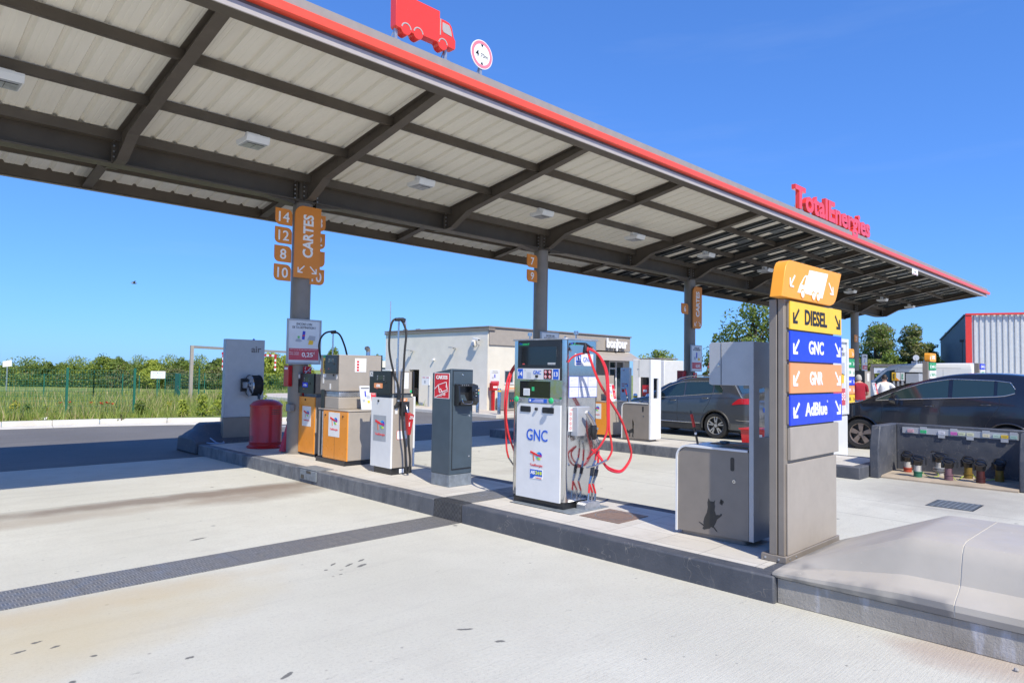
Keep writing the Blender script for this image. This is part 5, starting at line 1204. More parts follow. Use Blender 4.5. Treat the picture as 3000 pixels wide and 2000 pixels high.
# waste bin with service tower
def bin_unit(x, y, z, cat_pose, lab, solidwhite=False):
    # origin: front (-X) face, right (-Y) edge, at paving height
    t = thing('service_bin', lab, 'waste bin', (x + 0.2, y + 0.35, z), 'taupe service bins with white towers')
    wt = m_silver
    b = MB().m(m_taupe); b.prism(rrect(x + 0.03, x + 0.38, y + 0.04, y + 0.70, 0.05), 'z', z + 0.001, z + 0.045); b.build('plinth', t)
    pts = [(y + 0.01, z + 0.05), (y + 0.72, z + 0.05), (y + 0.72, z + 0.73)] + [(y + 0.60 + 0.12 * math.cos(R(a)), z + 0.71 + 0.12 * math.sin(R(a))) for a in range(10, 91, 10)] + [(y + 0.01, z + 0.83)]
    body = [(u if u > y + 0.02 else u, w) for u, w in pts]
    b = MB().m(m_taupe)
    b.prism([(y + 0.09, z + 0.05)] + [(u - 0.012, w - 0.012) for u, w in pts[1:-1]] + [(y + 0.0, z + 0.818), (y + 0.0, z + 0.05)], 'x', x, x + 0.40)
    b.build('body', t, bevel=0.018)
    b = MB().m(m_white)
    out = pts[1:-1]; w_ = 0.018
    poly = [(y + 0.72, z + 0.03)] + out[1:] + [(y - 0.0, z + 0.83)]
    # white rim strip
    prev = None
    rim = [(y + 0.722, z + 0.03), (y + 0.722, z + 0.72)] + [(y + 0.602 + 0.12 * math.cos(R(a)), z + 0.715 + 0.12 * math.sin(R(a))) for a in range(10, 91, 10)] + [(y + 0.005, z + 0.835)]
    for (a0, b0), (a1, b1) in zip(rim, rim[1:]):
        d = math.hypot(a1 - a0, b1 - b0); nx, nz = -(b1 - b0) / d * w_, (a1 - a0) / d * w_
        b.add([(x - 0.012, a0, b0), (x - 0.012, a1, b1), (x - 0.012, a1 + nx, b1 + nz), (x - 0.012, a0 + nx, b0 + nz), (x + 0.41, a0, b0), (x + 0.41, a1, b1), (x + 0.41, a1 + nx, b1 + nz), (x + 0.41, a0 + nx, b0 + nz)], [(0, 1, 2, 3), (4, 5, 6, 7), (0, 1, 5, 4), (3, 2, 6, 7)])
    b.build('rim', t)
    b = MB().m(m_black); b.rpanel('-X', x, y + 0.135, y + 0.17, z + 0.64, z + 0.76, 0.015, 0.003); b.m(m_chrome).disc('-X', x, y + 0.135, z + 0.55, 0.016, 0.006, 16); b.m(m_black).disc('-X', x - 0.006, y + 0.135, z + 0.55, 0.006, 0.001, 10)
    b.build('door_pull', t)
    cy, s = y + 0.40, 1.0
    if cat_pose == 'stand':
        P0 = [(0.06, 0.01), (0.03, 0.02), (-0.0, 0.03), (-0.01, 0.045), (-0.035, 0.04), (-0.06, 0.015), (-0.075, 0.01), (-0.07, 0.02), (-0.04, 0.055), (-0.06, 0.09), (-0.07, 0.12), (-0.115, 0.16), (-0.12, 0.175), (-0.108, 0.18), (-0.098, 0.165), (-0.06, 0.16), (-0.045, 0.2), (-0.05, 0.235), (-0.045, 0.26), (-0.05, 0.29), (-0.035, 0.275), (-0.015, 0.275), (0.0, 0.275), (0.015, 0.30), (0.025, 0.26), (0.02, 0.22), (0.03, 0.17), (0.055, 0.12), (0.065, 0.08), (0.06, 0.055), (0.11, 0.075), (0.112, 0.07), (0.062, 0.04), (0.075, 0.02)]
        pts = [(cy - 0.03 + a * 1.0, z + 0.07 + c) for a, c in P0]
    else:
        P0 = [(0.105, 0.115), (0.12, 0.135), (0.10, 0.13), (0.085, 0.125), (0.078, 0.145), (0.07, 0.13), (0.065, 0.11), (0.04, 0.13), (0.0, 0.15), (-0.03, 0.16), (-0.05, 0.19), (-0.055, 0.24), (-0.045, 0.29), (-0.03, 0.32), (-0.025, 0.31), (-0.04, 0.27), (-0.04, 0.21), (-0.03, 0.18), (-0.055, 0.14), (-0.055, 0.09), (-0.045, 0.04), (-0.055, 0.01), (-0.03, 0.01), (-0.02, 0.03), (-0.03, 0.08), (-0.01, 0.09), (0.015, 0.08), (0.025, 0.05), (0.02, 0.02), (0.04, 0.015), (0.045, 0.03), (0.04, 0.06), (0.05, 0.075), (0.08, 0.08), (0.10, 0.095)]
        pts = [(cy + 0.06 + a * 1.25, z + 0.06 + c * 1.25) for a, c in P0]
    b = MB().m(m_cat); b.flat('-X', x, pts, 0.0015)
    if cat_pose == 'stand':
        for da, dz, r_ in ((0.0, 0.0, 0.011), (-0.018, 0.01, 0.012), (-0.006, 0.02, 0.01), (-0.012, -0.01, 0.008)):
            b.disc('-X', x, cy - 0.135 + da, z + 0.345 + dz, r_, 0.0015, 10, r_ * 1.3)
    b.build('cat_decal', t)
    b = MB().m(m_black); b.hexa([(x + 0.05, y + 0.02, z + 0.856), (x + 0.36, y + 0.02, z + 0.856), (x + 0.36, y + 0.42, z + 0.856), (x + 0.05, y + 0.42, z + 0.856), (x + 0.08, y + 0.02, z + 0.872), (x + 0.33, y + 0.02, z + 0.872), (x + 0.33, y + 0.40, z + 0.866), (x + 0.08, y + 0.40, z + 0.866)]); b.m(m_screen); b.lathe(x + 0.14, y + 0.30, [(0.05, 0.858 + z), (0.045, 0.885 + z), (0.0, 0.89 + z)], 16)
    b.build('bin_lid', t)
    # tower: slab on the -Y side with slot, and cabinet head
    b = MB().m(wt if not solidwhite else m_white)
    yt0, yt1 = y - 0.045, y - 0.004
    hx0, hx1, hz0, hz1 = x + 0.11, x + 0.30, z + 0.94, z + 1.38
    b.box(x, hx0, yt0, yt1, z + 0.05, z + 1.79); b.box(hx1, x + 0.40, yt0, yt1, z + 0.05, z + 1.79); b.box(hx0 + 0.0005, hx1 - 0.0005, yt0, yt1, z + 0.05, hz0); b.box(hx0 + 0.0005, hx1 - 0.0005, yt0, yt1, hz1, z + 1.79)
    b.build('tower', t, bevel=0.0)
    b = MB().m(wt if not solidwhite else m_whitem); b.prism([(y - 0.003, z + 1.40), (y + 0.36, z + 1.40), (y + 0.385, z + 1.41), (y + 0.385, z + 1.765), (y + 0.37, z + 1.785), (y - 0.003, z + 1.79)], 'x', x + 0.004, x + 0.396); b.m(m_black); b.box(x + 0.0, x + 0.006, y + 0.262, y + 0.268, z + 1.40, z + 1.787); b.m(m_chrome).disc('-X', x + 0.004, y + 0.29, z + 1.58, 0.014, 0.008, 14)
    b.m(m_greenb if False else m_slatel); b.box(x + 0.1, x + 0.3, y + 0.02, y + 0.10, z + 1.372, z + 1.398)
    b.build('dispenser_head', t, bevel=0.006)
    return t
bin_unit(5.715, 2.815, Z0, 'stand', 'grey brown bin with a standing cat decal and silver dispenser tower beside the fuel totem')
def squeegee(x, y, z, lab, lean=0.0):
    t = thing('squeegee', lab, 'squeegee', (x, y, z), 'red handled squeegees')
    b = MB().m(m_black); b.tube([(x, y, z), (x - 0.03, y + 0.02, z + 0.16)], 0.011, 8); b.m(m_whitem); b.tube([(x - 0.0165, y + 0.011, z + 0.09), (x - 0.0205, y + 0.0137, z + 0.11)], 0.0116, 8); b.m(m_red).tube([(x - 0.03, y + 0.02, z + 0.16), (x - 0.055, y + 0.037, z + 0.28)], [0.014, 0.014], 8); b.m(m_black).tube([(x - 0.055, y + 0.037, z + 0.28), (x - 0.062, y + 0.042, z + 0.315)], [0.012, 0.004], 8); b.build('handle', t)
    return t
squeegee(5.80, 3.36, Z0 + 0.84, 'red and black squeegee sticking up from the nearer bin')

# fuel totem
t = thing('fuel_totem', 'tall taupe totem with DIESEL, GNC, GNR and AdBlue plates facing the camera', 'totem sign', (6.0, 2.45, Z0))
b = MB().m(m_taupe); b.box(5.43, 6.56, 2.36, 2.57, 0.199, 0.254); b.build('base_plate', t, bevel=0.006)
b = MB().m(m_galv)
for xx in (5.50, 5.62): b.disc('-Y', 2.36, xx, 0.226, 0.009, 0.004, 10)
for yy in (2.42, 2.53): b.disc('-X', 5.43, yy, 0.226, 0.009, 0.004, 10)
b.build('bolts', t)
b = MB().m(m_taupe); b.box(5.444, 6.495, 2.383, 2.432, 0.255, 2.316); b.box(5.439, 6.50, 2.441, 2.504, 0.255, 2.312); b.m(m_black); b.box(5.455, 6.486, 2.4321, 2.4409, 0.255, 2.307); b.build('body', t, bevel=0.004)
Yp = 2.382
def plate(z0, z1, mt, txt, tcol, h, w):
    b = MB().m(m_taupe); b.box(5.489, 6.471, Yp - 0.017, Yp - 0.001, z0 + 0.01, z1 - 0.01); b.m(mt); b.box(5.494, 6.606, Yp - 0.031, Yp - 0.018, z0, z1)
    b.m(tcol).text(txt, '-Y', Yp - 0.031, 6.019, (z0 + z1) / 2, h, w, 0.003, bold=0.03)
    if txt == 'AdBlue': b.ring('-Y', Yp - 0.031, 6.26, (z0 + z1) / 2 + 0.058, 0.010, 0.007, 0.003, 14)
    arrow(b, '-Y', Yp - 0.031, 5.61, (z0 + z1) / 2, 0.108, -1, w=0.024); arrow(b, '-Y', Yp - 0.031, 6.505, (z0 + z1) / 2, 0.108, 1, w=0.024)
    b.build('plate', t, bevel=0.003)
plate(2.071, 2.302, m_yel, 'DIESEL', m_btxt, 0.12, 0.48)
plate(1.811, 2.056, m_blue, 'GNC', m_ltxt, 0.106, 0.32)
plate(1.551, 1.796, m_salmon, 'GNR', m_ltxt, 0.106, 0.28)
plate(1.291, 1.536, m_blue, 'AdBlue', m_ltxt, 0.106, 0.47)
b = MB().m(m_taupel); b.box(5.503, 6.529, Yp - 0.029, Yp - 0.001, 1.012, 1.276); b.build('plate', t, bevel=0.003)
b = MB().m(m_taupel); b.box(5.479, 6.505, Yp - 0.016, Yp - 0.001, 0.257, 0.983); b.build('lower_panel', t, bevel=0.003)
b = MB().m(m_orsign); b.prism([(5.287, 2.318), (5.349, 2.519), (5.369, 2.567), (5.402, 2.605), (5.451, 2.624), (6.558, 2.632), (6.491, 2.509), (6.442, 2.413), (6.404, 2.364), (6.356, 2.336), (6.288, 2.318)], 'y', 2.331, 2.43); b.build('truck_board', t, bevel=0.004)
b = MB(); Yt = 2.3305
b.m(m_ltxt); b.flat('-Y', Yt, [(5.735, 2.379), (6.101, 2.366), (6.235, 2.594), (5.826, 2.584)], 0.002)
b.flat('-Y', Yt, [(5.585, 2.374), (5.72, 2.376), (5.807, 2.533), (5.749, 2.533), (5.711, 2.509), (5.634, 2.442)], 0.002); b.m(m_orsign).flat('-Y', Yt - 0.002, [(5.667, 2.446), (5.72, 2.446), (5.759, 2.519), (5.744, 2.519), (5.715, 2.499)], 0.001)
for cx in (5.682, 5.908, 6.004):
    b.m(m_orsign).disc('-Y', Yt - 0.002, cx, 2.372, 0.040, 0.0015, 20); b.m(m_ltxt).disc('-Y', Yt - 0.0035, cx, 2.369, 0.030, 0.0015, 20)
arrow(b, '-Y', Yt, 5.489, 2.461, 0.092, -1); arrow(b, '-Y', Yt, 6.298, 2.47, 0.092, 1)
b.build('truck_symbol', t)
# ------------------------------------------------------------------ second island
t2 = thing('diesel_pump', 'orange and beige pump on the second island seen behind the red gas hoses', 'fuel pump', (12.9, 9.8, Z0))
b = MB().m(m_black); b.box(12.66, 13.4, 9.60, 10.4, 0.198, 0.262); b.build('plinth', t2)
b = MB().m(m_taupel); b.box(12.645, 13.35, 9.58, 10.45, 0.264, 1.0); b.box(12.64, 13.36, 9.57, 10.46, 1.001, 1.03); b.build('cabinet', t2, bevel=0.01)
b = MB().m(m_orange); b.box(12.622, 12.644, 9.58, 10.40, 0.264, 0.998); b.m(m_whitem).panel('-X', 12.622, 9.80, 10.12, 0.62, 0.97, 0.002); logo(b, '-X', 12.62, 9.96, 0.84, 0.24); b.build('front_door', t2, bevel=0.003)
b = MB().m(m_taupel); b.box(12.66, 13.3, 9.95, 10.4, 1.032, 1.62); b.m(m_black); b.box(12.62, 12.659, 9.96, 10.38, 1.32, 1.62); b.build('tower', t2, bevel=0.006)
t = thing('leaflet_stand', 'clear offer leaflet stand on the pump of the second island behind the red hoses', 'leaflet stand', (12.9, 9.7, 1.03)); leaflet(t, 12.72, 9.66, 1.032, 1.05)
bin_unit(12.65, 8.52, Z0, 'arch', 'grey brown bin with an arched cat decal and white tower on the second island', True)
squeegee(12.76, 9.15, Z0 + 0.84, 'small red and black squeegee on the farther bin of the second island')
# posters on other columns
def poster_far(x0, x1, z0, z1, y, lab):
    t = thing('framed_poster', lab, 'poster', ((x0 + x1) / 2, y, (z0 + z1) / 2), 'petrol station offer posters in frames')
    b = MB().m(m_silver); b.box(x0, x1, y - 0.01, y + 0.03, z0, z1); b.build('frame', t, bevel=0.004)
    b = MB(); w, h = x1 - x0, z1 - z0; yy = y - 0.0105
    b.m(m_poster).panel('-Y', yy, x0 + 0.03, x1 - 0.03, z0 + 0.03, z1 - 0.03, 0.004); yy -= 0.004
    b.m(MATS['poster_red']).panel('-Y', yy, x0 + 0.045, x1 - 0.045, z0 + 0.1 * h, z0 + 0.34 * h, 0.002); b.m(m_gtxt).text('ENCORE LOIN', '-Y', yy, (x0 + x1) / 2, z1 - 0.11 * h, 0.045, w * 0.45, 0.003, bold=0.02); b.text('DE TA DESTINATION ?', '-Y', yy, (x0 + x1) / 2, z1 - 0.18 * h, 0.045, w * 0.68, 0.003, bold=0.02)
    b.m(m_ltxt).text('0,25€', '-Y', yy, x0 + w * 0.6, z0 + h * 0.21, 0.08, w * 0.4, 0.004, bold=0.03); b.m(lc[2]).flat('-Y', yy, [(x0 + w * 0.42, z0 + h * 0.52), (x0 + w * 0.52, z0 + h * 0.5), (x0 + w * 0.54, z0 + h * 0.72), (x0 + w * 0.45, z0 + h * 0.73)], 0.003)
    b.m(m_yel).flat('-Y', yy, [(x0 + w * 0.6, z0 + h * 0.42), (x0 + w * 0.78, z0 + h * 0.42), (x0 + w * 0.8, z0 + h * 0.5), (x0 + w * 0.62, z0 + h * 0.52)], 0.003); b.m(m_gtxtl).flat('-Y', yy, [(x0 + w * 0.25, z0 + h * 0.45), (x0 + w * 0.4, z0 + h * 0.44), (x0 + w * 0.38, z0 + h * 0.56), (x0 + w * 0.27, z0 + h * 0.55)], 0.003)
    b.build('poster_sheet', t)
poster_far(18.67, 19.31, 1.76, 2.57, 11.06, 'framed offer poster on the third column right of the shop')
poster_far(11.9, 12.55, 1.80, 2.64, 11.06, 'framed offer poster on the second column, only its top showing over the gas pump')
poster_far(33.4, 34.1, 1.92, 2.70, 11.0, 'framed offer poster on the farthest column, near the white van')
b = MB().m(m_red); b.box(18.5, 18.72, 11.25, 11.45, 1.3, 1.78); tag(b.build('extinguisher_box', bevel=0.02), 'red box on the left side of the third column above the grey car', 'box')
b = MB().m(m_redsign); b.rpanel('-Y', 11.09, 18.85, 19.07, 1.55, 1.72, 0.02, 0.01); b.m(m_ltxt).line('-Y', 11.08, [(18.9, 1.58), (19.02, 1.70)], 0.015); tag(b.build('no_smoking_sign'), 'red no smoking sign on the third column below its poster', 'sign')
# red tub between the islands
t = thing('red_tub', 'bright red plastic tub standing on the paving seen through the tower slot', 'tub', (14.3, 6.85, 0))
b = MB().m(m_hred); b.hexa([(14.1, 6.62, 0.0), (14.5, 6.62, 0.0), (14.5, 7.08, 0.0), (14.1, 7.08, 0.0), (14.07, 6.58, 0.50), (14.53, 6.58, 0.50), (14.53, 7.12, 0.50), (14.07, 7.12, 0.50)]); b.box(14.04, 14.56, 6.55, 7.15, 0.501, 0.53); b.m(m_whitem).panel('-X', 14.06, 6.62, 6.74, 0.24, 0.42, 0.012); b.build('tub', t, bevel=0.01)

# ------------------------------------------------------------------ fuel fill point housing
t = thing('fill_point_housing', 'dark painted concrete housing with open front around the tanker fill pipes', 'wall', (13.0, 2.9, 0))
b = MB().m(m_kerb); ck = [(12.45, 0), (12.45, 0.49), (12.56, 0.87), (13.58, 0.87), (13.58, 0)]
b.prism(ck, 'y', 3.85, 3.99); b.build('end_wall', t, bevel=0.015)
b = MB().m(m_kerb); b.prism([(12.62, 0), (12.62, 0.47), (12.75, 0.87), (13.6, 0.87), (13.6, 0)], 'y', 1.80, 1.97); b.box(12.9, 13.58, -1.5, 1.79, 0, 0.5); b.build('end_wall', t, bevel=0.015)
b = MB().m(m_kerb); b.box(13.40, 13.58, 1.972, 3.848, 0.0, 0.872); b.build('back_wall', t, bevel=0.012)
b = MB().m(M('fuel_stained_floor', (0.40, 0.33, 0.25), 0.85, var=0.25, scale=1.5, dirt=0.4)); b.prism([(12.55, -0.01), (12.55, 0.025), (12.62, 0.045), (13.398, 0.075), (13.398, -0.01)], 'y', 1.972, 3.848); b.build('floor', t)
b = MB().m(m_silver); b.box(13.385, 13.398, 2.09, 3.75, 0.715, 0.82); r5 = random.Random(3)
tags = [(3.62, 'ptag_pink', (0.6, 0.35, 0.4), 0), (3.42, None, None, 1), (3.15, 'ptag_white', (0.7, 0.7, 0.75), -1), (2.97, 'ptag_magenta', (0.6, 0.12, 0.45), 0.3), (2.86, 'ptag_lime', (0.55, 0.6, 0.4), 0), (2.74, 'ptag_lime2', (0.6, 0.6, 0.4), -1), (2.52, 'ptag_cream', (0.65, 0.6, 0.42), 0.4), (2.38, 'ptag_green', (0.45, 0.6, 0.5), 0), (2.27, 'ptag_yellow', (0.75, 0.52, 0.03), -1), (2.15, 'ptag_teal', (0.35, 0.55, 0.5), 0.3)]
b.build('tag_rail', t)
for yy, nm, cc, dz in tags:
    b = MB().m(m_silver)
    if dz: b.box(13.372, 13.3845, yy - 0.05, yy + 0.05, 0.67 + (0.06 if dz > 0 else 0), 0.74 + (0.10 if dz > 0 else 0.0))
    b.m(M(nm, cc, 0.5) if nm else m_greenb); b.box(13.369, 13.3845, yy - 0.049, yy + 0.045, 0.735, 0.785); b.m(m_gtxt); b.panel('-X', 13.369, yy - 0.03, yy + 0.03, 0.758, 0.764, 0.001)
    b.build('fuel_tag', t)
caps = [(13.20, 3.62, 'red', 0.0, 'orange red fill pipe with black cap against the back wall, leftmost of the pipes'), (12.80, 3.36, 'green', 0.3, 'green fill pipe with black capped elbow at the left front of the housing'), (13.16, 3.13, 'white', 0.4, 'tall whitish fill pipe with a wide flange near the back wall'), (12.80, 2.92, 'purple', 0.4, 'purple brown fill pipe with black cap in the front middle'), (13.18, 2.73, 'yellow', 0.1, 'rusty yellow fill pipe with a black cap behind the middle'), (12.86, 2.50, 'dark', 0.1, 'dark red fill pipe with black cap at the edge of the shade'), (13.18, 2.31, 'yellow', 0.2, 'fill pipe with black cap deep in the shaded right corner')]
for x, y, cn, ln, lab in caps:
    t = thing('fill_pipe', lab, 'pipe', (x, y, 0.05), 'capped tanker fill pipes')
    hh = 0.30 if cn != 'white' else 0.34; zf = 0.03
    b = MB().m(m_pip[cn]); b.cyl((x, y, zf), (x, y, zf + 0.10), 0.062, n=20); b.cyl((x, y, zf + 0.10), (x, y, zf + 0.112), 0.07, n=20); b.m(m_pip[cn] if cn in ('purple', 'yellow', 'dark') else m_pip['white']); b.cyl((x, y, zf + 0.112), (x, y, hh), 0.055, n=20)
    if cn == 'white': b.m(m_galv); b.cyl((x, y, zf + 0.12), (x, y, zf + 0.135), 0.10); b.cyl((x, y, zf + 0.15), (x, y, zf + 0.17), 0.10)
    b.m(m_greenb if cn != 'white' else m_galv); b.cyl((x, y, zf - 0.005), (x, y, zf + 0.02), 0.064, n=20); b.build('pipe', t)
    b = MB().m(m_black); ax = Vector((-0.5, -0.15, 0.85)).normalized(); c0 = Vector((x - 0.005, y, hh)); b.cyl(c0 - ax * 0.03, c0 + ax * 0.05, 0.074, n=20); b.cyl(c0 + ax * 0.05, c0 + ax * 0.075, 0.084, n=20); b.cyl(c0 + ax * 0.075, c0 + ax * 0.09, 0.062, n=20); b.box(c0.x - 0.03, c0.x + 0.03, c0.y + 0.07, c0.y + 0.10, c0.z - 0.06, c0.z + 0.06); b.build('cap', t)
    b = MB().m(m_black); top = c0 + ax * 0.085
    if ln > 0.25:
        b.tube([top + Vector((0, 0.13, 0.03)), top + Vector((0, 0.10, 0.05)), top + Vector((0, -0.11, 0.02)), top + Vector((0.0, -0.125, -0.02)), top + Vector((0.0, -0.12, -0.11))], 0.013, 8); b.tube([top + Vector((-0.01, 0.10, 0.0)), top + Vector((-0.01, 0.07, -0.09))], 0.018, 8)
    else:
        b.tube(spline([top + Vector((0, 0.085, -0.02)), top + Vector((0, 0.06, 0.035)), top + Vector((0, 0, 0.05)), top + Vector((0, -0.06, 0.035)), top + Vector((0, -0.085, -0.02))], 5), 0.014, 8)
    b.build('handle', t)
b = MB().m(M('earth_wire', (0.35, 0.45, 0.05), 0.5)); b.tube(spline([(12.83, 3.30, 0.12), (12.9, 3.2, 0.06), (13.05, 3.12, 0.07), (13.1, 3.16, 0.12)], 6), 0.006, 6); b.tube(spline([(12.84, 2.88, 0.12), (12.9, 2.83, 0.05), (13.1, 2.78, 0.10)], 6), 0.006, 6); b.tube(spline([(13.18, 2.68, 0.13), (13.1, 2.55, 0.06), (13.15, 2.36, 0.1)], 6), 0.006, 6)
tag(b.build('earth_wire'), 'thin yellow green wires looped between the fill pipes', 'wire')

# white poster stand and far totems, pumps
t = thing('poster_totem', 'white free standing poster totem half hidden behind the fuel totem', 'totem sign', (14.0, 5.1, 0))
b = MB().m(m_white); b.box(13.40, 14.33, 4.99, 5.16, 0.03, 0.92); b.build('lower_body', t, bevel=0.01)
b = MB().m(m_white); b.box(13.40, 14.33, 5.0, 5.16, 0.94, 2.42)
for a0, a1, c0, c1 in ((13.40, 13.46, 0.94, 2.42), (14.27, 14.33, 0.94, 2.42), (13.461, 14.269, 2.35, 2.42), (13.461, 14.269, 0.94, 1.0)): b.box(a0, a1, 4.96, 4.999, c0, c1)
b.build('frame', t, bevel=0.006)
b = MB().m(m_poster).panel('-Y', 5.0, 13.462, 14.268, 1.002, 2.348, 0.004); b.m(MATS['poster_red']).panel('-Y', 4.996, 13.5, 14.23, 1.12, 1.45, 0.002); b.m(m_gtxt).text('ENCORE LOIN', '-Y', 4.996, 13.87, 2.22, 0.07, 0.5, 0.003, bold=0.02); b.text('DE TA DESTINATION ?', '-Y', 4.996, 13.87, 2.12, 0.07, 0.7, 0.003, bold=0.02); b.m(m_ltxt).text('0,25€', '-Y', 4.996, 14.02, 1.29, 0.13, 0.38, 0.004, bold=0.02); b.m(m_yel).flat('-Y', 4.996, [(13.95, 1.55), (14.15, 1.55), (14.17, 1.72), (13.98, 1.75)], 0.002); b.m(m_gtxtl).flat('-Y', 4.996, [(13.9, 1.75), (14.2, 1.7), (14.2, 1.95), (14.0, 1.95)], 0.002); b.build('poster_sheet', t)
def totem_far(x, y, z0, ztop, w, plates, lab, board=None):
    t = thing('totem_sign', lab, 'totem sign', (x + w / 2, y, 0), 'smaller fuel totems on the farther islands')
    b = MB().m(m_taupe); b.box(x, x + w, y, y + 0.14, z0, ztop); b.build('body', t, bevel=0.006)
    n = 0
    for (za, zb_, mt, txt, tc) in plates:
        b = MB().m(mt); b.box(x + 0.08, x + w + 0.03, y - 0.03, y - 0.002, za, zb_)
        if mt is m_whitem and txt.startswith('9'):
            b.m(m_greenb)
        if txt: b.m(tc).text(txt, '-Y', y - 0.03, x + w / 2 + 0.05, (za + zb_) / 2, (zb_ - za) * 0.38, w * 0.42, 0.004, bold=0.02)
        b.m(tc); arrow(b, '-Y', y - 0.03, x + 0.17, (za + zb_) / 2, 0.09, -1); arrow(b, '-Y', y - 0.03, x + w - 0.06, (za + zb_) / 2, 0.09, 1)
        b.build('plate', t)
    if board:
        b = MB().m(m_orsign); b.rpanel('-Y', y + 0.1, x + 0.06, x + w - 0.02, ztop + 0.005, ztop + 0.25, 0.06, 0.14); b.m(m_ltxt)
        if board == 'CARTES':
            b.text('CARTES', '-Y', y - 0.04, x + w * 0.6, ztop + 0.13, 0.10, w * 0.45, 0.003, bold=0.03)
        arrow(b, '-Y', y - 0.04, (x + w * 0.18) if board == 'CARTES' else x + w * 0.85, ztop + 0.12, 0.10, -1 if board == 'CARTES' else 1); b.build('top_board', t, bevel=0.01)
m_gsign = M('green_sign', (0.02, 0.33, 0.13), 0.4)
totem_far(19.45, 6.97, 0.198, 2.20, 1.0, [(1.93, 2.17, m_gsign, 'premium', m_ltxt), (1.68, 1.91, m_whitem, '95-E10', m_gsign), (1.44, 1.66, m_blue, 'diesel', m_ltxt), (1.19, 1.42, m_salmon, 'GNR', m_ltxt), (0.95, 1.17, m_yel, 'DIESEL', m_btxt)], 'far totem peeping out right of the white poster stand, green and white plates', 'x')
totem_far(22.5, 5.62, 0.0, 2.14, 0.72, [(1.90, 2.12, m_gsign, 'premium', m_ltxt), (1.66, 1.88, m_whitem, '95-E10', m_gsign), (1.20, 1.42, m_yel, 'DIESEL', m_btxt), (0.95, 1.17, m_blue, 'AdBlue', m_ltxt)], 'far totem with orange CARTES board rising over the black car roof', 'CARTES')
totem_far(27.0, 5.25, 0.0, 2.18, 0.72, [(1.98, 2.16, m_blue, 'DIESEL B', m_ltxt), (1.77, 1.96, m_whitem, '95-E10', m_gsign)], 'far totem with a blue top plate at the rear end of the white van')
t = thing('fuel_pump', 'grey pump with black head beside the man in the red shirt', 'fuel pump', (27.5, 9.0, 0.0))
b = MB().m(m_black); b.box(27.45, 27.5, 8.95, 9.42, 1.35, 1.90); b.m(m_taupel); b.box(27.5, 28.1, 8.95, 9.42, 0, 1.88); b.m(m_whitem).panel('-Y', 8.95, 27.75, 27.95, 1.5, 1.8, 0.004); b.build('body', t, bevel=0.01)
t = thing('fuel_pump', 'wide pump with yellow, orange and green fuel plates in front of the white van', 'fuel pump', (27.3, 7.4, 0.0))
b = MB().m(m_taupe); b.box(27.02, 27.9, 7.02, 7.90, 0, 1.45); b.m(m_silver); b.box(27.0, 27.9, 7.02, 7.44, 1.452, 1.80); b.m(m_dark); b.box(27.02, 27.9, 7.03, 7.9, 1.455, 1.86); b.build('body', t, bevel=0.01)
b = MB().m(m_yel).panel('-X', 27.0, 7.76, 7.88, 1.55, 1.84, 0.02); b.m(m_btxt).text('DIESEL', '-X', 26.98, 7.82, 1.695, 0.06, 0.24, 0.004, bold=0.03, rot=PI / 2); b.m(m_whitem).panel('-X', 27.0, 7.62, 7.74, 1.55, 1.84, 0.02); b.m(m_orsign).flat('-X', 26.98, [(7.62, 1.55), (7.74, 1.55), (7.74, 1.66)], 0.003); b.m(m_whitem).panel('-X', 27.0, 7.48, 7.60, 1.55, 1.84, 0.02); b.m(m_gsign).text('SP95', '-X', 26.98, 7.54, 1.695, 0.06, 0.2, 0.004, bold=0.02, rot=PI / 2); b.m(m_silver)
for k in range(3): b.panel('-X', 27.0, 7.79 - 0.14 * k, 7.85 - 0.14 * k, 1.36, 1.53, 0.022)
b.build('fuel_plates', t)
t = thing('leaflet_stand', 'far offer leaflet stand in front of the man in the white shirt', 'leaflet stand', (23.4, 7.25, 1.0)); leaflet(t, 23.3, 7.28, 1.02, 1.25)
b = MB().m(m_taupel); b.box(23.25, 23.75, 7.1, 7.6, 0, 1.015); tag(b.build('pump_cabinet', bevel=0.01), 'beige cabinet below the far leaflet stand, behind the black car bonnet', 'cabinet')

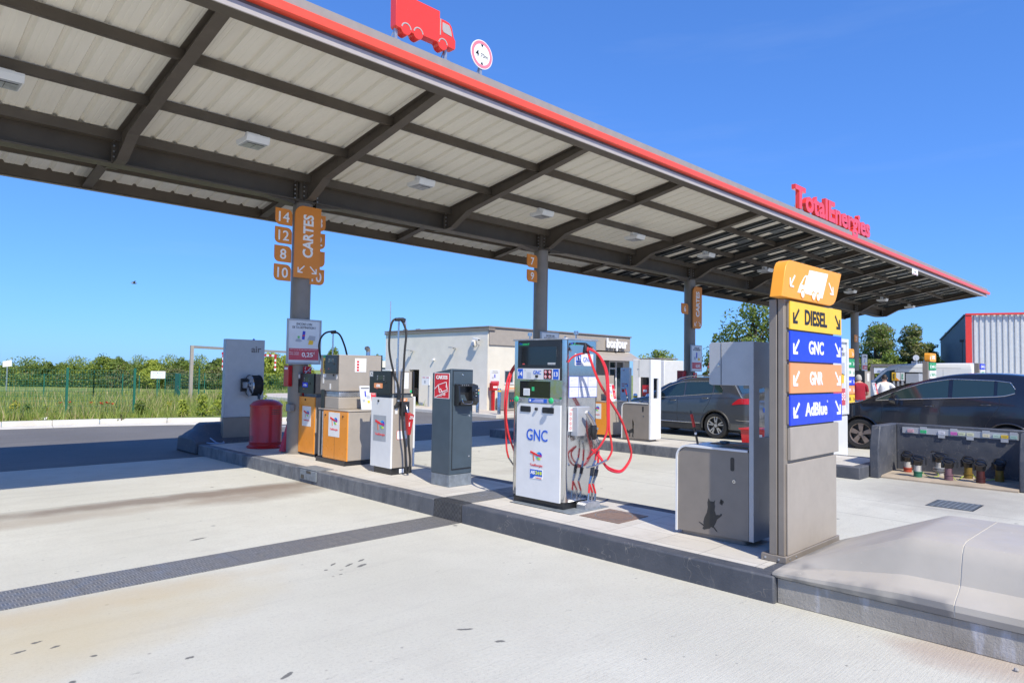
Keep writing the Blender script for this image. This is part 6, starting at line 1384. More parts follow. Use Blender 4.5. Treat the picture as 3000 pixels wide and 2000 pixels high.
# ------------------------------------------------------------------ cars
def lerp_(pts, x):
    pts = sorted(pts)
    if x <= pts[0][0]: return pts[0][1]
    for (a, b_), (c, d) in zip(pts, pts[1:]):
        if x <= c:
            f = (x - a) / (c - a) if c > a else 0
            return b_ + (d - b_) * f
    return pts[-1][1]
def smooth_prof(pts, n=6):
    out = spline([(x, 0, z) for x, z in sorted(pts)], n)
    return [(p.x, p.z) for p in out]
def car(name, lab, loc, L, W, prof, belt, wheels, wr, mpaint, malloy, windows, shields, zb=0.22, spokes=5, chrome=True, clad=False, seams=(), handles=(), tail=None, mirror=None, plate_=None, cat='car', hood_from=None, rails=False, antenna=None, group=None, roundr=0.28, roundf=0.55, tumble=0.30, twin=True):
    t = thing(name, lab, cat, loc, group, rotz=PI / 2)
    P_ = smooth_prof(prof)
    def top(x): return lerp_(P_, x)
    def bl(x): return lerp_(belt, x)
    def wp(x):
        r = W / 2
        if x < roundr: r *= 1 - 0.16 * (1 - x / roundr) ** 2
        if x > L - roundf: r *= 1 - 0.26 * ((x - L + roundf) / roundf) ** 2.2
        return r
    def sw(x, z):
        w = wp(x); b_ = bl(x)
        if z > b_: return w * (0.985 - tumble * (z - b_))
        if z > 0.62: return w * (1.0 - 0.015 * (z - 0.62) / max(.05, b_ - 0.62))
        if z > 0.42: return w * 0.995
        return w * (0.995 - 0.12 * (0.42 - z) ** 1.2)
    xs_ = sorted(set([0.0, 0.03, 0.08] + [L * i / 150 for i in range(1, 150)] + [L - 0.03, L]))
    rings = []
    for x in xs_:
        tp = top(x); zb_ = zb + (0.10 * max(0, 1 - x / 0.25)) + 0.06 * max(0, (x - L + 0.3) / 0.3)
        lv = [zb_, zb_ + 0.04] + [0.30 + 0.03 * i for i in range(20)] + [min(bl(x), tp - 0.07)]
        lv = [min(l_, min(bl(x), tp - 0.07) - 0.0008 * (len(lv) - i)) for i, l_ in enumerate(lv[:-1])] + [lv[-1]]
        lv = [max(l_, zb_ + 0.0008 * i) for i, l_ in enumerate(lv)]
        b_ = lv[-1]; e = tp - 0.055
        lv += [b_ + (e - b_) * f for f in (0.25, 0.5, 0.75, 1.0)]
        half = [(0, zb_)] + [(sw(x, z) if i else sw(x, z) * 0.9, z) for i, z in enumerate(lv)]
        we = half[-1][0]
        half += [(we - 0.022, tp - 0.028), (we - 0.065, tp - 0.008), (we * 0.72, tp + 0.006), (we * 0.4, tp + 0.016), (0, tp + 0.02)]
        rings.append([Vector((x, w_, z)) for w_, z in half] + [Vector((x, -w_, z)) for w_, z in reversed(half[1:-1])])
    b = MB().m(mpaint); b.loft(rings); body = b.build('body', t, origin=(0, 0, 0), ang=42)
    # wheel wells: open the side panels round each wheel, then line them
    bm = bmesh.new(); bm.from_mesh(body.data)
    dead = []
    for f in bm.faces:
        c_ = f.calc_center_median()
        for wx in wheels:
            if math.hypot(c_.x - wx, c_.z - wr) < wr * 1.15 and (abs(c_.y) > W / 2 - 0.26):
                dead.append(f); break
    bmesh.ops.delete(bm, geom=dead, context='FACES'); bm.to_mesh(body.data); bm.free()
    body.data.shade_smooth(); body.data.set_sharp_from_angle(angle=R(40))
    b = MB().m(m_black)
    for wx in wheels:
        for sy in (-1, 1):
            rg = [[Vector((wx + wr * 1.16 * math.cos(R(-25 + 230 * k / 24)), sy * yy, wr + wr * 1.16 * math.sin(R(-25 + 230 * k / 24)))) for k in range(25)] for yy in (W / 2 - 0.03, W / 2 - 0.30)]
            b.loft(rg, cap=False, closed=False); b.add([rg[1][i] for i in range(25)], [tuple(range(25))])
    b.build('wheel_arch_liner', t, origin=(0, 0, 0))
    # arches, cladding
    b = MB().m(m_trim if clad else mpaint)
    for wx in wheels:
        for sy in (-1, 1):
            pts = []
            for k in range(25):
                a = R(-8 + 196 * k / 24); xx = wx + wr * 1.17 * math.cos(a); zz = wr + wr * 1.17 * math.sin(a)
                pts.append((xx, sy * (sw(min(max(xx, 0), L), max(zz, zb)) - 0.002), max(zz, zb)))
            b.tube(pts, 0.03 if clad else 0.02, 6)
    if clad or True:
        b.m(m_trim)
        for sy in (-1, 1):
            xa, xb = wheels[0] + wr * 1.2, wheels[1] - wr * 1.2
            vs = []
            for k in range(13):
                x = xa + (xb - xa) * k / 12
                for z in (zb - 0.01, zb + 0.08, 0.36 if clad else 0.30): vs.append((x, sy * (sw(x, z) + 0.006), z))
            b.add(vs, [(i * 3 + j, i * 3 + j + 1, i * 3 + j + 4, i * 3 + j + 3) for i in range(12) for j in range(2)])
    b.build('cladding', t, origin=(0, 0, 0), ang=60)
    if clad:
        b = MB().m(m_chrome)
        for sy in (-1, 1): b.tube([(wheels[0] + wr * 1.3 + (wheels[1] - wheels[0] - 2.6 * wr) * k / 10, sy * (sw(1.5, 0.40) + 0.006), 0.385) for k in range(11)], 0.012, 6); b.tube([(0.06 + 0.05 * k, sy * (sw(0.06 + 0.05 * k, 0.5) + 0.004), 0.50 + 0.002 * k) for k in range(9)], 0.008, 6)
        b.build('sill_trim', t, origin=(0, 0, 0))
    # side windows
    for wi, (lo, hi) in enumerate(windows):
        xa = max(min(p[0] for p in lo), min(p[0] for p in hi)); xb = min(max(p[0] for p in lo), max(p[0] for p in hi))
        for sy in (-1, 1):
            b = MB().m(m_cglass); vs = []; N, K = 14, 4
            for i in range(N + 1):
                x = xa + (xb - xa) * i / N; z0_ = lerp_(lo, x); z1_ = max(z0_ + 0.002, lerp_(hi, x))
                for j in range(K + 1):
                    z = z0_ + (z1_ - z0_) * j / K; vs.append((x, sy * (sw(x, z) + 0.006), z))
            b.add(vs, [(i * (K + 1) + j, i * (K + 1) + j + 1, (i + 1) * (K + 1) + j + 1, (i + 1) * (K + 1) + j) for i in range(N) for j in range(K)])
            b.build('window', t, origin=(0, 0, 0))
    if chrome:
        b = MB().m(m_chrome)
        for sy in (-1, 1):
            los = [p for w_ in windows for p in w_[0]]; his = [p for w_ in windows for p in w_[1]]
            for arr in (sorted(set(his)), sorted(set(los))):
                pr = []
                x0_, x1_ = arr[0][0], arr[-1][0]
                for k in range(31):
                    x = x0_ + (x1_ - x0_) * k / 30; z = lerp_(arr, x) + (0.012 if arr[0] in his else -0.01); pr.append((x, sy * (sw(x, z) + 0.006), z))
                b.tube(pr, 0.009, 6)
        b.build('window_trim', t, origin=(0, 0, 0))
    for x0_, x1_ in shields:
        b = MB().m(m_cglass); vs = []; N, K = 8, 12
        for i in range(N + 1):
            x = x0_ + (x1_ - x0_) * i / N; tp = top(x); w_ = (sw(x, tp - 0.06) - 0.09)
            for j in range(K + 1):
                y = -w_ + 2 * w_ * j / K; vs.append((x, y, tp + 0.014 + 0.012 * (1 - (y / w_) ** 2)))
        b.add(vs, [(i * (K + 1) + j, i * (K + 1) + j + 1, (i + 1) * (K + 1) + j + 1, (i + 1) * (K + 1) + j) for i in range(N) for j in range(K)])
        b.build('windscreen' if x0_ > L / 2 else 'rear_window', t, origin=(0, 0, 0))
    b = MB().m(m_black)
    for sm in seams:
        for sy in (-1, 1):
            pr = []
            for (xa, za), (xb, zb2) in zip(sm, sm[1:]):
                for k in range(7):
                    x = xa + (xb - xa) * k / 6; z = za + (zb2 - za) * k / 6; pr.append((x, sy * (sw(x, z) - 0.001), z))
            b.tube(pr, 0.005, 5)
    if seams: b.build('door_seams', t, origin=(0, 0, 0))
    for hx, hz in handles:
        b = MB().m(mpaint)
        for sy in (-1, 1):
            y = sw(hx, hz); b.tube(spline([(hx - 0.10, sy * (y - 0.005), hz), (hx - 0.07, sy * (y + 0.028), hz + 0.004), (hx + 0.07, sy * (y + 0.028), hz + 0.004), (hx + 0.10, sy * (y - 0.005), hz)], 5), 0.013, 8); b.m(m_chrome).tube([(hx - 0.06, sy * (y + 0.04), hz + 0.006), (hx + 0.06, sy * (y + 0.04), hz + 0.006)], 0.004, 6); b.m(mpaint)
        b.build('door_handle', t, origin=(0, 0, 0))
    if mirror:
        for sy in (-1, 1):
            b = MB().m(mpaint); x, z = mirror; y = sw(x, z) - 0.01
            b.tube([(x, sy * y, z - 0.04), (x - 0.01, sy * (y + 0.08), z - 0.03)], 0.03, 8)
            b.loft([[Vector((x - 0.05 + dx, sy * (y + 0.15) + rr * 1.15 * math.cos(a), z + rr * 0.85 * math.sin(a))) for a in [2 * PI * k / 16 for k in range(16)]] for dx, rr in ((0.0, 0.11), (0.01, 0.135), (0.09, 0.125), (0.15, 0.08), (0.16, 0.02))]); b.build('mirror', t, origin=(0, 0, 0))
    if tail:
        for sy in (-1, 1):
            b = MB().m(m_lampr); lo, hi = tail; vs = []; N = 10
            xa, xb = lo[0][0], lo[-1][0]
            for i in range(N + 1):
                x = xa + (xb - xa) * i / N
                for z in (lerp_(lo, x), lerp_(hi, x)): vs.append((x, sy * (sw(x, z) + 0.012), z))
            b.add(vs, [(2 * i, 2 * i + 1, 2 * i + 3, 2 * i + 2) for i in range(N)])
            z0_, z1_ = lerp_(lo, xa), lerp_(hi, xa)
            b.hexa([(xa - 0.012, sy * W * 0.30, z0_), (xa + 0.03, sy * W * 0.30, z0_), (xa + 0.03, sy * (sw(xa, z0_) + .01), z0_), (xa - 0.0, sy * (sw(xa, z0_) + .01), z0_), (xa - 0.002, sy * W * 0.30, z1_), (xa + 0.04, sy * W * 0.30, z1_), (xa + 0.04, sy * (sw(xa, z1_) + .01), z1_), (xa + 0.0, sy * (sw(xa, z1_) + .01), z1_)])
            b.build('tail_light', t, origin=(0, 0, 0))
    for sy in (-1, 1):
        b = MB().m(m_screen); xx = L - 0.16; zz = top(L - 0.3) - 0.2
        b.tube([(L - 0.36, sy * (sw(L - 0.36, zz) - 0.02), zz + 0.03), (L - 0.14, sy * (sw(L - 0.14, zz) - 0.03), zz)], 0.055, 8); b.build('headlight', t, origin=(0, 0, 0))
    if rails:
        b = MB().m(m_chrome)
        for sy in (-1, 1):
            b.tube(spline([(0.55, sy * (sw(0.7, top(0.7) - 0.05) - 0.05), top(0.55) + 0.0), (0.75, sy * (sw(0.8, top(0.8) - 0.05) - 0.05), top(0.8) + 0.045), (1.6, sy * (sw(1.6, top(1.6) - 0.05) - 0.05), top(1.6) + 0.045), (2.1, sy * (sw(2.1, top(2.1) - 0.05) - 0.05), top(2.1) + 0.035), (2.3, sy * (sw(2.3, top(2.3) - 0.05) - 0.05), top(2.3) + 0.005)], 6), 0.016, 8)
        b.build('roof_rail', t, origin=(0, 0, 0))
    if antenna:
        b = MB().m(m_black); b.tube([(antenna, 0, top(antenna) + 0.015), (antenna - 0.08, 0, top(antenna) + 0.06)], [0.03, 0.02], 8); b.tube([(antenna - 0.08, 0, top(antenna) + 0.05), (antenna - 0.38, 0, top(antenna) + 0.36)], 0.006, 6); b.build('antenna', t, origin=(0, 0, 0))
    if plate_:
        b = MB().m(m_ltxt); b.box(-0.012, 0.06, -0.26, 0.26, plate_, plate_ + 0.11); b.m(m_bluel); b.box(-0.013, 0.02, 0.22, 0.262, plate_ - .001, plate_ + 0.111); b.m(m_btxt)
        vs, fs, a0, a1 = text_geo('AA-123', 0.02)
        b.build('number_plate', t, origin=(0, 0, 0))
    b = MB().m(m_trim); b.box(0.3, L - 0.4, -W / 2 + 0.25, W / 2 - 0.25, zb - 0.05, zb + 0.08); b.build('underbody', t, origin=(0, 0, 0))
    for wx in wheels:
        for sy in (-1, 1):
            yo = sy * (W / 2 - 0.015); yi = sy * (W / 2 - 0.23)
            b = MB().m(m_rubber)
            pr = [(wr * 0.68, 0.0), (wr * 0.90, -0.01), (wr * 0.97, 0.012), (wr, 0.04), (wr, 0.18), (wr * 0.96, 0.21), (wr * 0.68, 0.215)]
            b.loft([[Vector((wx + r_ * math.cos(2 * PI * k / 40), yo - sy * d, wr + r_ * math.sin(2 * PI * k / 40))) for k in range(40)] for r_, d in pr], cap=False)
            wo = b.build('wheel', t, origin=(0, 0, 0))
            b = MB().m(m_dark); b.cyl((wx, yo - sy * 0.10, wr), (wx, yo - sy * 0.12, wr), wr * 0.68, n=32); b.m(malloy)
            b.loft([[Vector((wx + r_ * math.cos(2 * PI * k / 40), yo - sy * d, wr + r_ * math.sin(2 * PI * k / 40))) for k in range(40)] for r_, d in ((wr * 0.64, 0.09), (wr * 0.655, 0.012), (wr * 0.70, 0.004), (wr * 0.705, 0.014))], cap=False)
            b.cyl((wx, yo - sy * 0.012, wr), (wx, yo - sy * 0.06, wr), wr * 0.13, n=20)
            for k in range(spokes):
                a = 2 * PI * k / spokes + PI / 2
                for da in ((-0.16, 0.16) if twin else (0.0,)):
                    u0 = a + da * 0.3; u1 = a + da * 1.15; wd0 = wr * (0.045 if twin else 0.09); wd1 = wr * (0.05 if twin else 0.17)
                    p0 = Vector((math.cos(u0), 0, math.sin(u0))) * wr * 0.10; p1 = Vector((math.cos(u1), 0, math.sin(u1))) * wr * 0.66; n_ = Vector((-math.sin(a), 0, math.cos(a))); c_ = Vector((wx, 0, wr)); f1 = Vector((0, yo - sy * 0.02, 0)); f2 = Vector((0, yo - sy * 0.07, 0))
                    b.hexa([c_ + p0 - n_ * wd0 + f2, c_ + p1 - n_ * wd1 + f2, c_ + p1 + n_ * wd1 + f2, c_ + p0 + n_ * wd0 + f2, c_ + p0 - n_ * wd0 + f1, c_ + p1 - n_ * wd1 + f1, c_ + p1 + n_ * wd1 + f1, c_ + p0 + n_ * wd0 + f1])
            b.m(m_dark)
            for k in range(5):
                a = 2 * PI * k / 5; b.cyl((wx + wr * 0.19 * math.cos(a), yo - sy * 0.006, wr + wr * 0.19 * math.sin(a)), (wx + wr * 0.19 * math.cos(a), yo - sy * 0.03, wr + wr * 0.19 * math.sin(a)), 0.012, n=8)
            rim = b.build('rim', wo, origin=(0, 0, 0), ang=30)
    return t
car('grey_suv', 'dark grey metallic SUV with silver roof rails parked behind the second island', (17.40, 8.02, 0), 4.0, 1.80,
    [(0.0, 0.52), (0.02, 0.85), (0.10, 1.02), (0.30, 1.14), (0.50, 1.42), (0.62, 1.55), (1.0, 1.60), (1.56, 1.60), (2.0, 1.565), (2.3, 1.49), (2.6, 1.38), (2.85, 1.24), (3.1, 1.07), (3.3, 1.02), (3.7, 0.95), (3.9, 0.87), (3.97, 0.72), (4.0, 0.55)],
    [(0, 1.10), (0.8, 1.155), (1.15, 1.14), (2.1, 1.05), (2.75, 1.0), (3.3, 0.97), (4.0, 0.9)], (1.04, 3.28), 0.34, m_suv, m_alloy,
    [([(0.84, 1.20), (1.08, 1.19)], [(0.84, 1.28), (0.96, 1.42), (1.08, 1.475)]), ([(1.13, 1.185), (1.94, 1.105)], [(1.13, 1.49), (1.85, 1.47), (1.94, 1.465)]), ([(1.99, 1.10), (2.95, 1.015)], [(1.99, 1.462), (2.2, 1.43), (2.5, 1.33), (2.95, 1.03)])],
    [(0.34, 0.52), (2.50, 3.04)], clad=True, seams=([(2.17, 1.08), (2.18, 0.6), (2.16, 0.30)], [(1.13, 1.17), (1.22, 0.95), (1.38, 0.70)], [(2.98, 1.0), (3.0, 0.5)], [(0.5, 1.08), (2.2, 1.0), (3.0, 0.93)]), handles=((2.32, 0.955), (1.34, 1.045)), tail=([(0.045, 0.93), (0.30, 0.93), (0.56, 0.90)], [(0.045, 1.08), (0.38, 1.07), (0.56, 0.925)]), mirror=(2.78, 1.10), plate_=0.72, rails=True, spokes=5)
car('black_car', 'glossy black people carrier filling the right side behind the fill point housing', (18.0, 1.92, 0), 4.55, 1.84,
    [(0.0, 0.6), (0.02, 0.95), (0.12, 1.15), (0.30, 1.42), (0.45, 1.62), (0.61, 1.74), (1.03, 1.785), (1.48, 1.785), (1.96, 1.75), (2.46, 1.63), (2.99, 1.46), (3.26, 1.345), (3.54, 1.215), (3.80, 1.10), (4.0, 1.06), (4.25, 0.98), (4.42, 0.86), (4.52, 0.70), (4.55, 0.5)],
    [(0, 1.30), (0.8, 1.30), (1.14, 1.28), (2.2, 1.21), (3.2, 1.13), (3.7, 1.06), (4.55, 0.9)], (0.92, 3.75), 0.355, m_blk, m_alloyb,
    [([(0.80, 1.40), (0.95, 1.345), (1.10, 1.325)], [(0.80, 1.46), (0.84, 1.59), (1.10, 1.625)]), ([(1.16, 1.32), (1.90, 1.265)], [(1.16, 1.63), (1.9, 1.65)]), ([(1.98, 1.26), (3.05, 1.185)], [(1.98, 1.645), (2.46, 1.555), (2.9, 1.40), (3.05, 1.33)]), ([(3.11, 1.18), (3.42, 1.155)], [(3.11, 1.305), (3.42, 1.165)])],
    [(0.16, 0.42), (2.75, 3.66)], seams=([(2.12, 1.22), (2.15, 0.7), (2.17, 0.34)], [(1.06, 1.27), (1.05, 1.12), (1.3, 0.72), (1.32, 0.6)], [(3.27, 1.12), (3.32, 0.55)]), handles=((2.33, 1.06), (1.30, 1.13)), tail=([(0.06, 1.0), (0.45, 1.05)], [(0.06, 1.25), (0.45, 1.12)]), mirror=(2.98, 1.175), rails=False, spokes=5, twin=False, roundf=0.8, antenna=0.75, tumble=0.34)
car('white_van', 'long white high roofed van standing beyond the far pumps', (36.95, 7.2, 0), 4.9, 1.9,
    [(0, 0.5), (0.01, 1.2), (0.03, 2.1), (0.10, 2.30), (0.3, 2.34), (1.5, 2.33), (2.8, 2.28), (3.3, 2.22), (3.6, 2.08), (3.95, 1.75), (4.3, 1.36), (4.45, 1.25), (4.75, 1.08), (4.86, 0.9), (4.9, 0.5)],
    [(0, 1.25), (4.9, 1.15)], (0.9, 4.0), 0.36, m_vanw, m_silver, [([(3.2, 1.30), (4.15, 1.28)], [(3.2, 2.02), (3.55, 1.95), (4.15, 1.36)])], [(3.62, 4.38)], chrome=False, seams=([(3.1, 2.1), (3.1, 0.4)], [(1.2, 2.05), (1.2, 0.6)], [(0.5, 2.1), (3.0, 2.12)], [(0.5, 1.3), (3.0, 1.3)]), handles=((3.25, 1.15),), mirror=(4.1, 1.4), cat='van', tumble=0.07, roundr=0.1, roundf=0.6)
car('white_hatchback', 'white car of which only the roof shows above the black car at the right edge', (25.4, 1.6, 0.12), 4.0, 1.75,
    [(0, 0.5), (0.03, 0.95), (0.15, 1.2), (0.45, 1.52), (0.9, 1.58), (1.8, 1.56), (2.4, 1.42), (3.0, 1.06), (3.7, 0.9), (3.95, 0.7), (4.0, 0.5)],
    [(0, 1.0), (4, 0.92)], (0.8, 3.2), 0.32, m_vanw, m_alloy, [([(0.6, 1.08), (2.6, 1.0)], [(0.6, 1.42), (1.8, 1.46), (2.6, 1.2)])], [(2.3, 2.95)], chrome=False)

# ------------------------------------------------------------------ people
def person(loc, face, lab, shirt, hairm, joints, rad, hair_long=0.0, bald=False, shirtz=(0.93, 1.52)):
    t = thing('person', lab, 'person', loc, None, rotz=face)
    me = bpy.data.meshes.new('person_body')
    names = list(joints); idx = {n: i for i, n in enumerate(names)}
    edges = [('pelvis', 'waist'), ('waist', 'chest'), ('chest', 'neckb'), ('neckb', 'neck'), ('neck', 'head'), ('head', 'crown')]
    for s_ in 'lr':
        edges += [('neckb', 'sh' + s_), ('sh' + s_, 'el' + s_), ('el' + s_, 'wr' + s_), ('wr' + s_, 'ha' + s_), ('pelvis', 'hip' + s_), ('hip' + s_, 'kn' + s_), ('kn' + s_, 'an' + s_), ('an' + s_, 'to' + s_)]
    me.from_pydata([joints[n] for n in names], [(idx[a], idx[c]) for a, c in edges], [])
    o = bpy.data.objects.new('body', me); COL.objects.link(o)
    sk = o.modifiers.new('skin', 'SKIN'); o.modifiers.new('sub', 'SUBSURF').levels = 2
    o.modifiers['sub'].render_levels = 2
    sv = me.skin_vertices[0].data
    for n in names:
        r_ = rad[n[:2] if n[:2] in rad else n]
        sv[idx[n]].radius = r_ if isinstance(r_, tuple) else (r_, r_)
    sv[idx['pelvis']].use_root = True
    bpy.context.view_layer.update()
    dg = bpy.context.evaluated_depsgraph_get()
    m2 = bpy.data.meshes.new_from_object(o.evaluated_get(dg)); o.modifiers.clear(); o.data = m2
    m2.materials.clear()
    for mm in (m_skin, shirt, m_jean, m_black): m2.materials.append(mm)
    el = {s_: Vector(joints['el' + s_]) for s_ in 'lr'}; sh = {s_: Vector(joints['sh' + s_]) for s_ in 'lr'}
    for p in m2.polygons:
        c = p.center; k = 0
        if c.z < 0.10: k = 3
        elif c.z < 0.95 and abs(c.x) < 0.3 and abs(c.y) < 0.24: k = 2
        elif c.z <= 1.46 and abs(c.x) < 0.24: k = 1
        for s_ in 'lr':
            a, e = sh[s_], el[s_]; d = e - a; f = (c - a).dot(d) / d.length_squared
            if -0.3 < f and ((c - a) - d * f).length < 0.085 and c.z < 1.5 and abs(c.x) > 0.15:
                k = 1 if f < 0.72 else 0
        for s_ in 'lr':
            a, e = el[s_], Vector(joints['wr' + s_]); d = e - a; f = (c - a).dot(d) / d.length_squared
            if 0.0 < f < 1.6 and ((c - a) - d * max(0, min(1, f))).length < 0.07 and abs(c.x) > 0.16: k = 0
        p.material_index = k
    m2.shade_smooth(); o.parent = t
    hp = Vector(joints['head'])
    b = MB().m(hairm); rings = []
    for k in range(10):
        f = k / 9; z = hp.z - 0.03 + 0.165 * f; r_ = 0.093 * math.sqrt(max(0.0, 1 - max(0, (f - 0.25) / 0.78) ** 2)) + 0.004
        rings.append([Vector((hp.x + r_ * math.cos(a) * 0.92, hp.y - 0.012 + r_ * math.sin(a) * (1.08 if math.sin(a) < 0 or f > 0.45 else 0.55), z)) for a in [2 * PI * j / 18 for j in range(18)]])
    b.loft(rings); b.build('hair', t, origin=(0, 0, 0))
    b = MB().m(m_skin); b.tube([(hp.x, hp.y + 0.085, hp.z + 0.03), (hp.x, hp.y + 0.115, hp.z - 0.01), (hp.x, hp.y + 0.09, hp.z - 0.02)], [0.01, 0.016, 0.012], 6)
    for sx in (-1, 1): b.tube([(hp.x + sx * 0.083, hp.y, hp.z + 0.025), (hp.x + sx * 0.09, hp.y - 0.01, hp.z - 0.02)], 0.014, 6)
    b.m(m_black)
    for sx in (-1, 1): b.tube([(hp.x + sx * 0.032 - 0.008, hp.y + 0.089, hp.z + 0.022), (hp.x + sx * 0.032 + 0.008, hp.y + 0.089, hp.z + 0.022)], 0.006, 6)
    b.m(m_ptxt); b.tube([(hp.x - 0.022, hp.y + 0.088, hp.z - 0.05), (hp.x + 0.022, hp.y + 0.088, hp.z - 0.05)], 0.005, 6)
    b.build('face', t, origin=(0, 0, 0))
    b = MB().m(m_skin)
    for s_ in 'lr':
        h = Vector(joints['ha' + s_]); w = Vector(joints['wr' + s_]); d = (h - w).normalized(); sd = d.cross(Vector((0, 1, 0)));
        if sd.length < 0.1: sd = Vector((1, 0, 0))
        sd.normalize(); bend = Vector((0, 0.02, 0))
        for k in range(4):
            o0 = h + sd * (k - 1.5) * 0.019; ln = (0.07, 0.08, 0.075, 0.06)[k]
            b.tube([o0, o0 + d * ln * 0.5 + bend * 0.3, o0 + d * ln + bend], [0.0095, 0.009, 0.007], 6)
        b.tube([w + d * 0.03 - sd * 0.025, w + d * 0.06 - sd * 0.055 + bend, w + d * 0.09 - sd * 0.055 + bend], [0.011, 0.010, 0.008], 6)
    b.build('fingers', t, origin=(0, 0, 0))
    return t
RAD = {'pelvis': (0.16, 0.115), 'waist': (0.15, 0.11), 'chest': (0.175, 0.12), 'neckb': (0.11, 0.075), 'neck': 0.055, 'head': (0.085, 0.10), 'crown': (0.062, 0.075), 'sh': 0.068, 'el': 0.045, 'wr': 0.03, 'ha': (0.04, 0.02), 'hi': (0.095, 0.1), 'kn': 0.06, 'an': 0.045, 'to': (0.045, 0.03)}
J1 = {'pelvis': (0, 0, 0.94), 'waist': (0, 0, 1.06), 'chest': (0, 0, 1.26), 'neckb': (0, -0.01, 1.42), 'neck': (0, 0.0, 1.49), 'head': (0, 0.02, 1.60), 'crown': (0, 0.01, 1.68),
      'shl': (-0.2, 0, 1.38), 'ell': (-0.30, -0.05, 1.12), 'wrl': (-0.20, 0.10, 1.0), 'hal': (-0.15, 0.13, 0.98), 'shr': (0.2, 0, 1.38), 'elr': (0.36, -0.06, 1.18), 'wrr': (0.20, 0.03, 1.02), 'har': (0.15, 0.07, 1.01),
      'hipl': (-0.1, 0, 0.86), 'knl': (-0.12, 0.02, 0.48), 'anl': (-0.13, -0.02, 0.08), 'tol': (-0.14, 0.13, 0.035), 'hipr': (0.1, 0, 0.86), 'knr': (0.12, 0.03, 0.48), 'anr': (0.14, -0.01, 0.08), 'tor': (0.16, 0.14, 0.035)}
person((26.0, 7.83, 0.03), R(-62), 'young dark haired man in a white t-shirt with a hand on his hip', m_tsw, m_hair, J1, RAD)
J2 = dict(J1); J2.update({'ell': (-0.27, 0.04, 1.12), 'wrl': (-0.22, 0.22, 1.05), 'hal': (-0.2, 0.29, 1.06), 'elr': (0.27, 0.05, 1.13), 'wrr': (0.24, 0.24, 1.06), 'har': (0.22, 0.31, 1.07), 'head': (0, 0.05, 1.575), 'crown': (0, 0.05, 1.65)})
RAD2 = dict(RAD); RAD2.update({'waist': (0.185, 0.15), 'chest': (0.2, 0.145), 'pelvis': (0.18, 0.135)})
person((22.0, 7.33, 0.03), R(-50), 'stout man in a dark red shirt and jeans seen from behind at the far pump', m_tsr, m_hairg, J2, RAD2)
# ------------------------------------------------------------------ shop building
t = thing('shop_building', 'low cream and taupe station shop with bonjour in white letters', 'building', (23.5, 23.5, 0.1))
b = MB().m(m_creamlit)
b.box(18.66, 18.90, 20.24, 24.74, 0.1, 3.30); b.box(18.66, 18.90, 25.50, 27.4, 0.1, 3.30); b.box(18.66, 18.90, 24.741, 25.499, 1.68, 3.30)
b.build('side_wall', t)
b = MB().m(m_cream); b.box(18.662, 19.62, 20.235, 20.45, 0.1, 2.76); b.box(20.14, 25.5, 20.235, 20.45, 0.1, 2.76); b.box(19.621, 20.139, 20.235, 20.45, 0.1, 1.18); b.box(19.621, 20.139, 20.235, 20.45, 1.70, 2.76); b.build('front_wall', t)
b = MB().m(m_taupel); b.box(18.70, 28.3, 20.18, 20.5, 2.72, 3.42); b.build('fascia', t, bevel=0.01)
b = MB().m(m_taupe); b.box(18.60, 18.96, 20.12, 27.45, 3.30, 3.40); b.box(18.6, 28.35, 20.12, 27.45, 3.42, 3.48); b.build('coping', t, bevel=0.008)
b = MB().m(m_creamlit); b.box(18.9, 28.3, 27.2, 27.4, 0.1, 3.3); b.box(28.1, 28.3, 20.5, 27.2, 0.1, 3.3); b.box(18.9, 28.3, 20.5, 27.2, 3.2, 3.29); b.build('rear_walls', t)
b = MB().m(m_taupe); b.box(25.5, 26.6, 20.2, 20.3, 0.1, 2.5); b.build('dark_wall_panel', t)
b = MB().m(m_taupel); b.hexa([(25.3, 19.55, 2.25), (28.6, 19.55, 2.25), (28.6, 19.6, 2.25), (25.3, 19.6, 2.25), (25.3, 20.17, 2.62), (28.35, 20.17, 2.62), (28.35, 20.2, 2.66), (25.3, 20.2, 2.66)]); b.build('awning', t)
b = MB().m(m_ltxt); b.text('bonjour', '-Y', 20.10, 27.05, 3.10, 0.44, 1.62, 0.06, bold=0.035); b.build('lettering', t, bevel=0.01)
b = MB().m(m_whitem); b.box(19.60, 20.16, 20.20, 20.234, 1.14, 1.18); b.m(m_silver)
for a0, a1, c0, c1 in ((19.62, 19.66, 1.18, 1.70), (20.10, 20.14, 1.18, 1.70), (19.661, 20.099, 1.66, 1.70), (19.661, 20.099, 1.18, 1.22)): b.box(a0, a1, 20.24, 20.27, c0, c1)
b.m(m_winb); b.box(19.661, 20.099, 20.28, 20.29, 1.221, 1.659); b.build('window', t)
b = MB().m(m_whitem)
for a0, a1, c0, c1 in ((26.62, 26.70, 0.1, 2.26), (27.16, 27.24, 0.1, 2.26), (27.8, 27.88, 0.1, 2.26), (26.701, 27.159, 2.18, 2.26), (27.241, 27.8, 2.18, 2.26), (26.701, 27.159, 1.84, 1.92), (26.701, 27.159, 0.1, 0.2)): b.box(a0, a1, 20.22, 20.26, c0, c1)
b.m(m_winb); b.box(26.701, 27.159, 20.27, 20.28, 0.2, 2.18); b.box(27.241, 27.8, 20.27, 20.28, 0.1, 2.18); b.m(m_taupel)
for k in range(6): b.box(27.27 + k * 0.09, 27.31 + k * 0.09, 20.262, 20.268, 1.93, 2.17)
b.m(m_chrome); b.cyl((27.12, 20.19, 0.9), (27.12, 20.19, 1.3), 0.012, n=8); b.build('door', t)
b = MB().m(m_cream); b.box(27.89, 28.29, 20.21, 20.5, 0.1, 2.71); b.build('door_pier', t)
b = MB().m(m_galv)
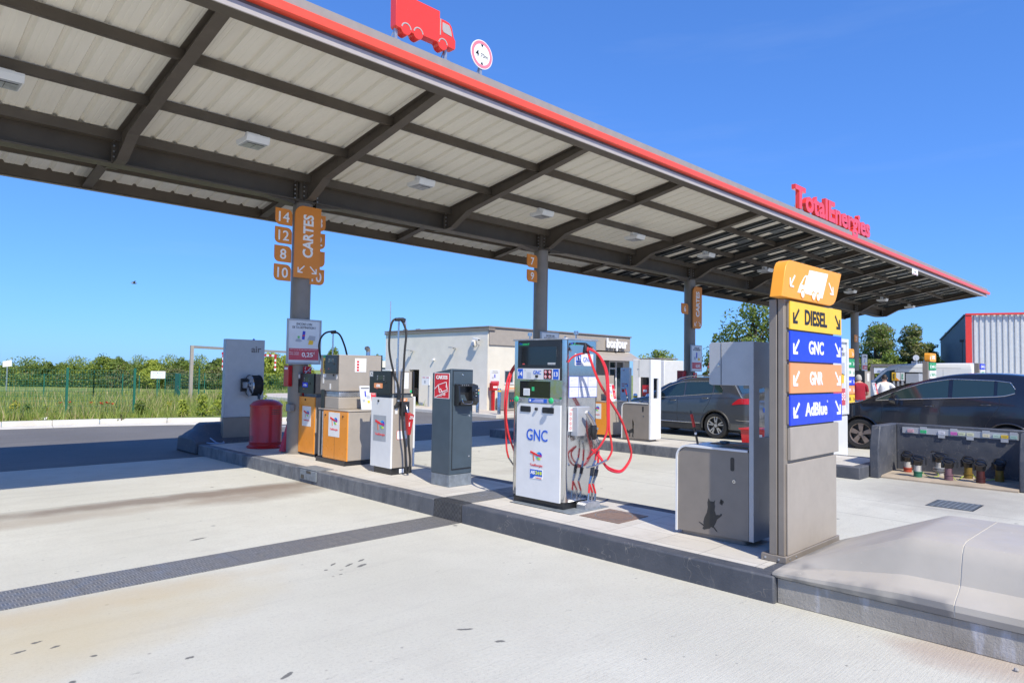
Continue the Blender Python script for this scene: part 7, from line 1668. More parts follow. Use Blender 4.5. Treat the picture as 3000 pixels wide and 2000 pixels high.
for y_, z_ in ((25.23, 2.51), (22.235, 2.60)):
    b.box(18.52, 18.66, y_ - 0.03, y_ + 0.03, z_ - 0.015, z_ + 0.015); b.box(18.34, 18.56, y_ - 0.12, y_ + 0.12, z_ + 0.02, z_ + 0.05)
b.build('wall_lamps', t, bevel=0.004)
b = MB().m(m_whitem); b.cyl((18.66, 23.68, 2.12), (18.56, 23.68, 2.13), 0.045); b.build('sensor', t)
b = MB().m(m_galv); b.cyl((19.5, 27.0, 3.4), (19.5, 27.0, 4.0), 0.03, n=8); b.cyl((19.3, 28.0, 3.2), (19.3, 28.0, 5.0), 0.022, n=8); b.m(m_taupe)
for y_ in (26.6, 25.6): b.box(19.3, 19.34, y_, y_ + 0.04, 3.4, 3.55); b.box(19.3, 19.34, y_ + 0.3, y_ + 0.34, 3.4, 3.55); b.box(19.3, 19.34, y_, y_ + 0.34, 3.55, 3.58)
b.build('roof_pipes', t)
t = thing('security_camera', 'white surveillance camera with junction cylinder on the shop corner', 'camera', (18.5, 20.8, 2.85))
b = MB().m(m_whitem); b.cyl((18.58, 21.05, 2.70), (18.58, 21.05, 2.92), 0.08); b.hexa([(18.38, 20.55, 2.88), (18.50, 20.55, 2.88), (18.50, 20.85, 2.94), (18.38, 20.85, 2.94), (18.38, 20.52, 2.97), (18.50, 20.52, 2.97), (18.50, 20.87, 3.02), (18.38, 20.87, 3.02)]); b.m(m_black); b.box(18.395, 18.485, 20.53, 20.545, 2.89, 2.96); b.m(m_galv); b.tube([(18.66, 20.75, 2.72), (18.48, 20.7, 2.74), (18.44, 20.7, 2.88)], 0.02, 8); b.m(m_black).tube(spline([(18.56, 21.0, 2.72), (18.5, 20.9, 2.66), (18.5, 20.75, 2.66), (18.46, 20.68, 2.75)], 6), 0.01, 6); b.build('housing', t, bevel=0.008)
# low annex wall left of the shop
b = MB().m(m_cream); b.box(17.6, 17.8, 25.4, 31.5, 0.0, 1.60); b.m(m_whitem); b.box(17.55, 17.85, 25.35, 31.55, 1.601, 1.66); tag(b.build('annex_wall', bevel=0.01), 'low cream wall with white coping between the pumps and the shop', 'wall')
t = thing('chair', 'black chair in the doorway of the shop side wall', 'chair', (18.78, 25.0, 0.1))
b = MB().m(m_black); b.box(18.70, 18.74, 24.80, 25.12, 0.55, 0.85); b.box(18.70, 18.89, 24.80, 25.12, 0.50, 0.53); b.build('seat', t, bevel=0.01)
b = MB().m(m_black)
for x_, y_ in ((18.71, 24.82), (18.71, 25.1), (18.88, 24.82), (18.88, 25.1)): b.cyl((x_, y_, 0.1), (x_, y_, 0.5), 0.012, n=6)
b.build('legs', t)
t = thing('notice_stand', 'white notice on a post beside the shop side wall', 'sign', (18.25, 23.7, 0.1))
b = MB().m(m_silver); b.box(18.27, 18.33, 23.50, 23.58, 0.1, 1.02); b.m(m_ltxt); b.box(18.25, 18.27, 23.45, 24.0, 1.02, 1.40); b.m(m_ptxt).panel('-X', 18.25, 23.75, 23.95, 1.33, 1.36, 0.003); b.panel('-X', 18.25, 23.5, 23.68, 1.33, 1.36, 0.003); b.m(m_gtxtl).panel('-X', 18.25, 23.72, 23.82, 1.10, 1.22, 0.003); b.build('board', t)
t = thing('wall_poster', 'small offer poster on the cream shop front above the red fire post', 'poster', (19.07, 20.2, 1.4))
b = MB().m(m_poster).panel('-Y', 20.234, 18.80, 19.33, 1.06, 1.72, 0.012); b.m(MATS['poster_red']).panel('-Y', 20.222, 18.83, 19.30, 1.09, 1.27, 0.003); b.m(m_gtxt).text('ENCORE LOIN', '-Y', 20.222, 19.07, 1.66, 0.035, 0.26, 0.003); b.text('DE TA DESTINATION ?', '-Y', 20.222, 19.07, 1.60, 0.035, 0.36, 0.003); b.m(lc[2]).panel('-Y', 20.222, 19.03, 19.09, 1.40, 1.54, 0.003); b.m(m_gtxtl).panel('-Y', 20.222, 18.9, 19.0, 1.36, 1.44, 0.003); b.build('sheet', t)
t = thing('fire_post', 'red fire extinguisher post standing before the shop corner', 'post', (18.8, 20.0, 0.1))
b = MB().m(m_red); b.box(18.71, 18.83, 19.95, 20.05, 0.1, 0.9); b.build('post', t, bevel=0.006)
b = MB().m(m_red); b.box(18.64, 18.93, 19.90, 20.08, 0.9, 1.2); b.m(m_ltxt).panel('-Y', 19.90, 18.68, 18.90, 1.0, 1.07, 0.003); b.m(m_black).panel('-Y', 19.90, 18.70, 18.73, 1.12, 1.15, 0.003); b.build('cabinet', t, bevel=0.008)
t = thing('gas_bottle_cage', 'taupe rounded cabinet with a glazed front against the cream shop wall', 'cabinet', (19.3, 19.7, 0.1))
b = MB().m(m_taupel); b.prism(rrect(19.0, 19.75, 0.13, 0.93, 0.10, (0, 0, 1, 1)), 'y', 19.5, 19.95); b.m(m_winb).panel('-Y', 19.5, 19.15, 19.68, 0.2, 0.85, 0.004); b.m(m_redsign)
for k in range(4): b.disc('-Y', 19.494, 19.25 + 0.12 * k, 0.5, 0.03, 0.002, 10)
b.m(m_salmon); b.box(19.3, 19.7, 19.6, 19.62, 0.96, 1.02); b.build('body', t)
def bollard(x, y, lab, first=[None]):
    if first[0] is None:
        t = thing('bollard', lab, 'bollard', (x, y, 0.1), 'steel bollards with yellow bands')
        b = MB().m(m_chrome); b.lathe(x, y, [(0.065, 0.1), (0.065, 1.02), (0.055, 1.045), (0.0, 1.06)], 20); b.build('post', t)
        b = MB().m(m_yel); b.lathe(x, y, [(0.0665, 0.925), (0.067, 0.93), (0.067, 0.98), (0.0665, 0.985)], 20); b.build('band', t); first[0] = t
        return t
    return dup(first[0], (x, y, 0.1), lab)
bollard(17.05, 19.0, 'steel bollard with a yellow band just right of the card terminal')
bollard(17.2, 18.0, 'steel bollard with a yellow band just left of the gas pump')
bollard(17.6, 12.35, 'steel bollard with yellow band left of the white bin tower, by the white totem')
bollard(17.7, 11.95, 'steel bollard with yellow band seen under the white dispenser head')
# white info totem by the door, car wash frame and its glass screens
t = thing('info_totem', 'white information totem with red pictograms right of the shop door', 'totem sign', (18.8, 13.6, 0))
b = MB().m(m_white); b.box(18.8, 18.95, 13.45, 13.80, 0.0, 1.85); b.build('body', t, bevel=0.01)
b = MB(); logo(b, '-X', 18.798, 13.66, 1.76, 0.09, False); b.m(m_redsign)
for i in range(4): b.panel('-X', 18.8, 13.52 + i * 0.06, 13.555 + i * 0.06, 1.30, 1.335, 0.003)
for i in range(2): b.panel('-X', 18.8, 13.64 + i * 0.06, 13.675 + i * 0.06, 1.23, 1.265, 0.003)
b.panel('-X', 18.8, 13.63, 13.74, 1.04, 1.14, 0.003); b.m(m_gtxtl)
for i in range(6): b.panel('-X', 18.8, 13.52, 13.72, 1.40 + i * 0.045, 1.403 + i * 0.045, 0.002)
b.m(m_bluel).panel('-X', 18.8, 13.50, 13.53, 1.22, 1.30, 0.003); b.build('print', t)
t = thing('car_wash_frame', 'white car wash machine with dark open middle standing right of the shop', 'car wash', (26.5, 17.5, 0))
b = MB().m(m_white); b.box(26.0, 27.6, 18.02, 18.40, 0, 2.30); b.box(26.0, 27.6, 16.72, 17.05, 0, 2.26); b.build('tower', t, bevel=0.03)
b = MB().m(m_black); b.box(26.2, 27.6, 17.06, 18.01, 1.9, 2.26); b.m(m_taupe); b.box(26.05, 27.6, 17.0, 18.1, 2.31, 2.36); b.build('cross_beam', t, bevel=0.01)
b = MB().m(m_black); b.box(26.1, 27.5, 17.9, 18.015, 0.1, 1.88); b.cyl((26.6, 17.3, 0.2), (26.6, 17.3, 1.8), 0.2); b.build('brush', t)
b = MB().m(m_redsign); b.box(23.9, 24.0, 16.15, 16.42, 0.75, 1.18); b.m(m_ltxt).panel('-X', 23.9, 16.2, 16.38, 0.9, 1.0, 0.004); b.m(m_galv); b.cyl((23.96, 16.28, 0), (23.96, 16.28, 0.75), 0.03); tag(b.build('red_notice'), 'small red notice seen through the gap under the white dispenser head', 'sign')
t = thing('glass_shelter', 'glass screens on dark posts with a flat top right of the car wash', 'shelter', (30.5, 19.0, 0))
m_gls = M('pale_glass', (0.30, 0.45, 0.38), 0.08, var=0.1, trans=0.6)
b = MB().m(m_dark)
for y_ in (18.55, 18.95, 19.35): b.box(30.0, 30.08, y_ - 0.03, y_ + 0.03, 0, 1.85)
b.m(m_galv); b.box(29.9, 30.2, 18.5, 19.45, 2.0, 2.05); b.cyl((30.05, 18.75, 0), (30.05, 18.75, 2.0), 0.03); b.build('frame', t)
b = MB().m(m_gls); b.box(30.03, 30.05, 18.58, 18.92, 0.1, 1.8); b.box(30.03, 30.05, 18.98, 19.32, 0.1, 1.8); b.build('panes', t)
def round_no_entry(x, y, z, r, lab):
    t = thing('no_entry_sign', lab, 'road sign', (x, y, 0))
    b = MB().m(m_ltxt); b.disc('-X', x, y, z, r, 0.02, 32); b.m(m_redsign).disc('-X', x - 0.02, y, z, r * 0.93, 0.003, 32); b.m(m_ltxt).panel('-X', x - 0.023, y - r * 0.7, y + r * 0.7, z - r * 0.16, z + r * 0.16, 0.003); b.build('disc', t)
    b = MB().m(m_galv); b.cyl((x + 0.03, y, 0), (x + 0.03, y, z + r * 0.5), 0.03); b.build('post', t)
round_no_entry(34.0, 18.83, 2.11, 0.27, 'round red no entry sign left of the near dispenser head')
t = thing('no_parking_sign', 'round blue and red sign on a grey post behind the nearest column', 'road sign', (11.5, 20.2, 0))
b = MB().m(m_redsign); b.disc('-Y', 20.2, 11.45, 1.62, 0.20, 0.02, 28); b.m(m_bluel).disc('-Y', 20.18, 11.45, 1.62, 0.145, 0.003, 28); b.m(m_redsign).line('-Y', 20.178, [(11.34, 1.72), (11.56, 1.52)], 0.04); b.build('disc', t)
b = MB().m(m_galv); b.cyl((11.45, 20.24, 0), (11.45, 20.24, 1.7), 0.03); b.build('post', t)

# pale long hall far behind, left of the shop
t = thing('far_hall', 'pale long hall with dark window bands behind the diesel pump', 'building', (51, 76.5, -1.3))
b = MB().m(m_creamlit); b.hexa([(46, 81.2, -1.5), (53.0, 74.2, -1.5), (58, 79.2, -1.5), (51, 86.2, -1.5), (46, 81.2, 2.72), (53.0, 74.2, 2.72), (58, 79.2, 2.72), (51, 86.2, 2.72)]); b.build('walls', t)
b = MB()
for k in range(7):
    f = k / 7.0; p0 = Vector((46, 81.2, 0)).lerp(Vector((53, 74.2, 0)), f + 0.02); p1 = Vector((46, 81.2, 0)).lerp(Vector((53, 74.2, 0)), f + 0.09); o_ = Vector((-0.03, -0.03, 0))
    b.m(m_winb).add([p0 + o_ + Vector((0, 0, 1.25)), p1 + o_ + Vector((0, 0, 1.25)), p1 + o_ + Vector((0, 0, 1.85)), p0 + o_ + Vector((0, 0, 1.85))], [(0, 1, 2, 3)])
b.build('windows', t)
b = MB().m(m_galv)
for k in range(12):
    p0 = Vector((46, 81.2, 0)).lerp(Vector((53, 74.2, 0)), k / 11); b.tube([p0 + Vector((0, 0, 2.7)), p0 + Vector((0.3, 0.3, 3.1))], 0.03, 4)
b.tube([(46, 81.2, 3.1), (53, 74.2, 3.1)], 0.03, 4); b.build('roof_rail', t)

# warehouse at the right
t = thing('warehouse', 'corrugated metal warehouse with red corner trim at the right edge', 'building', (57, 8, 0))
b = MB().m(m_wall3)
fd = Vector((0.4, -1.0, 0)).normalized(); fn = Vector((-1.0, -0.4, 0)).normalized(); cp_ = Vector((55, 11.46, 0))
pts = []; u = 0.35
while u < 27:
    pts += [(u, 0.0), (u + 0.11, 0.0), (u + 0.15, 0.09), (u + 0.26, 0.09), (u + 0.30, 0.0)]; u += 0.33
vs = [cp_ + fd * q + fn * d for q, d in pts] + [cp_ + fd * q + fn * d + Vector((0, 0, 5.98)) for q, d in pts]; n = len(pts)
b.add(vs, [(i, i + 1, i + 1 + n, i + n) for i in range(n - 1)]); b.build('front_cladding', t, smooth=False)
def wbox(b, a, c, th, z0, z1, z2=None, z3=None):   # slab from a to c, thickness th towards the front normal
    z2 = z1 if z2 is None else z2; z3 = z0 if z3 is None else z3
    nn = Vector((-(c - a).y, (c - a).x, 0)).normalized() * th
    b.hexa([a + Vector((0, 0, z0)), c + Vector((0, 0, z3)), c + nn + Vector((0, 0, z3)), a + nn + Vector((0, 0, z0)), a + Vector((0, 0, z1)), c + Vector((0, 0, z2)), c + nn + Vector((0, 0, z2)), a + nn + Vector((0, 0, z1))])
b = MB().m(m_redtrim); wbox(b, cp_ + fn * 0.12 - fd * 0.02, cp_ + fn * 0.12 + fd * 0.34, -0.12, 0, 5.95); wbox(b, cp_ + fn * 0.14 - fd * 0.02, cp_ + fn * 0.14 + fd * 27, -0.16, 5.94, 6.06); b.build('red_trim', t)
far = Vector((64.03, 15.07, 0))
b = MB().m(m_wall2); wbox(b, far, cp_, 0.1, 0, 4.70, 5.96, 0)
for k in range(1, 30):
    p0 = cp_.lerp(far, k / 30); wbox(b, p0, p0 + (cp_ - far).normalized() * 0.03, -0.02, 0, 5.9 - 1.26 * k / 30)
b.build('side_cladding', t, smooth=False)
b = MB().m(m_dark); wbox(b, far + Vector((0, 0, 0)), cp_, -0.08, 4.66, 4.78, 6.02, 5.92); b.cyl(cp_ + Vector((0.9, 0.3, 0)) , cp_ + Vector((0.9, 0.3, 4.2)), 0.09); b.box(55.5, 56.2, 11.5, 11.9, 4.15, 4.3); b.build('roof_edge', t)
t = thing('far_shed', 'small blue grey shed wall left of the warehouse', 'building', (68, 16, 0))
b = MB().m(m_wall2); b.box(66, 72, 15.9, 16.3, 0, 3.0); b.build('walls', t)
t = thing('shop_hoarding', 'grey framed white panel with partly hidden grey lettering behind the van', 'sign', (45, 13.3, 0))
b = MB().m(m_taupe); b.box(45.0, 45.3, 12.3, 14.3, 2.25, 2.43); b.box(45.0, 45.3, 14.2, 14.36, 0, 2.249); b.m(m_ltxt); b.box(45.02, 45.2, 12.48, 14.15, 1.87, 2.2); b.m(m_gtxtl).text('asmr', '-X', 45.02, 13.45, 2.02, 0.26, 0.95, 0.02, bold=0.03); b.build('panel', t)
t = thing('satellite_dish', 'white satellite dish on a low grey box above the van', 'satellite dish', (45, 11.85, 0))
b = MB().m(m_whitem); b.loft([[Vector((45.0 - 0.02 + d, 11.84 + r_ * math.cos(2 * PI * k / 24), 2.80 + r_ * math.sin(2 * PI * k / 24))) for k in range(24)] for r_, d in ((0.17, 0.0), (0.12, 0.03), (0.0, 0.05))]); b.m(m_galv); b.cyl((45.05, 11.84, 2.0), (45.05, 11.84, 2.78), 0.03); b.tube([(45.0, 11.84, 2.66), (44.85, 11.84, 2.78)], 0.012, 5); b.build('dish', t)
b = MB().m(m_galv)
for k in range(8): b.box(46, 46.04, 11.6 + k * 0.1, 11.66 + k * 0.1, 1.6, 2.62)
b.box(45.9, 46.1, 11.5, 12.4, 0, 1.6); tag(b.build('lattice_mast'), 'pale slatted box below the satellite dish', 'box')

# ------------------------------------------------------------------ vegetation
def leaves(b, centres, mats, n, size, seed, droop=0.0):
    r = random.Random(seed)
    for (cx, cy, cz, rx, ry, rz, wt) in centres:
        mt_b = r.random()
        for k in range(max(1, int(n * wt))):
            # bias to the clump's shell
            while True:
                u = Vector((r.uniform(-1, 1), r.uniform(-1, 1), r.uniform(-1, 1)))
                if 0.05 < u.length <= 1: break
            u = u.normalized() * (u.length ** 0.45)
            p = Vector((cx + u.x * rx, cy + u.y * ry, cz + u.z * rz))
            nrm = (u * 0.7 + Vector((r.gauss(0, .6), r.gauss(0, .6), r.gauss(0.3, .6)))).normalized()
            a = nrm.orthogonal().normalized(); c = nrm.cross(a); th = r.uniform(0, 2 * PI)
            d1 = a * math.cos(th) + c * math.sin(th); d2 = nrm.cross(d1)
            s = size * r.uniform(0.6, 1.35)
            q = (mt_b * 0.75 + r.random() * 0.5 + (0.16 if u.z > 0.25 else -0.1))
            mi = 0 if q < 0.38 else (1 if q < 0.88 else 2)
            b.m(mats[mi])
            b.add([p - d1 * s, p - d2 * s * 0.42 - nrm * s * 0.1, p + d1 * s, p + d2 * s * 0.42 - nrm * s * 0.1], [(0, 1, 2, 3)])
def tree(nm, lab, x, y, z, h, w, mats, seed, n=1500, leaf=0.1, clumps=22, trunk=0.25, cat='tree', group=None, cone=0.0, shape=None, cm=1.0):
    t = thing(nm, lab, cat, (x, y, z), group); r = random.Random(seed)
    b = MB().m(m_trunk); tr = max(0.03, h * 0.028)
    b.tube(spline([(x, y, z - 0.1), (x + r.uniform(-.03, .03) * h, y + r.uniform(-.03, .03) * h, z + h * 0.3), (x + r.uniform(-.05, .05) * h, y + r.uniform(-.05, .05) * h, z + h * 0.62), (x, y, z + h * 0.86)], 4), [tr * (1 - 0.065 * i) for i in range(13)], 7)
    cs = []
    for k in range(clumps):
        f = r.uniform(trunk, 0.97); prof = math.sin(min(1, max(0.02, (f - trunk + 0.12) / (1.08 - trunk))) * PI) ** 0.6
        if cone: prof = (1 - f) * 1.1 + 0.12
        if shape: prof = shape(f)
        an = r.uniform(0, 2 * PI); rad = w / 2 * prof * math.sqrt(r.uniform(0.15, 1)) * 0.78
        cr = w * r.uniform(0.10, 0.2) * (0.6 if cone else 1.0) * cm
        c = (x + rad * math.cos(an), y + rad * math.sin(an), z + h * f * 0.93, cr, cr, cr * r.uniform(0.6, 0.95), r.uniform(0.6, 1.4) / clumps)
        cs.append(c)
        if k % 2 == 0:
            st = z + h * max(0.15, f - 0.3); b.tube([(x, y, st), ((x + c[0]) / 2, (y + c[1]) / 2, (st + c[2]) / 2 + 0.02 * h), (c[0], c[1], c[2])], [tr * 0.5, tr * 0.3, tr * 0.1], 5)
    b.build('trunk', t)
    c = MB(); leaves(c, cs, mats, n, leaf, seed + 1); c.build('crown', t, smooth=False)
    return t
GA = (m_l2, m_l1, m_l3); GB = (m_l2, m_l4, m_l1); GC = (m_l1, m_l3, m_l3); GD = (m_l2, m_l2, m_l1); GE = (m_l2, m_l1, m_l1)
# hedge line of trees and bushes beyond the meadow
TL = [(20.0,121.2,-1.84,4.0,7.5),(17.6,123.6,-1.64,2.7,3.0),(22.3,119.0,-1.45,3.3,2.4),(24.0,117.3,-1.56,3.2,3.8),(25.7,115.5,-1.42,3.8,4.9),(28.0,113.2,-1.32,4.1,4.9),(29.6,111.7,-1.14,4.1,3.0),(30.3,111.0,-1.08,2.8,4.6),(31.9,109.4,-0.89,3.5,3.9),(33.3,108.0,-0.81,3.4,3.6),(34.8,106.5,-0.78,3.5,4.0),(36.3,105.0,-0.65,3.2,3.6),(33.0,106.3,-0.87,2.3,4.0),(35.3,104.0,-0.77,2.1,5.0),(38.3,103.1,-0.61,3.4,4.0),(40.1,101.3,-0.52,3.4,3.4),(39.2,100.2,-0.64,2.2,4.6),(45.4,96.0,-0.06,3.9,4.0),(47.1,94.3,-0.03,3.3,3.4),(42.2,99.2,-0.38,3.2,4.5),(51.9,89.5,0.57,4.4,2.4),(56.5,85.0,0.92,2.4,2.4),(43.8,97.6,-0.19,2.6,4.0),(48.9,92.5,0.26,2.2,4.0)]
TK = [(GA, 'broad rounded green tree at the far left of the hedge line'), (GD, 'dark green tree at the extreme left edge'), (GD, 'small dark tree just right of the broad rounded one'), (GE, 'low green tree in the gap right of the broad rounded one'), (GA, 'green tree left of the tallest crown of the hedge line'), (GA, 'large leafy tree under the tallest part of the hedge line'), (GE, 'tall round topped tree standing above the hedge line'), (GB, 'olive grey bush in front of the round topped tree'), (GA, 'mid green tree right of the olive grey bush'), (GC, 'fresh green tree behind the white board on the fence'), (GA, 'mid green tree right behind the green fence door'), (GE, 'green tree just left of the height gantry post'), (GC, 'light green bush low in front near the white board'), (GB, 'brownish olive bush left of the height gantry post'), (GA, 'green tree right of the height gantry post'), (GD, 'dark tree just left of the air panel'), (GB, 'brownish bush beneath the dark tree by the air panel'), (GC, 'bright yellow green tree right of the air panel'), (GC, 'yellow green tree left of the nearest column'), (GA, 'green tree behind the air panel'), (GE, 'small tree top showing over the diesel pump'), (GE, 'small tree top above the roof rail of the far hall'), (GA, 'bush hidden behind the air panel foot'), (GC, 'low yellow green bush behind the nearest column')]
protos = {}
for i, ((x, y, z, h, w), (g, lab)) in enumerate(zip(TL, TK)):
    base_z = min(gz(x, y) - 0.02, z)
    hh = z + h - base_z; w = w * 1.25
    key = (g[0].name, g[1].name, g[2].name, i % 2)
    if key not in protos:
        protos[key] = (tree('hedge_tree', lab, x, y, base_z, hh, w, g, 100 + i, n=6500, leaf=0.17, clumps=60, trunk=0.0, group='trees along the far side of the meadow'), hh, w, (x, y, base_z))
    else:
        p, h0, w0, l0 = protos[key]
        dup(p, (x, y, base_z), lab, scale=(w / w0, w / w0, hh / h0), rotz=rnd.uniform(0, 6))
# continuous low thicket under the trees
b = MB(); cs = []
r = random.Random(9)
for k in range(150):
    f = k / 149; x = 8 + 46 * f + r.uniform(-1, 1); y = 131.5 - 46 * f + r.uniform(-3, 4); z = gz(x, y)
    cs.append((x, y, z + r.uniform(0.6, 1.5), 1.3, 1.3, 1.0, r.uniform(.7, 1.3) / 150))
leaves(b, cs, (m_l2, m_l1, m_l4), 13000, 0.17, 77); b.m(m_l1)
o = b.build('thicket', smooth=False); o['kind'] = 'stuff'; tag(o, 'dense low thicket closing the far side of the meadow', 'undergrowth')
# meadow grass
b = MB(); r = random.Random(21)
gm = (m_gr1, m_gr1, m_gr2, m_l1, m_gr1)
for k in range(64000):
    d = 22.5 + 58 * (r.random() ** 1.7); lat = r.uniform(-0.08, 0.66)
    x = d * lat * 1.35 + r.uniform(-2, 1); y = 22.2 + (d - 22.5) * 1.02 + r.uniform(-0.3, 0.6)
    if x > 9.5 and y < 24: continue
    if y < 22.9 - max(0, (x - 3) * 0.35): continue
    z = gz(x, y) - 0.02 if y > 22.6 else 0.13
    patch = math.sin(x * 0.9 + 1.3) * math.sin(y * 0.55) + math.sin(x * 0.31 - y * 0.23)
    h = (0.16 + 0.22 * r.random()) * (1.0 + 0.35 * patch) * (1.0 if y > 24 else 0.8) + 0.002 * (y - 22)
    if r.random() < 0.12: h *= 1.7
    a = r.uniform(0, PI); w = 0.012 + 0.0009 * (y - 22) + 0.008 * r.random(); dx, dy = math.cos(a) * w, math.sin(a) * w; lx, ly = r.gauss(0, 0.3) * h, r.gauss(0, 0.3) * h
    b.m(gm[min(4, int(abs(patch * 2 + r.gauss(0, .9))))])
    b.add([(x - dx, y - dy, z), (x + dx, y + dy, z), (x + lx, y + ly, z + h)], [(0, 1, 2)])
o = b.build('meadow_grass', smooth=False); o['kind'] = 'stuff'; tag(o, 'wild meadow grass behind the green mesh fence', 'grass')
def shrub(x, y, s, lab, mats=(m_l1, m_l3, m_l3), nm='laurel_shrub', grp='bright green shrubs on the verge', n=420, leaf=0.05, tall=1.0):
    z = gz(x, y) - 0.03 if y > 22.6 else 0.12
    t = thing(nm, lab, 'shrub', (x, y, z), grp); rr = random.Random(int(x * 100)); cs = []
    for k in range(12):
        an = rr.uniform(0, 2 * PI); f = rr.uniform(0.15, 1); rad = s * 0.42 * (1.1 - f * 0.7) * rr.random()
        cs.append((x + rad * math.cos(an), y + rad * math.sin(an), z + f * s * tall * 0.85, s * 0.17, s * 0.17, s * 0.2, 1 / 12))
    b = MB().m(m_trunk)
    for c in cs[:5]: b.tube([(x, y, z), (c[0], c[1], c[2])], [0.012, 0.005], 5)
    b.build('stems', t)
    b = MB(); leaves(b, cs, mats, n, leaf, int(y * 31)); b.build('foliage', t, smooth=False); return t
shrub(7.72, 22.3, 0.52, 'leftmost of the three bright green shrubs beside the air panel, the smallest'); shrub(8.3, 22.15, 0.78, 'middle and fullest of the three bright green shrubs by the air panel'); shrub(8.95, 22.2, 0.85, 'bright green shrub touching the left side of the air panel')
shrub(6.75, 22.9, 0.55, 'dark green weed clump in front of the meadow left of the shrubs', mats=(m_l2, m_l1, m_l1), nm='weed_clump'); shrub(4.1, 24.3, 0.5, 'dark green weed clump by the left fence post', mats=(m_l2, m_l1, m_l1), nm='weed_clump')
for i, (px_, py_, s, yl, lab) in enumerate(((4.0, 25.6, 0.5, 1, 'yellow leaved plant at the far left of the fence'), (4.9, 26.0, 0.42, 0, 'pale green plant left of the left fence post'), (6.4, 27.0, 0.5, 0, 'yellow green plant right of the left fence post'), (7.0, 26.6, 0.4, 1, 'yellow plant with poppies beside it'), (7.9, 26.8, 0.45, 0, 'yellow green plant left of the middle fence post'), (8.7, 26.4, 0.45, 1, 'yellow green plant touching the middle fence post'), (11.2, 27.5, 0.6, 0, 'loose green plant beside the green fence door'), (12.5, 27.0, 0.8, 0, 'tall leafy plant by the gantry foot'), (13.6, 26.0, 0.7, 0, 'leafy plant right of the gantry foot'))):
    shrub(px_, py_, s, lab, mats=((m_l3, m_yl, m_yl) if yl else (m_l1, m_l3, m_yl)), nm='meadow_plant', grp='yellowish plants along the fence', n=200)
r = random.Random(4)
po = None
for k, (x, y) in enumerate([(5.75, 24.4), (5.95, 24.1), (6.1, 23.9), (6.15, 24.3), (6.3, 24.2), (5.3, 26.2), (5.6, 26.4), (3.6, 27.5), (3.3, 27.0), (4.6, 29.5), (5.9, 23.8)]):
    z = gz(x, y) if y > 22.6 else 0.13
    if po is None:
        po = thing('poppy', 'red poppy in the meadow grass', 'flower', (x, y, z), 'red poppies scattered in the meadow')
        b = MB().m(m_l1); b.cyl((x, y, z), (x, y, z + 0.42), 0.006, n=5); b.build('stem', po)
        b = MB().m(m_pop)
        for j in range(4):
            a = j * PI / 2; b.add([(x, y, z + 0.41), (x + 0.05 * math.cos(a - 0.6), y + 0.05 * math.sin(a - 0.6), z + 0.46), (x + 0.06 * math.cos(a), y + 0.06 * math.sin(a), z + 0.47), (x + 0.05 * math.cos(a + 0.6), y + 0.05 * math.sin(a + 0.6), z + 0.46)], [(0, 1, 2, 3)])
        b.build('petals', po)
    else:
        dup(po, (x, y, z - 0.05 * r.random()), 'red poppy in the meadow grass', rotz=r.uniform(0, 3))
b = MB().m(m_whitem); b.hexa([(4.0, 22.75, 0.14), (4.3, 22.75, 0.14), (4.3, 22.9, 0.14), (4.0, 22.9, 0.14), (4.08, 22.78, 0.17), (4.32, 22.78, 0.21), (4.3, 22.88, 0.2), (4.1, 22.88, 0.17)]); tag(b.build('litter'), 'crumpled white scrap lying in the grass by the pale kerb', 'litter')
shrub(5.9, 21.75, 0.22, 'scrawny weed growing on the pale kerb left of the air panel', mats=(m_l2, m_l4, m_l1), nm='weed', n=60, leaf=0.03)

# trees right of and behind the shop
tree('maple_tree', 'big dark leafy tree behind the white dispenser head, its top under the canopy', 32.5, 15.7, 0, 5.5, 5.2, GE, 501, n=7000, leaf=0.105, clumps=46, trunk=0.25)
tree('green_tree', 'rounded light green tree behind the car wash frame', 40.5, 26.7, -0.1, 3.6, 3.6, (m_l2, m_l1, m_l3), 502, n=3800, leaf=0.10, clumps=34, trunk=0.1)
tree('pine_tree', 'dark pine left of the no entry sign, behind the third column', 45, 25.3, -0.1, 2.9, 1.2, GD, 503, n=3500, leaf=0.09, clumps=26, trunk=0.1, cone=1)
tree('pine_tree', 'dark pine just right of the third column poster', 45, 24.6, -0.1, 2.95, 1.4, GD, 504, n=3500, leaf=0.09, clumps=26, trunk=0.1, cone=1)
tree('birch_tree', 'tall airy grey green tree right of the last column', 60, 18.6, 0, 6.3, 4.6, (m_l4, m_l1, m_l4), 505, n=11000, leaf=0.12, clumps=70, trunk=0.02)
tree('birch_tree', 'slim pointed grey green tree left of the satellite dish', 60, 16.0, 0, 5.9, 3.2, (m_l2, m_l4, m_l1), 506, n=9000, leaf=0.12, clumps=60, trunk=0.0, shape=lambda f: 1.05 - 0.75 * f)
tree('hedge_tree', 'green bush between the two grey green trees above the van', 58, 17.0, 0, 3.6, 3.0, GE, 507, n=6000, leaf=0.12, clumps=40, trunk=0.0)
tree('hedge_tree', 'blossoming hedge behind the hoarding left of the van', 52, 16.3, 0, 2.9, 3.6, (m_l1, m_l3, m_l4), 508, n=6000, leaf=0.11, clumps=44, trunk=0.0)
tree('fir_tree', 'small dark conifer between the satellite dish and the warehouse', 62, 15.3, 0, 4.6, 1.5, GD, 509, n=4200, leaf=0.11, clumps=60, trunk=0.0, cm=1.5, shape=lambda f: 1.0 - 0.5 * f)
tree('hedge_tree', 'bright green bush left of the warehouse wall', 61, 14.6, 0, 3.7, 2.2, (m_l1, m_l3, m_l3), 510, n=4500, leaf=0.11, clumps=30, trunk=0.0)
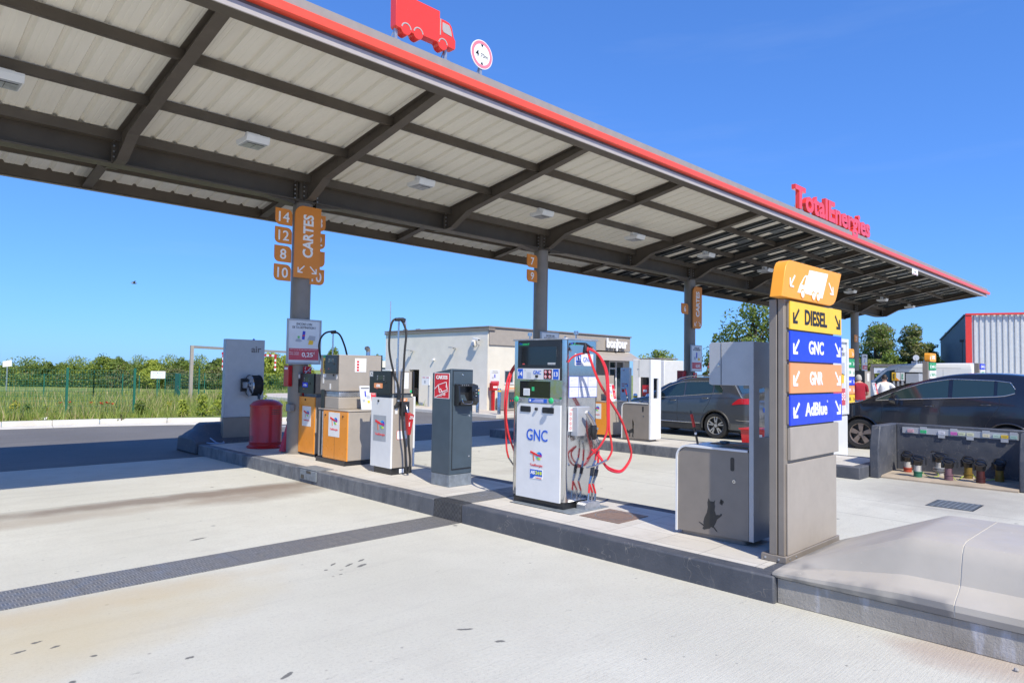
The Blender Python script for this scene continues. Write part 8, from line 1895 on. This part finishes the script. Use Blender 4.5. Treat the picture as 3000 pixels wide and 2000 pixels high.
tree('hedge_tree', 'yellow green treetop peeking over the warehouse roof slope', 75, 17.0, 0, 6.6, 1.8, (m_l1, m_l3, m_l1), 511, n=1400, leaf=0.12, clumps=18, trunk=0.3)
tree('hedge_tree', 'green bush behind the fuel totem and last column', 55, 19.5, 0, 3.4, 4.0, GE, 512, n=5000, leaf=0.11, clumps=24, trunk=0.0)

# ------------------------------------------------------------------ fence, gantry, billboard, bird
t = thing('mesh_fence', 'green wire mesh fence with posts in front of the meadow', 'fence', (5, 23.7, 0.1))
fps = [(-2.5, 26.8), (1.9, 24.9), (4.95, 23.72), (6.57, 23.02), (14.16, 38.44)]
fl = [((-8.5, 29.2), (-5.5, 28.0)), ((-5.5, 28.0), (-2.5, 26.8)), ((-2.5, 26.8), (1.3, 25.3)), ((1.3, 25.3), (4.95, 23.72)), ((4.95, 23.72), (6.57, 23.02))]
pp = [(-8.5, 29.2), (-5.5, 28.0), (-2.5, 26.8), (1.3, 25.3), (4.95, 23.72), (6.57, 23.02)]
side = [(6.57, 23.02), (8.4, 26.9), (10.4, 30.9), (12.3, 34.7), (14.16, 38.44)]
def fence_run(t, pts, h, vgap, wr_):
    for (x, y) in pts:
        z = gz(x, y); b = MB().m(m_green); b.box(x - 0.03, x + 0.03, y - 0.03, y + 0.03, z - 0.1, z + h + 0.06); b.build('post', t)
    for (xa, ya), (xb, yb) in zip(pts, pts[1:]):
        b = MB().m(m_green); L_ = math.hypot(xb - xa, yb - ya); n = int(L_ / vgap); d = Vector(((xb - xa) / L_, (yb - ya) / L_, 0)); w = Vector((-d.y, d.x, 0)) * wr_
        for k in range(1, n):
            x = xa + (xb - xa) * k / n; y = ya + (yb - ya) * k / n; z = gz(x, y); p = Vector((x, y, z)); e = d * wr_
            b.add([p - e + Vector((0, 0, .03)), p + e + Vector((0, 0, .03)), p + e + Vector((0, 0, h)), p - e + Vector((0, 0, h))], [(0, 1, 2, 3)])
        for j in range(10):
            zz = 0.05 + (h - 0.06) * j / 9; za, zb_ = gz(xa, ya) + zz, gz(xb, yb) + zz
            b.add([(xa, ya, za), (xb, yb, zb_), (xb, yb, zb_ + wr_ * 2), (xa, ya, za + wr_ * 2)], [(0, 1, 2, 3)])
        b.build('mesh_panel', t, smooth=False)
fence_run(t, pp, 1.44, 0.075, 0.0028)
t = thing('mesh_fence', 'farther green mesh fence crossing the meadow with a solid green door', 'fence', (13, 48, -0.5))
fence_run(t, [(-6, 66.0), (-0.5, 60.0), (4.6, 55.8), (9.49, 51.42), (10.63, 44.67)], 1.62, 0.16, 0.006)
t = thing('mesh_fence', 'distant green mesh fence around the gantry and its gate', 'fence', (18, 55, -0.8))
fence_run(t, [(10.63, 44.67), (14.3, 52.8), (17.91, 61.53), (21.75, 68.81)], 1.70, 0.16, 0.006)
t = thing('mesh_fence', 'distant green mesh fence right of the green door up to the air panel', 'fence', (19, 53, -0.7))
fence_run(t, [(14.16, 38.44), (16.0, 44.5), (18.22, 56.3), (20.52, 54.56), (22.5, 53.0), (26.5, 50.5)], 1.85, 0.15, 0.006)
b = MB().m(m_green); z = gz(17.06, 50.14); b.box(17.0, 17.1, 49.75, 50.6, z, z + 1.78); b.m(m_chrome); b.box(16.95, 17.0, 49.8, 49.9, z + 0.85, z + 0.92); tag(b.build('fence_door', bevel=0.01), 'solid green metal door in the far mesh fence', 'door')
t = thing('fence_board', 'white notice board with pale blue print hung on the green fence', 'sign', (11.77, 37.5, 1.2))
b = MB().m(m_ltxt); b.rpanel('-Y', 37.5, 11.43, 12.12, 1.03, 1.40, 0.03, 0.02); b.m(M('pale_blue', (0.35, 0.58, 0.75), 0.5)); b.text('Sport MUSUAL', '-Y', 37.48, 11.77, 1.32, 0.06, 0.5, 0.004, bold=0.01); b.text('CLOTURES & PORTAILS', '-Y', 37.48, 11.77, 1.22, 0.04, 0.6, 0.004); b.text('03 21 28 89 77', '-Y', 37.48, 11.77, 1.11, 0.06, 0.52, 0.004); b.build('board', t)
b = MB().m(m_green); b.box(11.74, 11.80, 37.52, 37.56, gz(11.7, 37.5), 1.38); b.build('post', t)
t = thing('height_gantry', 'beige height limit gantry with hanging red and white striped bar', 'gantry', (17, 41, -0.4))
gx0, gy0, gx1, gy1 = 14.28, 39.97, 24.0, 46.5
z = gz(gx0, gy0)
b = MB().m(m_taupel); b.box(gx0 - 0.08, gx0 + 0.08, gy0 - 0.08, gy0 + 0.08, z, z + 3.2); b.build('post', t)
b = MB().m(m_taupel); b.hexa([(gx0, gy0 - 0.08, z + 3.05), (gx1, gy1 - 0.08, z + 3.05), (gx1, gy1 + 0.08, z + 3.05), (gx0, gy0 + 0.08, z + 3.05), (gx0, gy0 - 0.08, z + 3.2), (gx1, gy1 - 0.08, z + 3.2), (gx1, gy1 + 0.08, z + 3.2), (gx0, gy0 + 0.08, z + 3.2)]); b.box(gx1 - 0.08, gx1 + 0.08, gy1 - 0.08, gy1 + 0.08, gz(gx1, gy1), z + 3.2); b.build('crossbar', t)
def lp(f): return Vector((gx0 + (gx1 - gx0) * f, gy0 + (gy1 - gy0) * f, 0))
b = MB(); f0, f1 = 0.235, 0.76; n = 19
for k in range(n):
    a, c = lp(f0 + (f1 - f0) * k / n), lp(f0 + (f1 - f0) * (k + 1) / n); b.m(m_redsign if k % 2 == 0 else m_ltxt)
    b.hexa([a + Vector((0, -.03, z + 2.76)), c + Vector((0, -.03, z + 2.76)), c + Vector((0, .03, z + 2.76)), a + Vector((0, .03, z + 2.76)), a + Vector((0, -.03, z + 2.91)), c + Vector((0, -.03, z + 2.91)), c + Vector((0, .03, z + 2.91)), a + Vector((0, .03, z + 2.91))])
for f in (f0 + 0.012, f1 - 0.012):
    p = lp(f)
    for k in range(6):
        b.m(m_redsign if k % 2 == 0 else m_ltxt); b.box(p.x - 0.05, p.x + 0.05, p.y - 0.03, p.y + 0.03, z + 2.75 - 0.155 * (k + 1), z + 2.75 - 0.155 * k - 0.002)
b.build('striped_bar', t)
b = MB().m(m_ltxt); b.hexa([(13.2, 92.57, 1.25), (13.91, 91.86, 1.38), (13.96, 92.01, 1.38), (13.25, 92.72, 1.25), (13.17, 92.56, 1.88), (13.88, 91.84, 2.05), (13.93, 91.99, 2.05), (13.22, 92.71, 1.88)]); b.m(m_galv); b.cyl((13.56, 92.21, -1.5), (13.56, 92.21, 1.31), 0.07); b.cyl((13.88, 91.84, 2.05), (13.88, 91.84, 2.25), 0.03)
tag(b.build('billboard'), 'tiny white billboard above the trees at the far left', 'billboard')
# bird in the sky on the left
t = thing('bird', 'gull in flight in the empty sky below the canopy on the left', 'bird', (6.2, 24.0, 6.0))
b = MB().m(m_gtxt); bx, by, bz = (13.81, 49.37, 7.05)
b.tube([(bx - 0.16, by, bz - 0.01), (bx - 0.05, by, bz), (bx + 0.08, by, bz + 0.01), (bx + 0.17, by, bz + 0.02), (bx + 0.2, by, bz + 0.02)], [0.012, 0.045, 0.05, 0.03, 0.008], 8)
ORG[t.name] = Vector((bx, by, bz)); t.location = (bx, by, bz); b.build('body', t)
b = MB().m(m_gtxt)
for s_ in (-1, 1): b.add([(bx + 0.06, by, bz + 0.03), (bx - 0.05, by, bz + 0.03), (bx - 0.02 + s_ * 0.02, by + s_ * 0.25, bz + 0.14), (bx - 0.06, by + s_ * 0.5, bz + 0.05), (bx + 0.07, by + s_ * 0.26, bz + 0.15)], [(0, 1, 2, 3, 4)])
b.build('wings', t)
